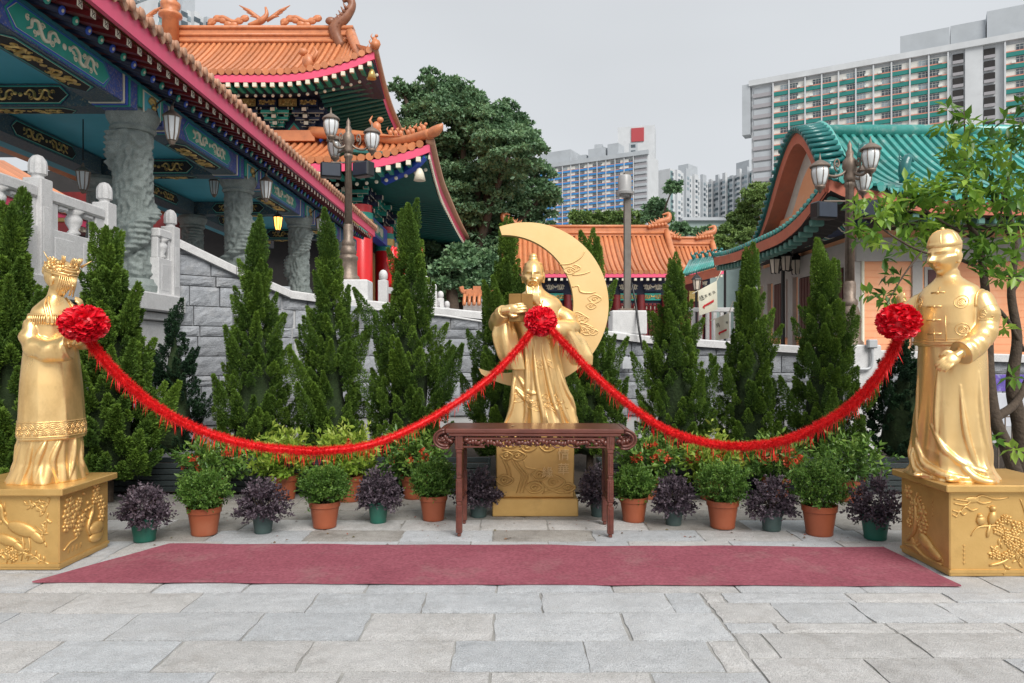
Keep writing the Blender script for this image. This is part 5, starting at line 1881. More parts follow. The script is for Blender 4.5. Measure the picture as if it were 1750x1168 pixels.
# things deep inside the gallery: altar screens with red and gold cloths, and a back hall with an orange eave
bh = empty('side_hall', (-15, 20, 2.3), 'hall with orange eave seen through the gallery', 'building')
m = MB(); m.span((-20, 21, 2.3), (-9.5, 21.3, 6.2)); build('wall', m, MAROON, bh, W=True)
m = MB(); m.span((-12.6, 9, 2.3), (-12.3, 21, 4.9)); build('wall', m, NAVY, bh, W=True)
for k in range(9):
    m = MB(); m.span((-12.28, 9.6 + 1.25 * k, 2.5), (-12.24, 10.5 + 1.25 * k, 3.9)); build('door_panel', m, REDP if k % 2 else GLEAF, bh, W=True)
m = MB(); m.add([(-11.2, 8, 5.05), (-11.2, 21, 5.05), (-14.5, 21, 6.9), (-14.5, 8, 6.9)], [(0, 1, 2, 3)]); build('roof', m, ORTILE, bh, W=True)
rowm = MB(); rowm.tube([(0, 0, 0), (-3.3, 0, 1.85)], .085, 8); rowm = rowm.mesh('tile_row', ORTILE, True)
rf = MB(); rf.bevbox((0, 0, 0), (.1, .12, .12), .004); rf = rf.mesh('rafter_end', CREAM)
for k in range(46):
    link('tile_row', rowm, bh, loc=(3.82, -12 + .28 * k, 2.79))
    link('rafter_end', rf, bh, loc=(3.66, -12 + .28 * k, 2.5))
m = MB(); m.span((-11.3, 8, 4.86), (-11.24, 21, 5.02)); build('fascia', m, PINK, bh, W=True)
for i, (x, y_, d_, w, h_, c_, lab) in enumerate(((330, 400, 19, .5, .9, REDP, 'red and gold altar cloth hanging inside the gallery behind the coping'), (432, 420, 21, .5, 1.2, MAROON, 'dark red altar screen inside the gallery behind the second column'), (105, 330, 13, .45, .5, REDP, 'red cloth covered drum behind the balustrade'))):
    p = px(x, y_, d_)
    root = empty('altar_screen', (p.x, p.y, 2.3), lab, 'screen')
    m = MB(); m.bevbox((0, 0, .8), (w, .08, 1.6), .01); build('cloth', m, c_, root)
    m = gold_scroll(w * .9, .5); m.move(Matrix.Translation((0, -.05, 1.1))); build('gold_embroidery', m, GLEAF, root)
    m = MB(); m.bevbox((0, 0, 1.64), (w + .1, .1, .08), .01); build('top_rail', m, GLEAF, root)
# ---------------------------------------------------------------- roofs
def slope(parent, eave, top, svals, r, mt, sag=.0, steps=9, pan=True, npan=24, W=True, end=None):
    'pan surface plus one half round tile row per s; eave(s), top(s) give points; sag makes the hollow curve'
    def P(s, t):
        a, b_ = Vector(eave(s)), Vector(top(s))
        p = a.lerp(b_, t)
        p.z -= sag * 4 * t * (1 - t) * (b_ - a).length * .1
        return p
    if pan:
        m = MB()
        s0, s1 = min(svals), max(svals)
        m.grid([[P(s0 + (s1 - s0) * i / npan, j / steps) - Vector((0, 0, r * .5)) for i in range(npan + 1)] for j in range(steps + 1)])
        build('roof_surface', m, mt, parent, W=W, smooth=True)
    for s in svals:
        m = MB()
        path = [P(s, j / steps) for j in range(steps + 1)]
        if (path[-1] - path[0]).length < .25: continue
        m.tube(path, r, 7)
        if end is not False:
            d = (path[0] - path[1]).normalized()
            m.tube([path[0], path[0] + d * r * .5], [r * 1.15, r * 1.15], 9)
        build('tile_row', m, mt, parent, W=W, smooth=True, sharp=45)

def beast(m, c, s, flip=1):
    'small crouching roof figure'
    c = Vector(c)
    m.ball(c + Vector((0, 0, .3 * s)), (.2 * s, .14 * s, .26 * s), 8, 6)
    m.ball(c + Vector((flip * .16 * s, 0, .62 * s)), (.15 * s, .12 * s, .13 * s), 8, 6)
    m.tube([c + Vector((-flip * .12 * s, 0, .3 * s)), c + Vector((-flip * .3 * s, 0, .6 * s)), c + Vector((-flip * .18 * s, 0, .8 * s))], [.08 * s, .06 * s, .02 * s], 6)
    m.tube([c + Vector((flip * .1 * s, 0, .25 * s)), c + Vector((flip * .22 * s, 0, 0))], [.07 * s, .05 * s], 6)
    m.box(c, (.5 * s, .25 * s, .1 * s))

def bracket_mesh():
    'stacked bracket set: three tiers of arms, each outlined in cream'
    a, t = MB(), MB()
    for k in range(3):
        w = .5 + .42 * k
        z = .22 * k
        a.bevbox((0, -.14 * k, z), (w, .16, .13), .01)
        a.bevbox((0, -.14 * k - .1, z), (.16, .5, .13), .01)
        for x in (-w / 2 + .05, 0, w / 2 - .05):
            a.bevbox((x, -.14 * k - .02, z + .11), (.16, .2, .1), .01)
            t.box((x, -.14 * k - .124, z + .075), (.17, .012, .016)); t.box((x - .075, -.14 * k - .124, z + .11), (.014, .012, .08)); t.box((x + .075, -.14 * k - .124, z + .11), (.014, .012, .08))
        t.box((0, -.14 * k - .085, z - .062), (w, .012, .018))
        t.box((0, -.14 * k - .355, z), (.17, .012, .13))
    return a.mesh('bracket_set', NAVY), a.mesh('bracket_set', GRNP), t.mesh('bracket_trim', CREAM)
BRK = bracket_mesh()
def bracket(parent, loc, k=0, s=1., rz=0.):
    o = link('bracket_set', BRK[k % 2], parent, loc=tuple(Vector(loc) - wloc(parent)), sc=(s, s, s), rot=(0, 0, rz))
    link('bracket_trim', BRK[2], o)

# ---- main hall, double eaved
mh = empty('temple_hall', (-17, 40, 1.2), 'grand double eaved temple hall with orange tiled roofs and red columns', 'building')
UPT = lambda x: -5.6 - x                       # metres left of the upper corner
def ue(x):
    u = max(0, UPT(x))
    return Vector((x, 29.5, 12.95 + .95 * max(0, 1 - u / 4.2) ** 2))
def ut(x):
    if x < -8.9: return Vector((x, 40, 18.6))
    f = (-5.6 - x) / 3.3
    return Vector((x, 29.5 + 10.5 * f * .98, 13.9 + 4.7 * f ** 1.5))
xs = list(np.arange(-23.5, -5.65, .3))
slope(mh, ue, ut, xs, .12, ORTILE, sag=.9, npan=60)
m = MB()                                        # ridge with mouldings
m.span((-27, 39.7, 18.4), (-8.7, 40.3, 19.4)); build('ridge', m, ORTRIM, mh, W=True)
for z_, w_ in ((18.55, .42), (18.9, .36), (19.3, .42)):
    m = MB(); m.tube([(-27, 39.7, z_), (-8.7, 39.7, z_)], w_ * .28, 8); build('ridge_moulding', m, ORTRIM, mh, W=True, smooth=True)
m = MB()                                        # dragon at the ridge end
m.tube(catmull([(-9.3, 39.8, 18.2), (-9.7, 39.7, 19.2), (-9.1, 39.7, 19.9), (-8.75, 39.7, 20.5), (-8.95, 39.7, 20.9), (-9.25, 39.7, 20.7)], 26), [.3, .36, .3, .22, .24, .08], 10)
for k in range(7):
    m.tube([(-9.6 + .1 * k, 39.5, 19.0 + .2 * k), (-9.95 + .13 * k, 39.4, 19.3 + .2 * k)], [.12, .02], 5)
m.ball((-9.9, 39.6, 19.6), (.3, .2, .22), 8, 6)
build('ridge_dragon', m, mat('dark_glazed_dragon', (.3, .13, .07), (.2, .08, .045), rough=.4, scale=4), mh, W=True, smooth=True)
m = MB(); m.lathe([(.42, 17.9), (.42, 19.6), (.6, 19.7), (.6, 19.85), (.35, 20.0), (.5, 20.2), (.52, 20.4), (.3, 20.6), (.42, 20.8), (.4, 21.0), (.22, 21.3), (.3, 21.5), (.1, 22), (.02, 22.5)], 14, (-18.5, 39.3, 0))
build('pagoda_finial', m, ORTRIM, mh, W=True, smooth=True)
for x0, kind in ((-15.6, 0), (-13.6, 1), (-11.6, 0), (-20.5, 1)):      # phoenixes and cloud scrolls along the ridge
    m = MB()
    if kind == 0:
        for k in range(7):
            m.ball((x0 - .9 + .3 * k, 39.9, 19.7 + .18 * math.sin(k * 1.3)), (.26, .12, .2), 8, 6)
        m.tube(catmull([(x0 - 1.1, 39.9, 19.5), (x0 - .4, 39.9, 19.95), (x0 + .3, 39.9, 19.7), (x0 + 1.1, 39.9, 19.95)], 20), .12, 6)
    else:
        m.tube(catmull([(x0 - .9, 39.9, 19.5), (x0 - .2, 39.9, 19.75), (x0 + .1, 39.9, 20.1), (x0 + .05, 39.9, 20.5)], 14), [.1, .2, .12, .06], 7)
        for s in (-1, 1):
            for k in range(4):
                m.tube([(x0 + s * .1, 39.9, 19.75), (x0 + s * (.5 + .12 * k), 39.9, 20.0 + .1 * k), (x0 + s * (.8 + .2 * k), 39.9, 20.0 + .2 * k)], [.1, .1, .02], 5)
    build('ridge_figure', m, ORTRIM, mh, W=True, smooth=True)
hip = [(-8.8, 39.6, 18.9), (-7.6, 36.2, 16.4), (-6.5, 32.8, 14.7), (-5.5, 29.3, 14.0)]
m = MB(); m.tube(catmull(hip, 20), [.3, .22, .18, .2], 8); build('hip_ridge', m, ORTRIM, mh, W=True, smooth=True)
for k in range(6):
    p = catmull(hip, 40)[22 + 3 * k]
    m = MB(); beast(m, p + Vector((0, 0, .15)), .5); build('ridge_beast', m, ORTRIM, mh, W=True, smooth=True)
m = MB(); beast(m, (-8.6, 30.6, 13.4), 1.3, -1); build('ridge_beast', m, ORTRIM, mh, W=True, smooth=True)
m = MB(); m.add([(-5.6, 29.5, 13.9), (-5.75, 33, 13.25), (-6, 38, 13.4), (-6.2, 46, 13.6), (-8.9, 40, 18.6)], [(0, 1, 2, 3, 4)]); build('side_roof', m, ORTILE, mh, W=True)
def eave_band(parent, pts, z0, z1, mt, name, t=.08):
    m = MB()
    vs, fs = [], []
    for p in pts:
        p = Vector(p)
        vs += [(p.x, p.y, p.z + z0), (p.x, p.y, p.z + z1), (p.x, p.y + t, p.z + z1), (p.x, p.y + t, p.z + z0)]
    for i in range(len(pts) - 1):
        for j in range(4):
            fs.append((4 * i + j, 4 * i + (j + 1) % 4, 4 * i + 4 + (j + 1) % 4, 4 * i + 4 + j))
    m.add(vs, fs)
    return build(name, m, mt, parent, W=True)
xe = np.linspace(-24, -5.6, 40)
eave_band(mh, [ue(x) for x in xe], -.42, -.13, PINK, 'fascia')
sqe = MB(); sqe.bevbox((0, 0, 0), (.17, .12, .17), .006); sqA = sqe.mesh('rafter_end', CREAM); 
sqB = MB(); sqB.bevbox((0, .35, 0.02), (.16, .8, .16), .006); sqB = sqB.mesh('rafter', GRNP)
rd = MB(); rd.ball((0, 0, 0), (.07, .05, .07), 8, 6); rd = rd.mesh('rafter_end', CREAM)
for x in np.arange(-13, -5.7, .36):
    p = ue(x) - wloc(mh)
    r_ = link('rafter', sqB, mh, loc=(p.x, p.y + .12, p.z - .52))
    link('rafter_end', sqA, r_, loc=(0, -.06, 0))
    link('rafter_end', rd, r_, loc=(.18, .55, -.22))
m = MB()
m.grid([[ue(x) + Vector((0, .1, -.4)) for x in xe], [Vector((x, 32, 12.7)) for x in xe]]); build('soffit', m, NAVY, mh, W=True)
# side eave of the upper roof
us = catmull([(-5.6, 29.5, 13.9), (-5.72, 33, 13.2), (-5.98, 38, 13.4), (-6.2, 46, 13.6)], 30)
m = MB(); m.tube(us, .16, 6); build('eave_edge', m, TILEEDGE, mh, W=True, smooth=True)
m = MB(); m.grid([[p + Vector((-.02, 0, -.12)) for p in us], [p + Vector((-.05, 0, -.45)) for p in us]]); build('fascia', m, PINK, mh, W=True)
m = MB(); m.grid([[p + Vector((-.05, 0, -.4)) for p in us], [Vector((-8.4, p.y + 1.6, 12.6)) for p in us]]); build('soffit', m, NAVY, mh, W=True)
rr_ = MB(); rr_.tube([(0, 0, 0), (-2.5, 0, -.5)], .09, 6); GRND = mat('dark_green_rafter', (.012, .13, .115), (.01, .1, .09), rough=.5, scale=4)
rr_ = rr_.mesh('rafter', GRND)
for k in range(26):
    p = us[min(29, k + 1)] - wloc(mh)
    link('rafter', rr_, mh, loc=(p.x - .08, p.y, p.z - .45))
m = MB(); m.lathe([(.16, -.25), (.19, -.25), (.13, 0), (.08, .12), (.02, .16)], 12, (-5.75, 29.75, 13.0)); build('eave_bell', m, GLEAF, mh, W=True, smooth=True)
# upper storey wall: painted frieze, bracket tier, panels
m = MB(); m.span((-26, 32, 10.4), (-8.2, 33, 12.9)); build('upper_wall', m, NAVY, mh, W=True)
m = MB(); m.span((-8.6, 32.3, 10.4), (-8.15, 48, 12.7)); build('upper_wall', m, NAVY, mh, W=True)
for k in range(9):
    x = -8.9 - .9 * k
    m = MB(); m.bevbox((x, 31.7, 12.45), (.8, .06, .34), .02); f_ = build('painted_panel', m, GLEAF if k % 2 else NAVY, mh, W=True)
    m = gold_scroll(.75, .3); m.move(Matrix.Translation((x, 31.66, 12.45))); build('gold_scrollwork', m, GLEAF, f_, W=True)
for k in range(6):
    bracket(mh, (-8.9 - 1.35 * k, 31.75, 11.45), k, 1.12)
    m = MB(); m.prism([(-.42, -.28), (.42, -.28), (.25, .05), (0, .34), (-.25, .05)], .05, Matrix.Translation((-9.6 - 1.35 * k, 31.98, 11.32)) @ Matrix.Rotation(R(90), 4, 'X')); g_ = build('gable_panel', m, GRNP, mh, W=True)
    m = MB(); m.prism([(-.3, -.26), (.3, -.26), (.18, 0), (0, .22), (-.18, 0)], .05, Matrix.Translation((-9.6 - 1.35 * k, 31.96, 11.32)) @ Matrix.Rotation(R(90), 4, 'X')); build('gable_panel', m, mat('salmon_paint%d' % k, (.55, .12, .07), rough=.5), g_, W=True)
for k in range(4):
    x = -9.3 - 2.1 * k
    M = Matrix.Translation((x, 31.9, 10.72)) @ Matrix.Rotation(R(90), 4, 'X')
    bx_ = MB(); bx_.span((x - .95, 31.9, 10.5), (x + .95, 31.99, 10.94)); pp = build('frieze_board', bx_, BLUP, mh, W=True)
    painted_face(pp, M, 1.5, .4)
# lower roof
def le(x):
    u = max(0, -2.94 - x)
    return Vector((x, 26, 8.45 + .7 * max(0, 1 - u / 3.6) ** 2))
def lt(x):
    if x < -7.4: return Vector((x, 31.4, 10.6))
    f = max(0, (-2.94 - x) / 4.46)
    return Vector((x, 26 + 5.4 * f * .98, 9.15 + 1.45 * f ** 1.3))
slope(mh, le, lt, list(np.arange(-13.5, -3.0, .3)), .12, ORTILE, sag=.5, npan=40)
xe = np.linspace(-14, -2.95, 30)
eave_band(mh, [le(x) for x in xe], -.42, -.13, PINK, 'fascia')
for x in np.arange(-12, -3.0, .36):
    p = le(x) - wloc(mh)
    r_ = link('rafter', sqB, mh, loc=(p.x, p.y + .12, p.z - .52))
    link('rafter_end', sqA, r_, loc=(0, -.06, 0))
    link('rafter_end', rd, r_, loc=(.18, .55, -.22))
hip = [(-8.6, 31.2, 11.0), (-6, 29.4, 10.3), (-4.2, 27.4, 9.55), (-2.9, 25.9, 9.35)]
hp_ = catmull(hip, 40)
m = MB(); m.tube(hp_, [.26, .2, .18, .2], 8); build('hip_ridge', m, ORTRIM, mh, W=True, smooth=True)
for k in range(7):
    m = MB(); beast(m, hp_[22 + int(2.4 * k)] + Vector((0, 0, .14)), .45); build('ridge_beast', m, ORTRIM, mh, W=True, smooth=True)
m = MB(); beast(m, hp_[17] + Vector((0, 0, .15)), .9, 1); build('ridge_beast', m, ORTRIM, mh, W=True, smooth=True)
m = MB(); m.tube(catmull([(-3.0, 26, 9.35), (-2.75, 25.8, 9.4), (-2.55, 25.65, 9.5), (-2.45, 25.6, 9.62)], 12), [.16, .2, .14, .03], 8); build('corner_dragon_head', m, ORTRIM, mh, W=True, smooth=True)
m = MB(); m.span((-13, 30.9, 10.55), (-8.4, 31.6, 11.0)); build('upper_trim_ridge', m, ORTRIM, mh, W=True)
ls = catmull([(-2.94, 26, 9.15), (-2.93, 28.5, 8.66), (-2.92, 31.5, 8.46), (-2.88, 42, 8.6), (-2.5, 52, 8.62), (-2.2, 58, 8.85)], 60)
m = MB(); m.tube(ls, .17, 6); build('eave_edge', m, TILEEDGE, mh, W=True, smooth=True)
m = MB(); m.grid([[p + Vector((0, 0, -.12)) for p in ls], [p + Vector((-.04, 0, -.48)) for p in ls]]); build('fascia', m, PINK, mh, W=True)
m = MB(); m.grid([[p + Vector((0, 0, .1)) for p in ls], [Vector((-8.3, 31 + (p.y - 26) * .75, 10.9)) for p in ls]]); build('side_roof', m, ORTILE, mh, W=True)
m = MB(); m.grid([[p + Vector((-.05, 0, -.46)) for p in ls], [Vector((-6.6, max(28.5, p.y), 8.9)) for p in ls]]); build('soffit', m, NAVY, mh, W=True)
m = MB(); m.grid([[le(x) + Vector((0, .1, -.4)) for x in xe], [Vector((x, 28.6, 8.9)) for x in xe]]); build('soffit', m, NAVY, mh, W=True)
rl = MB(); rl.tube([(0, 0, 0), (-3.4, .3, .36)], .085, 6); rl = rl.mesh('rafter', GRND)
re_ = MB(); re_.bevbox((.02, 0, 0), (.06, .14, .16), .005); re_ = re_.mesh('rafter_end', CREAM)
for k in range(80):
    p = catmull([tuple(q_) for q_ in ls], 82)[k + 1] - wloc(mh)
    r_ = link('rafter', rl, mh, loc=(p.x - .1, p.y, p.z - .55))
    link('rafter_end', re_, r_, loc=(.04, 0, 0))
m = MB(); m.lathe([(.18, -.28), (.22, -.28), (.15, 0), (.09, .14), (.02, .18)], 12, (-3.35, 26.3, 8.05)); build('eave_bell', m, CREAM, mh, W=True, smooth=True)
m = MB()
m.tube(catmull([(-3.1, 26.15, 8.6), (-3.6, 26.6, 8.35), (-4.1, 27.2, 8.3), (-4.9, 28, 8.2)], 12), [.12, .18, .2, .22], 6); build('corner_beam', m, BLUP, mh, W=True)
# lower storey: wall, columns, brackets
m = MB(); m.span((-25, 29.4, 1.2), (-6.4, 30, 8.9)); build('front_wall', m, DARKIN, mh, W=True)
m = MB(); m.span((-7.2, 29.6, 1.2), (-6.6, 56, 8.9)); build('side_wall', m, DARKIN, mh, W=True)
for k in range(6):
    bracket(mh, (-6.5 - 1.5 * k, 28.9, 7.3), k + 1, 1.25)
for k in range(12):
    bracket(mh, (-6.1, 29.8 + 2.1 * k, 7.35), k, 1.25, R(90))
for y in (28, 33, 38, 43, 48, 53):
    m = MB(); m.lathe([(.42, 1.2), (.42, 6.3), (.4, 6.35), (.4, 7.2)], 20, (-5.8, y, 0)); c_ = build('red_column', m, REDP, mh, W=True, smooth=True, sharp=40)
    m = MB(); m.lathe([(.44, 6.1), (.44, 6.9)], 20, (-5.8, y, 0)); build('painted_collar', m, GRNP, c_, W=True, smooth=True, sharp=40)
    m = MB(); m.lathe([(.455, 6.35), (.455, 6.65)], 20, (-5.8, y, 0)); build('painted_collar', m, GLEAF, c_, W=True, smooth=True, sharp=40)
for y0 in (28, 33, 38, 43, 48):
    m = MB(); m.span((-6, y0 + .4, 6.3), (-5.6, y0 + 4.6, 7.0)); bm = build('tie_beam', m, BLUP, mh, W=True)
    M = Matrix.Translation((-5.598, y0 + 2.5, 6.65)) @ Matrix(((0, 0, 1, 0), (1, 0, 0, 0), (0, 1, 0, 0), (0, 0, 0, 1)))
    painted_face(bm, M, 2.4, .6)
    m = MB(); m.span((-6.58, y0 + .7, 3.2), (-6.5, y0 + 4.3, 6.2)); build('door_panel', m, GLEAF if y0 % 2 else MAROON, mh, W=True)
for x0 in (-10, -8):
    m = MB(); m.span((x0, 27.8, 6.3), (x0 + 1.9, 28.2, 7.0)); bm = build('tie_beam', m, BLUP, mh, W=True)
    painted_face(bm, Matrix.Translation((x0 + .95, 27.79, 6.65)) @ Matrix.Rotation(R(90), 4, 'X'), 1.5, .6)
# red carved figure stand beside the columns
rf_ = empty('red_carving', px(690, 470, 24), 'bright red carved ornament between the red columns', 'ornament')
m = MB()
for k in range(9):
    a = k * .7
    m.tube(catmull([(-.5 + .12 * k, 0, -.4), (-.4 + .12 * k + .1 * math.sin(a), -.1, .2), (-.5 + .13 * k, 0, .5 + .25 * math.sin(a * 1.7)), (-.35 + .12 * k, 0, .75 + .2 * math.cos(a))], 14), [.09, .12, .1, .04], 6)
m.ball((0, -.1, .35), (.45, .2, .35), 10, 8)
build('carved_scrolls', m, REDP, rf_, smooth=True)
m = MB(); m.bevbox((0, .1, -1.7), (1.1, .3, 2.9), .02); build('stand', m, MAROON, rf_)
# white stair balustrade falling away from the lamp
sb = empty('balustrade', px(700, 520, 16), 'white stone stair balustrade behind the tallest cypress', 'balustrade')
PS = [(655, 462, 16), (692, 470, 18), (727, 472, 20), (741, 485, 21.5), (753, 498, 23), (764, 515, 24.5)]
for i, (x, y, d_) in enumerate(PS):
    p = px(x, y, d_)
    m = MB(); m.bevbox((p.x, p.y, p.z - .75), (.2, .2, 1.05), .01); pst = build('post', m, GRANITE, sb, W=True)
    m = MB(); lotus(m, (p.x, p.y, p.z - .24), .09, .25); build('finial', m, GRANITE, pst, W=True, smooth=True)
    if i:
        q_ = px(*PS[i - 1])
        m = MB()
        for z0, z1 in ((-1.25, -.75), (-.5, -.36)):
            vs = [(a.x, a.y + o, a.z + z) for a in (q_, p) for o in (-.05, .05) for z in (z0, z1)]
            m.add(vs, [(0, 1, 5, 4), (2, 6, 7, 3), (1, 3, 7, 5), (0, 4, 6, 2)])
        build('rail', m, GRANITE, sb, W=True)
# small tiled wall end
sw = empty('tiled_wall', px(815, 530, 24), 'small wall with orange tiled coping beside the big leafy tree', 'wall')
a, b_ = px(792, 512, 24), px(842, 512, 24)
m = MB(); m.span((a.x, 23.9, 1.1), (b_.x + .6, 24.1, a.z - .1)); build('wall', m, GRANITE, sw, W=True)
m = MB(); m.span((a.x + .1, 23.85, a.z + .1), (b_.x + .6, 24.15, a.z + .3)); m.tube(catmull([(a.x + .3, 24, a.z + .28), (a.x, 24, a.z + .25), (a.x - .08, 24, a.z + .42)], 8), .08, 6); m.box((a.x + .45, 24, a.z + .35), (.25, .2, .16)); build('ridge', m, ORTRIM, sw, W=True)
for k in range(10):
    m = MB(); m.tube([(a.x + .05 + .16 * k, 23.6, a.z - .2), (a.x + .05 + .16 * k, 23.9, a.z + .15)], .06, 7); build('tile_row', m, ORTILE, sw, W=True, smooth=True)

# ---- back hall in the centre
def gable_hall(name, label, x0, x1, d0, d1, ze, zr, mt, trim, rowgap, r, wall, ridge_h=.5, dragon=True, cols=6):
    root = empty(name, ((x0 + x1) / 2, d0, 1.2), label, 'building')
    eave = lambda x: Vector((x, d0, ze + .25 * max(0, abs(x - (x0 + x1) / 2) / ((x1 - x0) / 2) - .8) * 5 * .3))
    top = lambda x: Vector((x, d1, zr))
    slope(root, eave, top, list(np.arange(x0, x1 + .01, rowgap)), r, mt, sag=.55, npan=30)
    m = MB(); m.span((x0 - .1, d1 - .2, zr - .1), (x1 + .1, d1 + .2, zr + ridge_h)); build('ridge', m, trim, root, W=True)
    for z_ in (.1, ridge_h):
        m = MB(); m.tube([(x0 - .1, d1 - .2, zr + z_), (x1 + .1, d1 - .2, zr + z_)], .09, 6); build('ridge_moulding', m, trim, root, W=True, smooth=True)
    for sx, xx in ((-1, x0), (1, x1)):
        m = MB(); m.tube(catmull([(xx, d0 - .05, ze + .2), (xx, d0 + (d1 - d0) * .5, ze + (zr - ze) * .38), (xx, d1 - .1, zr + .2)], 12), .2, 8); build('verge_ridge', m, trim, root, W=True, smooth=True)
        if dragon:
            m = MB(); m.tube(catmull([(xx - sx * 1.1, d1 - .25, zr + .35), (xx - sx * .5, d1 - .25, zr + .75), (xx + sx * .05, d1 - .25, zr + .9), (xx + sx * .1, d1 - .25, zr + 1.25), (xx - sx * .3, d1 - .25, zr + 1.2)], 20), [.06, .17, .2, .13, .03], 8)
            for k in range(9): m.tube([(xx - sx * (.05 + .11 * k), d1 - .3, zr + .8 - .04 * k), (xx - sx * (.12 + .13 * k), d1 - .34, zr + 1.05 - .04 * k + .1 * (k % 2))], [.08, .015], 5)
            for k in range(6): m.ball((xx - sx * (.1 + .2 * k), d1 - .32, zr + .62 - .03 * k), (.13, .1, .12), 6, 5)
            build('ridge_dragon', m, trim, root, W=True, smooth=True)
    eave_band(root, [eave(x) for x in np.linspace(x0, x1, 12)], -.3, -.1, PINK, 'fascia')
    rr2 = MB(); rr2.bevbox((0, 0, 0), (.14, .2, .14), .005); rr2 = rr2.mesh('rafter_end', CREAM)
    for x in np.arange(x0 + .1, x1, .34):
        p = eave(x) - wloc(root)
        link('rafter_end', rr2, root, loc=(p.x, p.y + .15, p.z - .4))
    m = MB(); m.span((x0 + .6, d0 + 1.2, 1.2), (x1 - .6, d0 + 1.6, ze)); build('wall', m, wall, root, W=True)
    m = MB(); m.add([(x0, d1, zr), (x1, d1, zr), (x1, d1 * 2 - d0, ze), (x0, d1 * 2 - d0, ze)], [(0, 1, 2, 3)]); build('rear_roof', m, mt, root, W=True)
    if cols:
        w = (x1 - x0 - 1.6) / cols
        for k in range(cols + 1):
            x = x0 + .8 + w * k
            m = MB(); m.lathe([(.22, 1.2), (.22, ze - 1.2)], 14, (x, d0 + .9, 0)); build('red_column', m, MAROON, root, W=True, smooth=True, sharp=40)
        for k in range(cols):
            x = x0 + .8 + w * (k + .5)
            for z_, hh, mt2 in ((ze - .75, .5, NAVY), (ze - 1.3, .4, GRNP)):
                m = MB(); m.bevbox((x, d0 + 1.05, z_), (w - .46, .1, hh), .01); bb = build('painted_panel', m, mt2, root, W=True)
                m = gold_scroll(w * .8, hh * .8); m.move(Matrix.Translation((x, d0 + .98, z_))); build('gold_scrollwork', m, CREAM if hh > .45 else GLEAF, bb, W=True)
            for j in range(4):
                xx = x - w / 2 + .23 + (w - .46) * (j + .5) / 4
                m = MB(); m.bevbox((xx, d0 + 1.1, 3.2), ((w - .46) / 4 - .05, .08, 2.2), .01); dd = build('door_leaf', m, MAROON, root, W=True)
                m = MB(); m.bevbox((xx, d0 + 1.05, 3.7), ((w - .46) / 4 - .2, .04, 1.0), .01); build('lattice', m, CREAM, dd, W=True)
                for q_ in range(3):
                    m = MB(); m.tube([(xx + .16 * math.cos(t_), d0 + 1.02, 3.4 + .32 * q_ + .13 * math.sin(t_)) for t_ in np.linspace(0, 2 * PI, 10)], .03, 4); build('lattice_ring', m, MAROON, dd, W=True)
    return root
a, b_ = px(862, 465, 40), px(1168, 465, 40)
gable_hall('back_hall', 'hall with broad orange tiled roof and dragon ridge behind the moon', a.x, b_.x, 40, 44.5, a.z, 1.6 + 212 * 44.5 / 1240 - .5, ORTILE, ORTRIM, .29, .11, NAVY)
a, b_ = px(1150, 462, 47), px(1238, 462, 47)
gable_hall('back_hall', 'smaller orange roofed hall behind the steel pole and cream banners', a.x, b_.x, 47, 50, a.z, 1.6 + 190 * 50 / 1240 - .4, ORTILE, ORTRIM, .3, .11, NAVY, cols=3)

# ---- right hall: green tiles, peach walls
TTILE = mat('teal_glazed_tile', (.07, .36, .32), (.05, .28, .25), rough=.28, scale=5, bump=.2, bscale=14, spots=(.42, .5, .46), spotscale=4, spotamt=.65, coat=.3)
objvar(TTILE, .2)
TDARK = mat('deep_teal_glaze', (.015, .17, .16), (.01, .11, .11), rough=.3, scale=5, bump=.2, bscale=20, coat=.3)
PEACH = mat('peach_render', (.85, .41, .22), (.8, .36, .19), rough=.8, scale=1.2, spots=(.82, .52, .37), spotscale=1.6, spotamt=.5)
SALMON = mat('salmon_fascia', (.56, .17, .1), (.46, .13, .08), rough=.6, scale=3, spots=(.35, .15, .1), spotscale=4, spotamt=.6)
GREYST = mat('grey_stone_trim', (.42, .4, .38), (.35, .335, .315), rough=.75, scale=4, bump=.2, bscale=40)
CREAMW = mat('pale_gable_render', (.62, .58, .52), (.54, .5, .45), rough=.8, scale=2, spots=(.4, .37, .33), spotscale=2, spotamt=.4)
WINR = mat('dark_red_timber', (.09, .022, .02), (.06, .015, .014), rough=.5, scale=8)
RX, RE, D0, DR, D1 = 6.2, 5.14, 11.8, 15.1, 18.5
rh = empty('right_hall', (10, 15, 1.1), 'peach walled hall with teal glazed tile roof and curved gable', 'building')
ZE, ZR = 4.12, 6.1
def re(x):
    u = max(0, x - RE)
    return Vector((x, D0, ZE + .38 * max(0, 1 - u / 2.6) ** 2))
def rt(x):
    if x > RX + .1: return Vector((x, DR, ZR))
    f = (x - RE) / (RX + .1 - RE)
    return Vector((x, D0 + 1.5 * f, 4.5 + .55 * f))
slope(rh, re, rt, list(np.arange(RE + .12, 15.5, .18)), .054, TTILE, sag=.75, steps=12, npan=50)
m = MB(); m.tube([(RX + .05, DR, ZR + .08), (16, DR, ZR + .08)], .13, 10); build('ridge', m, TTILE, rh, W=True, smooth=True)
m = MB(); m.grid([[(RX, DR, ZR), (16, DR, ZR)], [(RX, D1, ZE), (16, D1, ZE)]]); build('rear_roof', m, TTILE, rh, W=True)
dd_ = MB(); dd_.prism([(-.075, .05), (-.06, -.02), (0, -.07), (.06, -.02), (.075, .05)], .025, Matrix.Rotation(R(90), 4, 'X')); dd_ = dd_.mesh('drip_tile', TTILE)
for x in np.arange(RE + .22, 12.5, .21):
    p = re(x) - wloc(rh); link('drip_tile', dd_, rh, loc=(p.x, p.y - .02, p.z - .06))
xe = np.linspace(RE, 15, 30)
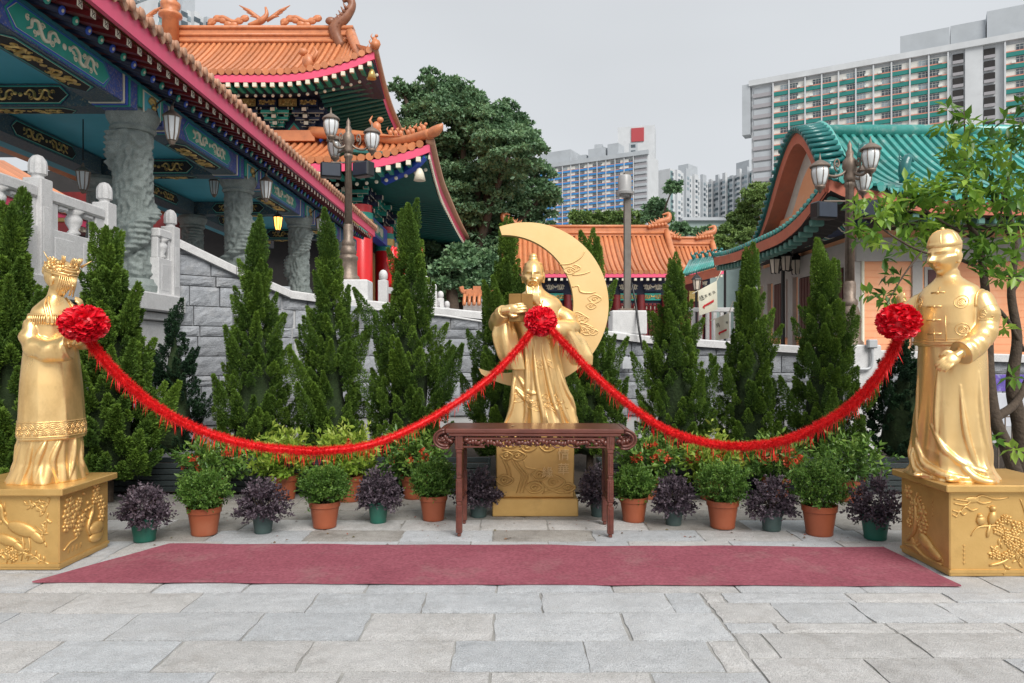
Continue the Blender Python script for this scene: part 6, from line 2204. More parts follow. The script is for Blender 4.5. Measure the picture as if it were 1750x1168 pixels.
eave_band(rh, [re(x) + Vector((0, .06, 0)) for x in xe], -.3, -.09, SALMON, 'fascia')
gr_ = MB(); gr_.bevbox((0, .12, 0), (.13, .24, .12), .02); gr_ = gr_.mesh('rafter', mat('verdigris_paint', (.1, .24, .2), (.06, .16, .14), rough=.5, scale=8))
for x in np.arange(RE + .15, 13, .27):
    p = re(x) - wloc(rh); link('rafter', gr_, rh, loc=(p.x, p.y + .12, p.z - .38))
# side eave
def se(y):
    u = min(y - D0, D1 - y)
    return Vector((RE, y, ZE - .2 + (.55 if y < DR else .12) * max(0, 1 - max(0, u) / 2.6) ** 2))
yv = np.linspace(D0, D1, 30)
grd = gr_.copy()
for y in np.arange(D0 + .1, D1, .17):
    p = se(y)
    q_ = Vector((RX + .02, max(DR - 2.0, min(DR + 2.3, y)), 4.33))
    m = MB(); m.tube([p, p.lerp(q_, .5) - Vector((0, 0, .06)), q_], .055, 7); build('tile_row', m, TTILE, rh, W=True, smooth=True)
m = MB(); m.grid([[se(y) - Vector((0, 0, .03)) for y in yv], [Vector((RX + .02, max(DR - 2, min(DR + 2.3, y)), 4.28)) for y in yv]]); build('skirt_roof', m, TTILE, rh, W=True)
m = MB(); m.grid([[se(y) - Vector((0, 0, .06)) for y in yv], [se(y) - Vector((-.02, 0, .26)) for y in yv]]); build('fascia', m, SALMON, rh, W=True)
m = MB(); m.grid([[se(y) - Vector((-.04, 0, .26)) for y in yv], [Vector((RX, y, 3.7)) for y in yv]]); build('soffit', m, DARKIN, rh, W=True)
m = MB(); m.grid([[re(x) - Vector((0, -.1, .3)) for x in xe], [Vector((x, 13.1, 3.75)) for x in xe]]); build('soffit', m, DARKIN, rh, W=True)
for y in np.arange(D0 + .15, D1, .24):
    p = se(y) - wloc(rh); link('rafter', gr_, rh, loc=(p.x + .06, p.y, p.z - .33), rot=(0, 0, R(-90)), sc=(.75, 1, 1))
# gable: wall, curved barge and verge tiles
def gab(t):
    'gable outline in (y, z): t -1..1'
    y = DR + t * (2.25 if t > 0 else 1.95)
    z = 4.28 + (ZR - .08 - 4.28) * (.62 * (.5 + .5 * math.cos(PI * abs(t))) + .38 * (1 - abs(t) ** 1.6))
    return y, z
tt = np.linspace(-1, 1, 33)
m = MB(); m.prism([gab(t) for t in tt], .2, Matrix(((0, 0, 1, RX + .06), (1, 0, 0, 0), (0, 1, 0, 0), (0, 0, 0, 1)))); build('gable_wall', m, CREAMW, rh, W=True)
m = MB(); m.prism([(DR + (gab(t)[0] - DR) * .68, 4.25 + (gab(t)[1] - 4.25) * .7) for t in tt], .03, Matrix(((0, 0, 1, RX + .035), (1, 0, 0, 0), (0, 1, 0, 0), (0, 0, 0, 1)))); build('gable_panel', m, PEACH, rh, W=True)
def ribbon(o0, o1, x0, x1, mt, name):
    m = MB(); vs, fs = [], []
    for t in tt:
        y, z = gab(t)
        n_ = Vector((0, y - DR, (z - 4.3) * .9)).normalized()
        for o, xx in ((o0, x0), (o1, x0), (o1, x1), (o0, x1)):
            vs.append((xx, y + n_.y * o, z + n_.z * o))
    for i in range(len(tt) - 1):
        for j in range(4): fs.append((4 * i + j, 4 * i + (j + 1) % 4, 4 * i + 4 + (j + 1) % 4, 4 * i + 4 + j))
    m.add(vs, fs); build(name, m, mt, rh, W=True)
ribbon(-.12, .1, RX - .3, RX + .1, SALMON, 'barge_board')
ribbon(.1, .17, RX - .36, RX + .16, TDARK, 'verge_bed')
for t in np.linspace(-1, 1, 39):
    y, z = gab(t)
    n_ = Vector((0, y - DR, (z - 4.3) * .9)).normalized() * .2
    m = MB(); m.tube([(RX - .4, y + n_.y, z + n_.z - .02), (RX + .14, y + n_.y, z + n_.z + .07)], .05, 8); build('verge_tile', m, TDARK, rh, W=True, smooth=True)
m = MB(); m.tube(catmull([(RX + .16, gab(t)[0] * 1.0, gab(t)[1] + .29) for t in np.linspace(-1, 1, 9)], 40), .06, 8); build('verge_ridge', m, TTILE, rh, W=True, smooth=True)
# glazed beasts at the corner and on the slope
m = MB()
c0 = px(1418, 293, 11.75)
m.ball(c0, (.13, .12, .12), 12, 9)
for k in range(7):
    a = k * .9
    m.ball(c0 + Vector((.1 * math.cos(a), -.04, .1 * math.sin(a))), (.055, .05, .05), 8, 6)
m.tube([c0 + Vector((0, .05, 0)), c0 + Vector((.3, .8, .15))], [.1, .12], 8)
build('corner_beast', m, TDARK, rh, W=True, smooth=True)
for (x, y, d_, s) in ((1550, 290, 12.5, .34), (1476, 262, 12.9, .24)):
    p = px(x, y, d_)
    m = MB()
    m.tube(catmull([p + Vector((-.05, 0, -.35 * s)), p + Vector((-.12 * s, 0, .2 * s)), p + Vector((.1 * s, 0, .6 * s)), p + Vector((.35 * s, 0, .4 * s))], 14), [.28 * s, .3 * s, .22 * s, .05 * s], 8)
    for k in range(5): m.tube([p + Vector((-.2 * s, 0, (.1 * k) * s)), p + Vector((-.42 * s, 0, (.15 + .16 * k) * s))], [.09 * s, .02 * s], 5)
    m.box(p + Vector((0, 0, -.4 * s)), (.6 * s, .4 * s, .5 * s))
    build('roof_beast', m, TDARK, rh, W=True, smooth=True)
# walls
m = MB(); m.span((RX, 13.0, 0), (16, 13.4, 3.95)); build('front_wall', m, PEACH, rh, W=True)
m = MB(); m.span((RX, 13.4, 0), (RX + .4, D1 - .6, 4.6)); build('side_wall', m, PEACH, rh, W=True)
for z in np.arange(.4, 3.2, .12):          # rendered brick courses: fine grooves as thin ribs
    m = MB(); m.span((RX + .02, 12.994, z), (16, 13.0, z + .108)); build('wall_course', m, PEACH, rh, W=True)
m = MB(); m.span((RX - .06, 12.93, 3.2), (16, 13.1, 3.62)); build('stone_frieze', m, GREYST, rh, W=True)
m = MB(); m.span((RX - .07, 13.1, 3.2), (RX + .05, D1 - .6, 3.6)); build('stone_frieze', m, GREYST, rh, W=True)
m = MB(); m.tube([(RX - .28, 12.2, 3.86), (RX - .28, D1 - .3, 3.86)], .17, 12); bm = build('eave_beam', m, NAVY, rh, W=True, smooth=True)
for y in np.arange(12.6, 18, .9):
    for k in range(3):
        m = MB(); m.tube([(RX - .28, y + .1 * k, 3.86), (RX - .28, y + .1 * k + .04, 3.86)], .176, 12); build('beam_band', m, GRNP if k % 2 else CREAM, bm, W=True, smooth=True)
for y in (13.75, 15.2, 16.7):
    m = MB(); m.span((RX - .05, y - .42, 1.9), (RX + .03, y + .42, 3.2)); wn = build('window', m, GREYST, rh, W=True)
    m = MB(); m.span((RX - .055, y - .3, 2.0), (RX - .052, y + .3, 3.15)); build('reveal', m, DARKIN, wn, W=True)
    for j in range(4):
        m = MB(); m.span((RX - .075, y - .29 + .15 * j, 2.02), (RX - .056, y - .29 + .15 * j + .12, 3.13)); build('shutter', m, WINR, wn, W=True)
for y in (13.1, 14.45, 15.95, 17.5):
    m = MB(); m.span((RX - .09, y - .14, .0), (RX + .03, y + .14, 3.2)); build('pilaster', m, GREYST, rh, W=True)
m = MB(); m.tube([(RX + .06, 12.95, .2), (RX + .06, 12.95, 3.2)], .03, 8); build('downpipe', m, CREAM, rh, W=True, smooth=True)
m = MB(); m.span((7.15, 12.95, .0), (7.33, 13.0, 3.2)); build('pilaster', m, GREYST, rh, W=True)
m = MB(); m.span((7.38, 12.975, 1.9), (7.85, 13.0, 3.1)); wn = build('window', m, GREYST, rh, W=True)
m = MB(); m.span((7.44, 12.96, 1.96), (7.79, 12.974, 3.05)); build('shutter', m, WINR, wn, W=True)
# teal roof of a lower side porch
sp = empty('side_porch', (9, 30, 1.1), 'low porch with teal tiled roof and ridge beasts behind the cream banners', 'building')
a, b_ = px(1168, 470, 28), px(1232, 452, 26)
q0, q1 = px(1180, 446, 31), px(1242, 436, 29)
for k in range(16):
    f_ = k / 15
    m = MB(); m.tube([a.lerp(b_, f_), q0.lerp(q1, f_)], .07, 7); build('tile_row', m, TTILE, sp, W=True, smooth=True)
m = MB(); m.add([a - Vector((0, 0, .03)), b_ - Vector((0, 0, .03)), q1 - Vector((0, 0, .03)), q0 - Vector((0, 0, .03))], [(0, 1, 2, 3)]); build('roof_surface', m, TTILE, sp, W=True)
m = MB(); vs = [p + Vector((0, .05, z)) for p in (a, b_) for z in (-.08, -.4)]; m.add(vs, [(0, 1, 3, 2)]); m.add([v + Vector((0, .1, 0)) for v in vs], [(2, 3, 1, 0)]); build('fascia', m, SALMON, sp, W=True)
for k in range(5):
    m = MB(); beast(m, q0.lerp(q1, .1 + .18 * k), .45); build('ridge_beast', m, TDARK, sp, W=True, smooth=True)
m = MB(); m.span((a.x + .2, 28.5, 1.1), (b_.x, 28.8, a.z - .2)); build('wall', m, MAROON, sp, W=True)
m = MB(); m.span((a.x + .3, 28.3, a.z - 1.0), (b_.x, 28.4, a.z - .6)); build('painted_panel', m, GLEAF, sp, W=True)
# ---------------------------------------------------------------- lamp posts, pole, banners
def globe_lamp(parent, c, s, ribs=8):
    c = Vector(c) - wloc(parent)
    h = empty_part('lamp_head', parent, c)
    m = MB(); m.lathe([(.05 * s, -.02 * s), (.075 * s, .0), (.11 * s, .08 * s), (.125 * s, .18 * s), (.11 * s, .27 * s)], 16)
    build('lamp_glass', m, LGLASS, h, smooth=True)
    return h
def empty_part(name, parent, c):
    m = MB()
    m.lathe([(.012, -.12), (.02, -.11), (.03, -.07), (.06, -.05), (.07, -.02), (.05, 0)], 14)
    o = build(name, m, IRON, parent, smooth=True)
    o.location = c
    return o
def ornate_post(base, H, label, heads, speakers, mt=IRON, s=1.0):
    root = empty('lamp_post', base, label, 'lamp post')
    m = MB()
    flu = lambda a, z: 1 + .05 * math.cos(a * 2 * PI * 12)
    m.lathe([(.2, 0), (.2, .06), (.16, .1), (.15, .34), (.17, .38), (.17, .42), (.13, .46), (.15, .5), (.12, .6), (.1, .62)], 36, rad=lambda a, z: 1 + (.05 * math.cos(a * 2 * PI * 12) if .1 < z < .35 else 0))
    build('base', m, mt, root, smooth=True, sharp=50)
    m = MB(); m.lathe([(.1, .6), (.115, .64), (.115, .7), (.085, .74), (.09, .95), (.08, 1.0)], 30); build('lower_shaft', m, mt, root, smooth=True, sharp=50)
    m = MB(); m.lathe([(.068, .98), (.058, H - .75), (.075, H - .73), (.075, H - .69), (.06, H - .66)], 48, rad=flu); build('shaft', m, mt, root, smooth=True)
    m = MB(); m.lathe([(.07, H - .67), (.09, H - .6), (.075, H - .52), (.11, H - .44), (.1, H - .34), (.05, H - .28), (.06, H - .22), (.03, H - .16), (.035, H - .1), (.001, H - .02)], 20); build('hub', m, mt, root, smooth=True)
    for (dx, dy, z) in heads:
        m = MB()
        z0 = H - .42
        m.tube(catmull([(0, 0, z0), (dx * .3, dy * .3, z0 - .14), (dx * .72, dy * .72, z0 - .16), (dx, dy, z0 + .0), (dx, dy, z - .1)], 24), .022, 8)
        sp_ = [(dx * (.42 + .22 * u), dy * (.42 + .22 * u), z0 + .02 + .2 * v) for u, v in spiral(0, 0, .55, 1.6, -1.6, 1, 26, 1)]
        m.tube(sp_, .014, 6)
        m.tube(catmull([(dx * .95, dy * .95, z0 - .03), (dx * 1.12, dy * 1.12, z0 - .08), (dx * 1.22, dy * 1.22, z0 - .02), (dx * 1.14, dy * 1.14, z0 + .02)], 10), .012, 6)
        build('scroll_arm', m, mt, root, smooth=True)
        m = MB(); m.lathe([(.015, -.12), (.02, -.09), (.05, -.06), (.075, -.035), (.08, -.01), (.06, .0)], 16); hd = build('lamp_head', m, mt, root, smooth=True); hd.location = (dx, dy, z)
        m = MB(); m.lathe([(.07, 0), (.095, .05), (.125, .15), (.13, .21), (.115, .28)], 20); build('lamp_glass', m, LGLASS, hd, smooth=True)
        m = MB(); m.lathe([(.15, .275), (.155, .29), (.12, .33), (.06, .37), (.02, .39), (.012, .44), (.001, .5)], 20); build('lamp_cap', m, mt, hd, smooth=True, sharp=50)
        for k in range(8):
            a = 2 * PI * k / 8
            m = MB(); m.tube([((r_ + .004) * math.cos(a), (r_ + .004) * math.sin(a), z_) for r_, z_ in ((.07, 0), (.095, .05), (.125, .15), (.13, .21), (.115, .28))], .007, 5); build('lamp_rib', m, mt, hd)
    for k, (dx, z, rz) in enumerate(speakers):
        m = MB(); m.bevbox((0, 0, 0), (.36, .2, .26), .02, rz); so = build('loudspeaker', m, BLACKM, root); so.location = (dx, -.05, z)
        m = MB(); m.bevbox((0, -.104, 0), (.32, .012, .22), .006); m.move(Matrix.Rotation(rz, 4, 'Z')); build('grille', m, mat('speaker_grille%d' % k, (.03, .04, .06), rough=.3), so)
        m = MB(); m.tube([(-dx, .05, .16), (0, 0, .15)], .014, 6); build('speaker_bracket', m, mt, so)
    return root
def stone_block(c, sz, lab):
    b_ = Vector(c); m = MB(); m.bevbox(b_ + Vector((0, 0, sz[2] / 2)), sz, .02)
    return based('stone_block_base', m, GRANITE, b_, label=lab, cat='stone block')
p = px(603, 480, 12.95)
stone_block((p.x, p.y, p.z - .45), (.62, .5, .45), 'pale stone block under the left lamp post')
m_h = EYE + (HOR - 190) * 12.95 / FOC - p.z
ornate_post((p.x - .08, p.y, p.z), m_h - .1, 'ornate bronze lamp post with three globes and paired speakers above the lower cypress', [(-.26, -.2, m_h - .5), (-.3, .25, m_h - .75), (.42, 0, m_h - .68)], [(-.3, m_h - 1.08, .3), (.28, m_h - 1.06, -.5)])
p = px(1452, 592, 11.2)
m_h = EYE + (HOR - 240) * 11.2 / FOC - p.z + .02
stone_block((p.x + .12, p.y, 0), (.5, .5, p.z + .02), 'grey stone block under the lamp post beside the peach wall')
ornate_post((p.x, p.y, p.z), m_h, 'tall dark bronze lamp post with three globes in front of the peach walled hall', [(-.5, -.1, m_h - .74), (.2, -.25, m_h - .52), (.3, .2, m_h - .75)], [(-.42, m_h - 1.12, .25), (.24, m_h - 1.1, -.4)])
# meter box and conduit on that block
p = px(1490, 588, 10.9)
m = MB(); m.bevbox(p, (.14, .1, .13), .015); m.tube(catmull([p + Vector((0, 0, -.06)), p + Vector((0, 0, -.3)), p + Vector((-.08, 0, -.38)), p + Vector((-.4, 0, -.36))], 14), .022, 8)
based('meter_box', m, mat('pale_grey_enamel', (.5, .52, .54), rough=.4), p, label='pale grey meter box with a bent pipe beside the lamp block', cat='meter box')

def lantern_post(base, H, heads, lab):
    root = empty('lantern_post', base, lab, 'lamp post')
    m = MB(); m.lathe([(.07, 0), (.07, .3), (.045, .35), (.04, H - .3), (.06, H - .27), (.03, H - .2), (.001, H - .12)], 12); build('post', m, BLACKM, root, smooth=True)
    for dx, dy, z in heads:
        m = MB(); m.tube(catmull([(0, 0, H - .35), (dx * .4, dy * .4, H - .48), (dx, dy, H - .42), (dx, dy, z)], 14), .016, 6); build('arm', m, BLACKM, root, smooth=True)
        m = MB(); m.lathe([(.08, .02), (.12, .3)], 6); g_ = build('lantern_glass', m, mat('warm_glass', (.75, .66, .55), rough=.3), root); g_.location = (dx, dy, z)
        m = MB(); m.lathe([(.16, .3), (.15, .33), (.07, .42), (.02, .46), (.012, .54), (.001, .56)], 6); build('lantern_cap', m, BLACKM, g_)
        for k in range(6):
            a = 2 * PI * k / 6; m = MB(); m.tube([(.083 * math.cos(a), .083 * math.sin(a), .0), (.125 * math.cos(a), .125 * math.sin(a), .31)], .01, 5); build('lantern_bar', m, BLACKM, g_)
p = px(1338, 640, 15.5)
H = EYE + (HOR - 425) * 15.5 / FOC - p.z
lantern_post((p.x, p.y, p.z), H, [(-.2, -.1, H - .55), (.0, -.18, H - .5), (.3, .05, H - .55)], 'black post with three lanterns before the side windows of the peach hall')
p = px(1239, 640, 23)
H = EYE + (HOR - 430) * 23 / FOC - p.z
lantern_post((p.x, p.y, p.z), H, [(-.24, 0, H - .5), (.28, 0, H - .5)], 'black post with two lanterns at the end of the teal eave')
p = px(1190, 640, 21)
H = EYE + (HOR - 470) * 21 / FOC - p.z
lantern_post((p.x, p.y, p.z), H, [(0, -.05, H - .45)], 'black post with a single lantern beside the cream banner')

# steel pole with camera housing on a stone block
p = px(1072, 532, 13.0)
stone_block((p.x, p.y, p.z - .42), (.62, .5, .42), 'pale stone block under the steel camera pole')
pole = empty('camera_pole', p, 'square grey steel pole with a camera housing near its top', 'pole')
H = (532 - 295) * 13.0 / FOC
m = MB(); m.bevbox((0, 0, H / 2), (.12, .12, H), .008); build('pole', m, mat('weathered_steel', (.2, .18, .16), (.15, .135, .12), rough=.55, metal=.3, scale=6), pole)
m = MB(); m.bevbox((0, 0, .02), (.3, .3, .04), .005); build('base_plate', m, IRON, pole)
m = MB(); m.lathe([(.001, -.17), (.09, -.14), (.1, -.1), (.16, -.1), (.17, -.06), (.12, -.04), (.12, .2), (.1, .24), (.001, .25)], 16); cmh = build('camera_housing', m, mat('grey_enamel', (.38, .38, .38), rough=.35), pole, smooth=True, sharp=40); cmh.location = (-.06, -.1, H - .32)
m = MB(); m.tube(catmull([(.07, -.05, .5), (.12, -.2, .1), (.14, -.4, -.35), (.2, -.42, -.7)], 20), .02, 6); build('cable', m, BLACKM, pole, smooth=True)

# banners with red arrows
BAN = mat('cream_banner_cloth', (.78, .76, .62), (.74, .72, .58), rough=.8, scale=3)
ARR = mat('red_print', (.65, .02, .03), rough=.6)
INK = mat('black_print', (.03, .03, .03), rough=.7)
def banner(corners, d_, lab, txt, flip):
    P = [px(x, y, d_) for x, y in corners]
    root = empty('banner', P[0].lerp(P[2], .5), lab, 'banner')
    m = MB()
    n = 10
    F = lambda u, v, o=0: P[0].lerp(P[1], u).lerp(P[3].lerp(P[2], u), v) + Vector((0, -.015 * math.sin(u * 7) - o, 0))
    m.grid([[F(i / n, j / n) for i in range(n + 1)] for j in range(n + 1)])
    m.grid([[F(i / n, j / n, -.006) for i in range(n, -1, -1)] for j in range(n + 1)])
    build('cloth', m, BAN, root, W=True, smooth=True)
    m = MB()
    sh = [(.18, .66), (.3, .6), (.3, .62), (.82, .62), (.82, .7), (.3, .7), (.3, .78)]
    vs = [F(u, v + .02 - .1 * (u - .5), .012) for u, v in sh]
    m.add(vs, [(0, 2, 3, 4, 5), (0, 1, 2), (0, 5, 6)])
    build('arrow', m, ARR, root, W=True)
    wu = (P[1] - P[0]).length; hv = (P[3] - P[0]).length
    ang = math.atan2(P[1].z - P[0].z, P[1].x - P[0].x)
    for k, ch in enumerate(txt):
        u, v = .18 + .66 * k / max(1, len(txt) - 1), .36
        me = text_mesh(ch, (.34 if k == 0 else .2) * hv * .62, INK, .002)
        o = link('banner_character', me, root, loc=tuple(F(u, v, .014) - wloc(root)), rot=(R(90), -ang, 0))
    m = MB(); m.tube([P[0], P[0] + (P[0] - P[1]) * .3], .012, 5); build('cord', m, CREAM, root, W=True)
    m = MB(); m.tube([P[1], P[1] + (P[1] - P[0]) * .3 + Vector((0, 0, .25))], .012, 5); build('cord', m, CREAM, root, W=True)
banner([(1193, 497), (1225, 480), (1226, 529), (1195, 540)], 20, 'cream banner with black characters and a red arrow hung beside the lantern', '往月老及', 1)
banner([(1222, 545), (1246, 535), (1246, 578), (1223, 582)], 18, 'lower cream banner with a red arrow, partly behind the cypress', '月老', 1)
gt = empty('white_railing', px(1215, 560, 20.5), 'white painted railing panel below the cream banners', 'railing')
for k in range(7):
    m = MB(); m.bevbox((-.5 + .2 * k, 0, 0), (.1, .08, 1.1), .01); build('post', m, GRANITE, gt)
m = MB(); m.bevbox((.1, 0, .5), (1.5, .12, .12), .01); build('top_rail', m, GRANITE, gt)

# poster and fence behind the groom
pb = empty('poster_board', px(1720, 668, 9.5), 'blue and purple printed poster board behind the dark tree trunk', 'poster')
m = MB(); m.bevbox((0, 0, .1), (.55, .03, .22), .004); build('poster', m, mat('purple_blue_print', (.2, .12, .5), (.06, .05, .25), rough=.4, scale=9, spots=(.5, .55, .8), spotscale=8, spotamt=.8), pb)
m = MB(); m.bevbox((0, .0, -.25), (.55, .03, .44), .004); build('white_panel', m, mat('white_board', (.6, .62, .68), rough=.4), pb)
for x in (-.25, .25):
    m = MB(); m.tube([(x, .03, .2), (x, .03, -1.08)], .02, 6); build('leg', m, BLACKM, pb)
fc = empty('mesh_fence', px(1715, 760, 8.6), 'low grey wire fence behind the groom statue', 'fence')
for k in range(12):
    m = MB(); m.tube([(-.3 + .08 * k, 0, -.5), (-.3 + .08 * k, 0, .35)], .008, 5); build('bar', m, IRON, fc)
for z in (-.3, 0, .33):
    m = MB(); m.tube([(-.32, 0, z), (.64, 0, z)], .01, 5); build('rail', m, IRON, fc)

# ---------------------------------------------------------------- broadleaf trees
FICUS = leafmat('ficus_leaves', [(.065, .135, .075), (.115, .215, .11), (.19, .32, .155), (.31, .43, .2)], trans=.2, rough=.4)
FARG = leafmat('far_leaves', [(.07, .13, .04), (.12, .2, .055), (.2, .3, .08), (.3, .4, .13)], trans=.2, rough=.6)
YOUNG = leafmat('young_green_leaves', [(.04, .1, .018), (.085, .19, .028), (.19, .35, .045), (.38, .55, .09)], trans=.4, rough=.35)
def crown_tree(name, lab, base, blobs, d_, leaf, n, m, seed, trunk=.35, group=None, core=True):
    'blobs: px, py, radius px, optional depth offset'
    g_ = np.random.default_rng(seed)
    base = Vector(base)
    root = empty(name, base, lab, 'tree', group)
    t = MB()
    cs = []
    for b_ in blobs:
        c = px(b_[0], b_[1], d_) + Vector((0, g_.normal() * .8 * b_[2] * d_ / FOC, 0)) - base
        cs.append((c, b_[2] * d_ / FOC))
    zm = min(c.z for c, r in cs)
    t.tube(catmull([(0, 0, -.3), (.1, 0, zm * .5), (0, .1, max(zm, .5))], 8), [trunk, trunk * .75], 9)
    for c, r in cs:
        t.tube(catmull([(0, .1, max(zm, .5) * .9), tuple(Vector((c.x * .5, c.y * .5, (zm + c.z) * .5))), tuple(c)], 7), [trunk * .45, trunk * .12], 6)
    build('trunk', t, BARK, root, smooth=True)
    tot = sum(r * r for c, r in cs)
    Pl, Dl, Sl, Rl = [], [], [], []
    for c, r in cs:
        k = int(n * r * r / tot)
        nc = max(8, min(k // 60, 90))
        U = unit_sphere(g_, nc)
        cc = np.array(c) + U * (r * (.55 + .5 * g_.random(nc)))[:, None] * np.array([1, 1, .85])
        own = g_.integers(0, nc, k)
        cr_ = r * (.12 + .15 * g_.random(nc))
        q_ = unit_sphere(g_, k)
        q_[:, 2] = np.abs(q_[:, 2]) * .8 - .15
        P = cc[own] + q_ * (cr_[own] * g_.random(k) ** .35)[:, None] * np.array([1.25, 1.25, .75])
        D = q_ + g_.normal(size=(k, 3)) * .5 + np.array([0, 0, -.25])
        Pl.append(P); Dl.append(D); Sl.append(leaf * (.6 + .8 * g_.random(k)))
        Rl.append(np.clip(.3 * g_.random(k) + .35 * g_.random(nc)[own] + .3 * (q_[:, 2] + .15), 0, 1))  # leaves on clump tops painted lighter, as if lit from above
    me = leaf_mesh('crown', np.concatenate(Pl), np.concatenate(Dl), np.concatenate(Sl), m, aspect=.6, rng=g_, leaf_tone=np.concatenate(Rl))
    link('crown', me, root)
    return root
bigb = [(728, 170, 38), (765, 150, 36), (700, 195, 34), (790, 185, 42), (750, 220, 60), (830, 225, 52), (700, 250, 40), (880, 225, 34), (790, 270, 62), (870, 285, 55), (915, 290, 34), (830, 340, 65), (905, 345, 46), (930, 335, 26), (770, 340, 60), (800, 410, 70), (880, 400, 55), (720, 310, 40), (840, 460, 60), (930, 400, 30), (765, 470, 60), (870, 190, 16), (735, 130, 16), (895, 250, 30), (690, 160, 18)]
crown_tree('leafy_tree', 'huge dark leafy tree standing behind the temple hall and the moon', px(800, 580, 46), bigb, 46, .23, 125000, FICUS, 11, .9)
crown_tree('leafy_tree', 'soft pale green tree beyond the gable of the teal roofed hall', px(1300, 590, 62), [(1300, 340, 32), (1275, 370, 26), (1320, 330, 22), (1250, 400, 24), (1310, 390, 34), (1280, 420, 30), (1225, 420, 20), (1240, 440, 22)], 62, .24, 26000, FARG, 12, .4)
crown_tree('leafy_tree', 'small leaning tree in front of the blue banded tower block', px(1128, 590, 95), [(1128, 350, 16), (1145, 328, 12), (1115, 370, 14), (1140, 372, 12), (1110, 350, 9)], 95, .5, 5000, FICUS, 13, .4)
crown_tree('leafy_bush', 'round dark bush behind the dragon ridge end of the back hall', px(1165, 590, 85), [(1165, 393, 14), (1150, 402, 12), (1180, 400, 10)], 85, .4, 2500, FICUS, 14, .2, 'bushes beyond the back hall')
crown_tree('leafy_bush', 'small dark bush in front of the grey podium', px(1205, 590, 88), [(1205, 397, 10), (1195, 402, 8), (1216, 402, 8)], 88, .4, 1800, FICUS, 15, .2, 'bushes beyond the back hall')
for k in range(9):
    x = 982 + 14 * k
    crown_tree('bamboo_clump', 'thin bamboo clump in a row above the back hall ridge', px(x, 590, 110), [(x, 372, 9), (x + 2, 382, 9), (x - 3, 366, 6)], 110, .5, 700, FARG, 40 + k, .12, 'bamboo row above the back hall')
crown_tree('leafy_tree', 'dark tree between the temple hall and the tiled wall', px(770, 590, 30), [(770, 470, 30), (800, 480, 28), (820, 455, 30), (850, 480, 26), (790, 440, 30)], 30, .22, 12000, FICUS, 16, .3)

# foreground tree behind the groom: bare crooked limbs, whorls of long young leaves
ft = empty('young_tree', px(1742, 815, 7.6), 'crooked tree with bright young leaves behind the groom statue', 'tree')
FB = wloc(ft)
limbs = [([(1742, 830, 7.6), (1722, 770, 7.55), (1700, 715, 7.5), (1690, 640, 7.5), (1688, 560, 7.5), (1682, 480, 7.5), (1672, 410, 7.5), (1655, 380, 7.5), (1650, 300, 7.45), (1648, 190, 7.4)], [.075, .07, .06, .055, .045, .04, .03, .02, .012, .006]),
         ([(1748, 825, 7.7), (1745, 740, 7.7), (1730, 660, 7.7), (1738, 580, 7.7), (1728, 500, 7.7), (1735, 420, 7.7), (1722, 340, 7.7), (1728, 260, 7.7)], [.09, .08, .065, .05, .04, .03, .02, .01]),
         ([(1700, 715, 7.5), (1735, 690, 7.6), (1760, 640, 7.7)], [.05, .04, .03]), ([(1684, 510, 7.5), (1720, 545, 7.6), (1750, 600, 7.7)], [.025, .02, .02]),
         ([(1678, 460, 7.5), (1630, 440, 7.2), (1575, 430, 7.0), (1520, 400, 6.9), (1488, 372, 6.9)], [.02, .016, .012, .009, .006]),
         ([(1672, 410, 7.5), (1620, 385, 7.3), (1570, 352, 7.2), (1535, 335, 7.2)], [.018, .013, .01, .006]),
         ([(1575, 430, 7.0), (1545, 470, 6.9), (1515, 520, 6.9)], [.01, .008, .004]), ([(1735, 420, 7.7), (1700, 360, 7.6), (1690, 290, 7.6)], [.018, .012, .006]),
         ([(1728, 500, 7.7), (1762, 440, 7.8), (1775, 340, 7.8)], [.03, .02, .01]), ([(1672, 410, 7.5), (1700, 395, 7.3), (1715, 340, 7.2), (1700, 320, 7.2)], [.012, .01, .006])]
m = MB()
for pts, rr in limbs:
    m.tube([p_ - FB for p_ in catmull([px(*q_) for q_ in pts], len(pts) * 5)], rr, 9)
build('trunk', m, BARK, ft, smooth=True)
g_ = np.random.default_rng(77)
clus = [(1648, 185, 22, 16), (1650, 225, 32, 26), (1630, 265, 36, 30), (1690, 265, 40, 34), (1735, 205, 34, 24), (1740, 250, 40, 34), (1650, 310, 44, 40), (1715, 320, 46, 44), (1600, 335, 36, 30), (1560, 345, 36, 34), (1530, 335, 26, 22), (1580, 375, 42, 42), (1530, 375, 36, 34), (1490, 370, 28, 26), (1480, 400, 24, 20), (1510, 410, 28, 22), (1625, 370, 44, 44), (1690, 375, 46, 44), (1740, 370, 40, 40), (1660, 430, 36, 30), (1720, 430, 40, 34), (1745, 480, 36, 28), (1560, 420, 28, 18), (1540, 470, 20, 8), (1515, 510, 20, 12), (1545, 520, 18, 10), (1700, 480, 26, 14), (1735, 560, 26, 14), (1620, 300, 30, 24), (1745, 310, 34, 30), (1670, 345, 40, 36), (1600, 400, 34, 30), (1730, 640, 16, 5), (1725, 770, 18, 8)]
Pl, Dl, Rl, Sl = [], [], [], []
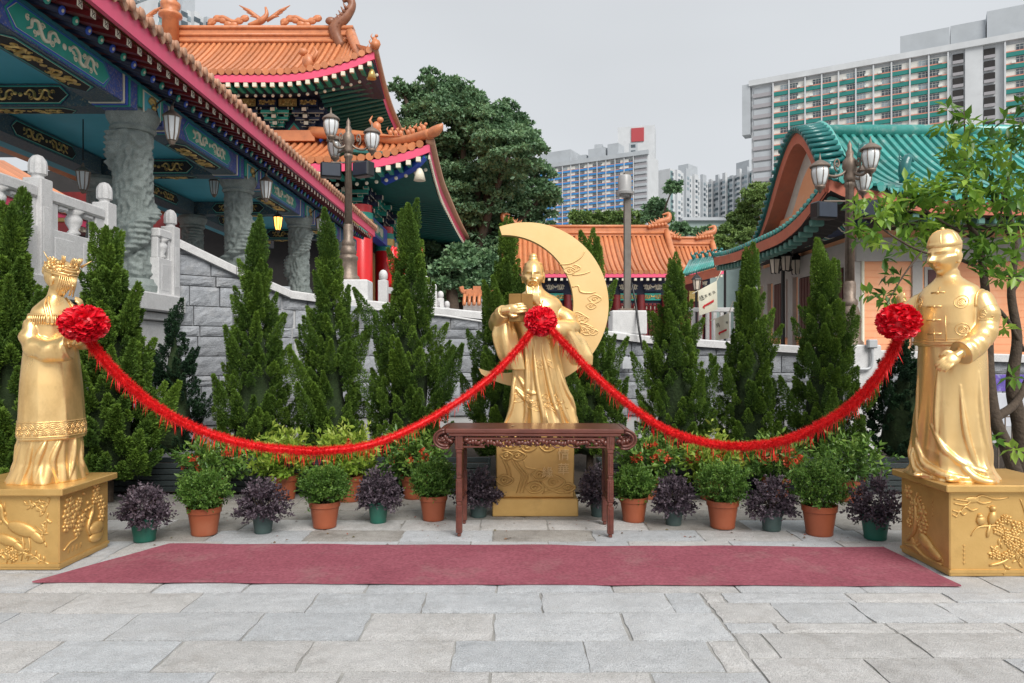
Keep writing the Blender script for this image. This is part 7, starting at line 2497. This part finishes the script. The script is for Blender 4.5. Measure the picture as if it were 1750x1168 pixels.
for i, (x, y, r, k) in enumerate(clus):
    d_ = 7.0 + .5 * g_.random()
    c = np.array(px(x, y, d_) - FB)
    rad = r * d_ / FOC
    for w in range(max(1, k // 4)):
        cc = c + g_.normal(size=3) * rad * .55
        ax = unit_sphere(g_, 1)[0]; ax[2] = abs(ax[2]) * .6 + .1
        nl = g_.integers(6, 10)
        br_ = np.clip(g_.normal(.5, .25) + (.2 if y < 400 and x < 1640 else 0), 0, 1)
        for q_ in range(nl):
            th = q_ * 2.4
            u = np.cross(ax, [0.3, .2, 1.]); u /= np.linalg.norm(u); v = np.cross(ax, u)
            D = ax * .35 + math.cos(th) * u + math.sin(th) * v + np.array([0, 0, -.25]) + g_.normal(size=3) * .2
            Pl.append(cc + ax * .015 * q_); Dl.append(D); Sl.append(g_.uniform(.1, .17)); Rl.append(np.clip(br_ + g_.normal() * .12, 0, 1))
me = leaf_mesh('leaves', np.array(Pl), np.array(Dl), np.array(Sl), YOUNG, aspect=.42, fold=.18, rng=g_, leaf_tone=np.array(Rl), roll=np.tile([0, 0, 1.], (len(Pl), 1)))
link('leaves', me, ft)
# ---------------------------------------------------------------- tower blocks
def conc(name, c, f=.85): return mat(name, c, tuple(q_ * f for q_ in c), rough=.8, scale=.25, spots=tuple(q_ * .75 for q_ in c), spotscale=.4, spotamt=.4)
CON = conc('pale_concrete', (.56, .58, .6)); CON2 = conc('grey_concrete', (.42, .45, .48)); CONW = conc('white_wall_panel', (.7, .7, .66))
BTEAL = conc('teal_spandrel', (.02, .2, .18)); BBLUE = conc('blue_spandrel', (.05, .24, .55)); BSAL = conc('salmon_strip', (.6, .25, .18))
GLS = mat('dark_window_glass', (.035, .05, .065), (.1, .13, .15), rough=.2, scale=.7)
GLS2 = mat('pale_window_glass', (.3, .36, .4), (.2, .25, .28), rough=.25, scale=.7)
def frame(origin, u):
    u = Vector((u[0], u[1], 0)).normalized(); n = Vector((u.y, -u.x, 0))
    return Matrix(((u.x, -n.x, 0, origin[0]), (u.y, -n.y, 0, origin[1]), (0, 0, 1, 0), (0, 0, 0, 1)))
def fbox(root, F, name, t0, t1, z0, z1, o0, o1, m):
    q_ = MB(); q_.span((t0, -o1, z0), (t1, -o0, z1)); q_.move(F); return build(name, q_, m, root, W=True)
def winmesh(w, h):
    q_ = MB(); q_.box((0, 0, 0), (w, .1, h)); return q_
WM = [winmesh(2.15, 1.45).mesh('window', GLS), winmesh(2.15, 1.45).mesh('window', GLS2)]
fr_ = MB()
for x in (-1.06, -.36, .36, 1.06): fr_.box((x, -.06, 0), (.05, .05, 1.45))
for z in (-.7, .2, .7): fr_.box((0, -.06, z), (2.15, .05, .05))
FRM = fr_.mesh('window_frame', CONW)
acm = MB(); acm.bevbox((0, -.35, 0), (.8, .55, .55), .03); ACM = acm.mesh('air_conditioner', CONW)
def put(root, F, me, name, t, z, o, parent=None):
    p_ = F @ Vector((t, -o, z)); rot = math.atan2(F[1][0], F[0][0])
    ob = link(name, me, root, loc=tuple(p_ - wloc(root)), rot=(0, 0, rot)); return ob
def slab_block(root, F, t0, t1, nb, zt, nf, fh, col, seed):
    q_ = random.Random(seed); bw = (t1 - t0) / nb
    for f in range(nf):
        z = zt - 1.0 - fh * f
        fbox(root, F, 'wall_band', t0, t1, z - fh * .66, z, 0, .05, CONW)
        fbox(root, F, 'spandrel', t0, t1, z - fh * 1.0, z - fh * .66, 0, .5, col)
        fbox(root, F, 'sill_strip', t0, t1, z - fh * .66, z - fh * .57, 0, .52, BSAL)
        for b_ in range(nb):
            off = .28 if b_ % 2 else .72
            w = put(root, F, WM[q_.random() < .35], 'window', t0 + bw * (b_ + off), z - fh * .32, .08)
            link('window_frame', FRM, w)
            if q_.random() < .5: put(root, F, ACM, 'air_conditioner', t0 + bw * (b_ + (.6 if b_ % 2 else .36)), z - fh * .5, .1)
    for b_ in range(nb + 1):
        fbox(root, F, 'fin', t0 + bw * b_ - .16, t0 + bw * b_ + .16, zt - 1.0 - fh * nf, zt - .3, 0, .7, CON)
tb = empty('tower_block', (80, 175, 0), 'long slab block with teal bands and white fins above the teal roof', 'building')
F = frame((62, 188), (.866, -.5))
ZT = 70.6
fbox(tb, F, 'body', 0, 95, 0, ZT, -14, -.3, CON)
fbox(tb, F, 'parapet', -.5, 95, ZT - .6, ZT + .8, -.3, .9, CON)
fbox(tb, F, 'end_fin', -2.2, -.2, ZT - 13, ZT, -3, .6, CON2)
slab_block(tb, F, 5.5, 43.7, 10, ZT - .4, 13, 2.72, BTEAL, 1)
slab_block(tb, F, 54.5, 80, 6, ZT - .4, 12, 2.72, BTEAL, 2)
for f in range(13):
    z = ZT - 1.4 - 2.72 * f
    fbox(tb, F, 'balcony_shade_panel', .6, 5, z - 2.1, z, -.29, .02, CON2); fbox(tb, F, 'balcony_rail', .4, 5.2, z - 2.3, z - 1.3, .02, .2, conc('rail_grey', (.34, .33, .35)) if f == 0 else bpy.data.materials['rail_grey'])  # darker panels set in the bay to imitate shade inside balcony openings
    for t0 in (44.6, 50.6):
        fbox(tb, F, 'balcony_shade_panel', t0, t0 + 2.1, z - 2.1, z, -.29, .03, DARKIN); fbox(tb, F, 'balcony_rail', t0, t0 + 2.1, z - 2.2, z - 1.5, .03, .2, bpy.data.materials['rail_grey'])  # near-black panels painted as shaded openings beside the core wall
fbox(tb, F, 'core_wall', 47, 50.4, 0, ZT, -.3, .3, CON)
fbox(tb, F, 'roof_house', 34, 44, ZT + .8, ZT + 5.5, -8, -1, CON2); fbox(tb, F, 'roof_house', 44.2, 51, ZT + .8, ZT + 5.8, -8, -1.4, CON2); fbox(tb, F, 'roof_house', 51.2, 90, ZT + .8, ZT + 7.2, -8, -.6, CON2)
tb = empty('tower_block', (40, 315, 0), 'slab block with blue bands behind the steel pole', 'building')
F = frame((56.1, 300), (.87, -.493)); ZT = 83.4
fbox(tb, F, 'body', -58, 0, 0, ZT, -14, -.3, CON); fbox(tb, F, 'parapet', -58, .5, ZT - .6, ZT + 1.2, -.3, .9, CON2)
slab_block(tb, F, -51, -6.6 + .6, 11, ZT - .3, 13, 2.5, BBLUE, 3)
for f in range(13):
    z = ZT - 1.2 - 2.5 * f
    fbox(tb, F, 'balcony', -5.6, -.4, z - 2.2, z - 1.1, -.3, .4, CON2); fbox(tb, F, 'balcony_shade_panel', -5.6, -.4, z - 1.0, z, -.3, .05, bpy.data.materials['rail_grey'])  # grey panels above the balcony fronts stand in for their shade
fbox(tb, F, 'lift_tower', -51, -36, ZT + 1.2, ZT + 7, -12, -2, CON2)
for t0, t1, h in ((-33, -29, 4), (-28, -20, 6), (-19, -14, 7)): fbox(tb, F, 'roof_house', t0, t1, ZT + 1.2, ZT + h, -10, -3, CON2)
t2 = empty('tower_block', (68, 350, 0), 'tall pale tower with a red rooftop panel behind the blue banded block', 'building')
F2 = frame((52, 350), (1, -.25)); z2 = 1.6 + 382 * 350 / 1240
fbox(t2, F2, 'body', -1, 16.5, 0, z2, -12, 0, CON); fbox(t2, F2, 'body', -9, -1, 0, z2 - 9, -12, -2, CON2); fbox(t2, F2, 'body', -13, -9, 0, z2 - 6, -12, -5, CON2)
fbox(t2, F2, 'roof_sign', 5.5, 11.5, z2 - 7.5, z2 - 1, 0, .5, mat('red_sign', (.42, .05, .06), rough=.5)); fbox(t2, F2, 'recess', 4.5, 8.5, z2 - 40, z2 - 8, -.2, .1, CON2)
for f in range(9):
    w = put(t2, F2, WM[0], 'window', 6.4, z2 - 9.5 - 2.8 * f, .15)
    for t in (-6.5, -3.5): put(t2, F2, WM[f % 2], 'window', t, z2 - 11 - 2.8 * f, -1.9)
def res_block(name, lab, x0, x1, yt0, yt1, d0, d1, nb, seed):
    a, b_ = px(x0, yt0, d0), px(x1, yt1, d1)
    root = empty('tower_block', (a.x, a.y, 0), lab, 'building'); F = frame((a.x, a.y), (b_.x - a.x, b_.y - a.y)); L_ = (b_.xy - a.xy).length
    zt = min(a.z, b_.z); q_ = random.Random(seed)
    fbox(root, F, 'body', 0, L_, 0, zt, -14, 0, CON); bw = L_ / nb
    for k in range(nb):
        if k % 2: fbox(root, F, 'bay', bw * k + .2, bw * (k + 1) - .2, 0, zt + q_.choice((0, 1, 2.5)), 0, 1.5, CON if k % 4 == 1 else CON2)
        if k % 3 == 0: fbox(root, F, 'recess', bw * k + .3, bw * k + bw * .6, 0, zt - 1, -.1, .06, conc('teal_tile_recess', (.16, .26, .27)) if 'teal_tile_recess' not in bpy.data.materials else bpy.data.materials['teal_tile_recess'])
        for f in range(11):
            if q_.random() < .93: put(root, F, WM[q_.random() < .4], 'window', bw * (k + .5), zt - 2.5 - 2.8 * f, 1.55 if k % 2 else .1)
    fbox(root, F, 'roof_house', L_ * .55, L_ * .8, zt, zt + 7, -8, -2, CON2)
res_block('a', 'grey residential tower with projecting bays right of the blue banded block', 1145, 1210, 288, 300, 370, 400, 9, 5)
res_block('b', 'pale residential slab with green recesses left of the teal banded block', 1208, 1294, 303, 290, 410, 380, 14, 6)
res_block('c', 'grey residential tower behind the main hall roof finial', 196, 268, -30, -30, 230, 235, 8, 7)
res_block('d', 'pale residential tower with a yellow side panel behind the hall ridge', 270, 357, -6, 2, 210, 225, 8, 8)
pd = empty('podium', px(1215, 390, 200), 'low grey green podium roof below the residential towers', 'building')
a = px(1168, 380, 200); b_ = px(1275, 376, 200)
m = MB(); m.span((a.x, 198, 1), (b_.x + 8, 215, a.z)); build('podium_block', m, conc('grey_green_cladding', (.25, .32, .31)), pd, W=True)
m = MB(); m.span((a.x - 1, 197, a.z), (b_.x + 8, 216, a.z + .8)); build('parapet', m, CON2, pd, W=True)
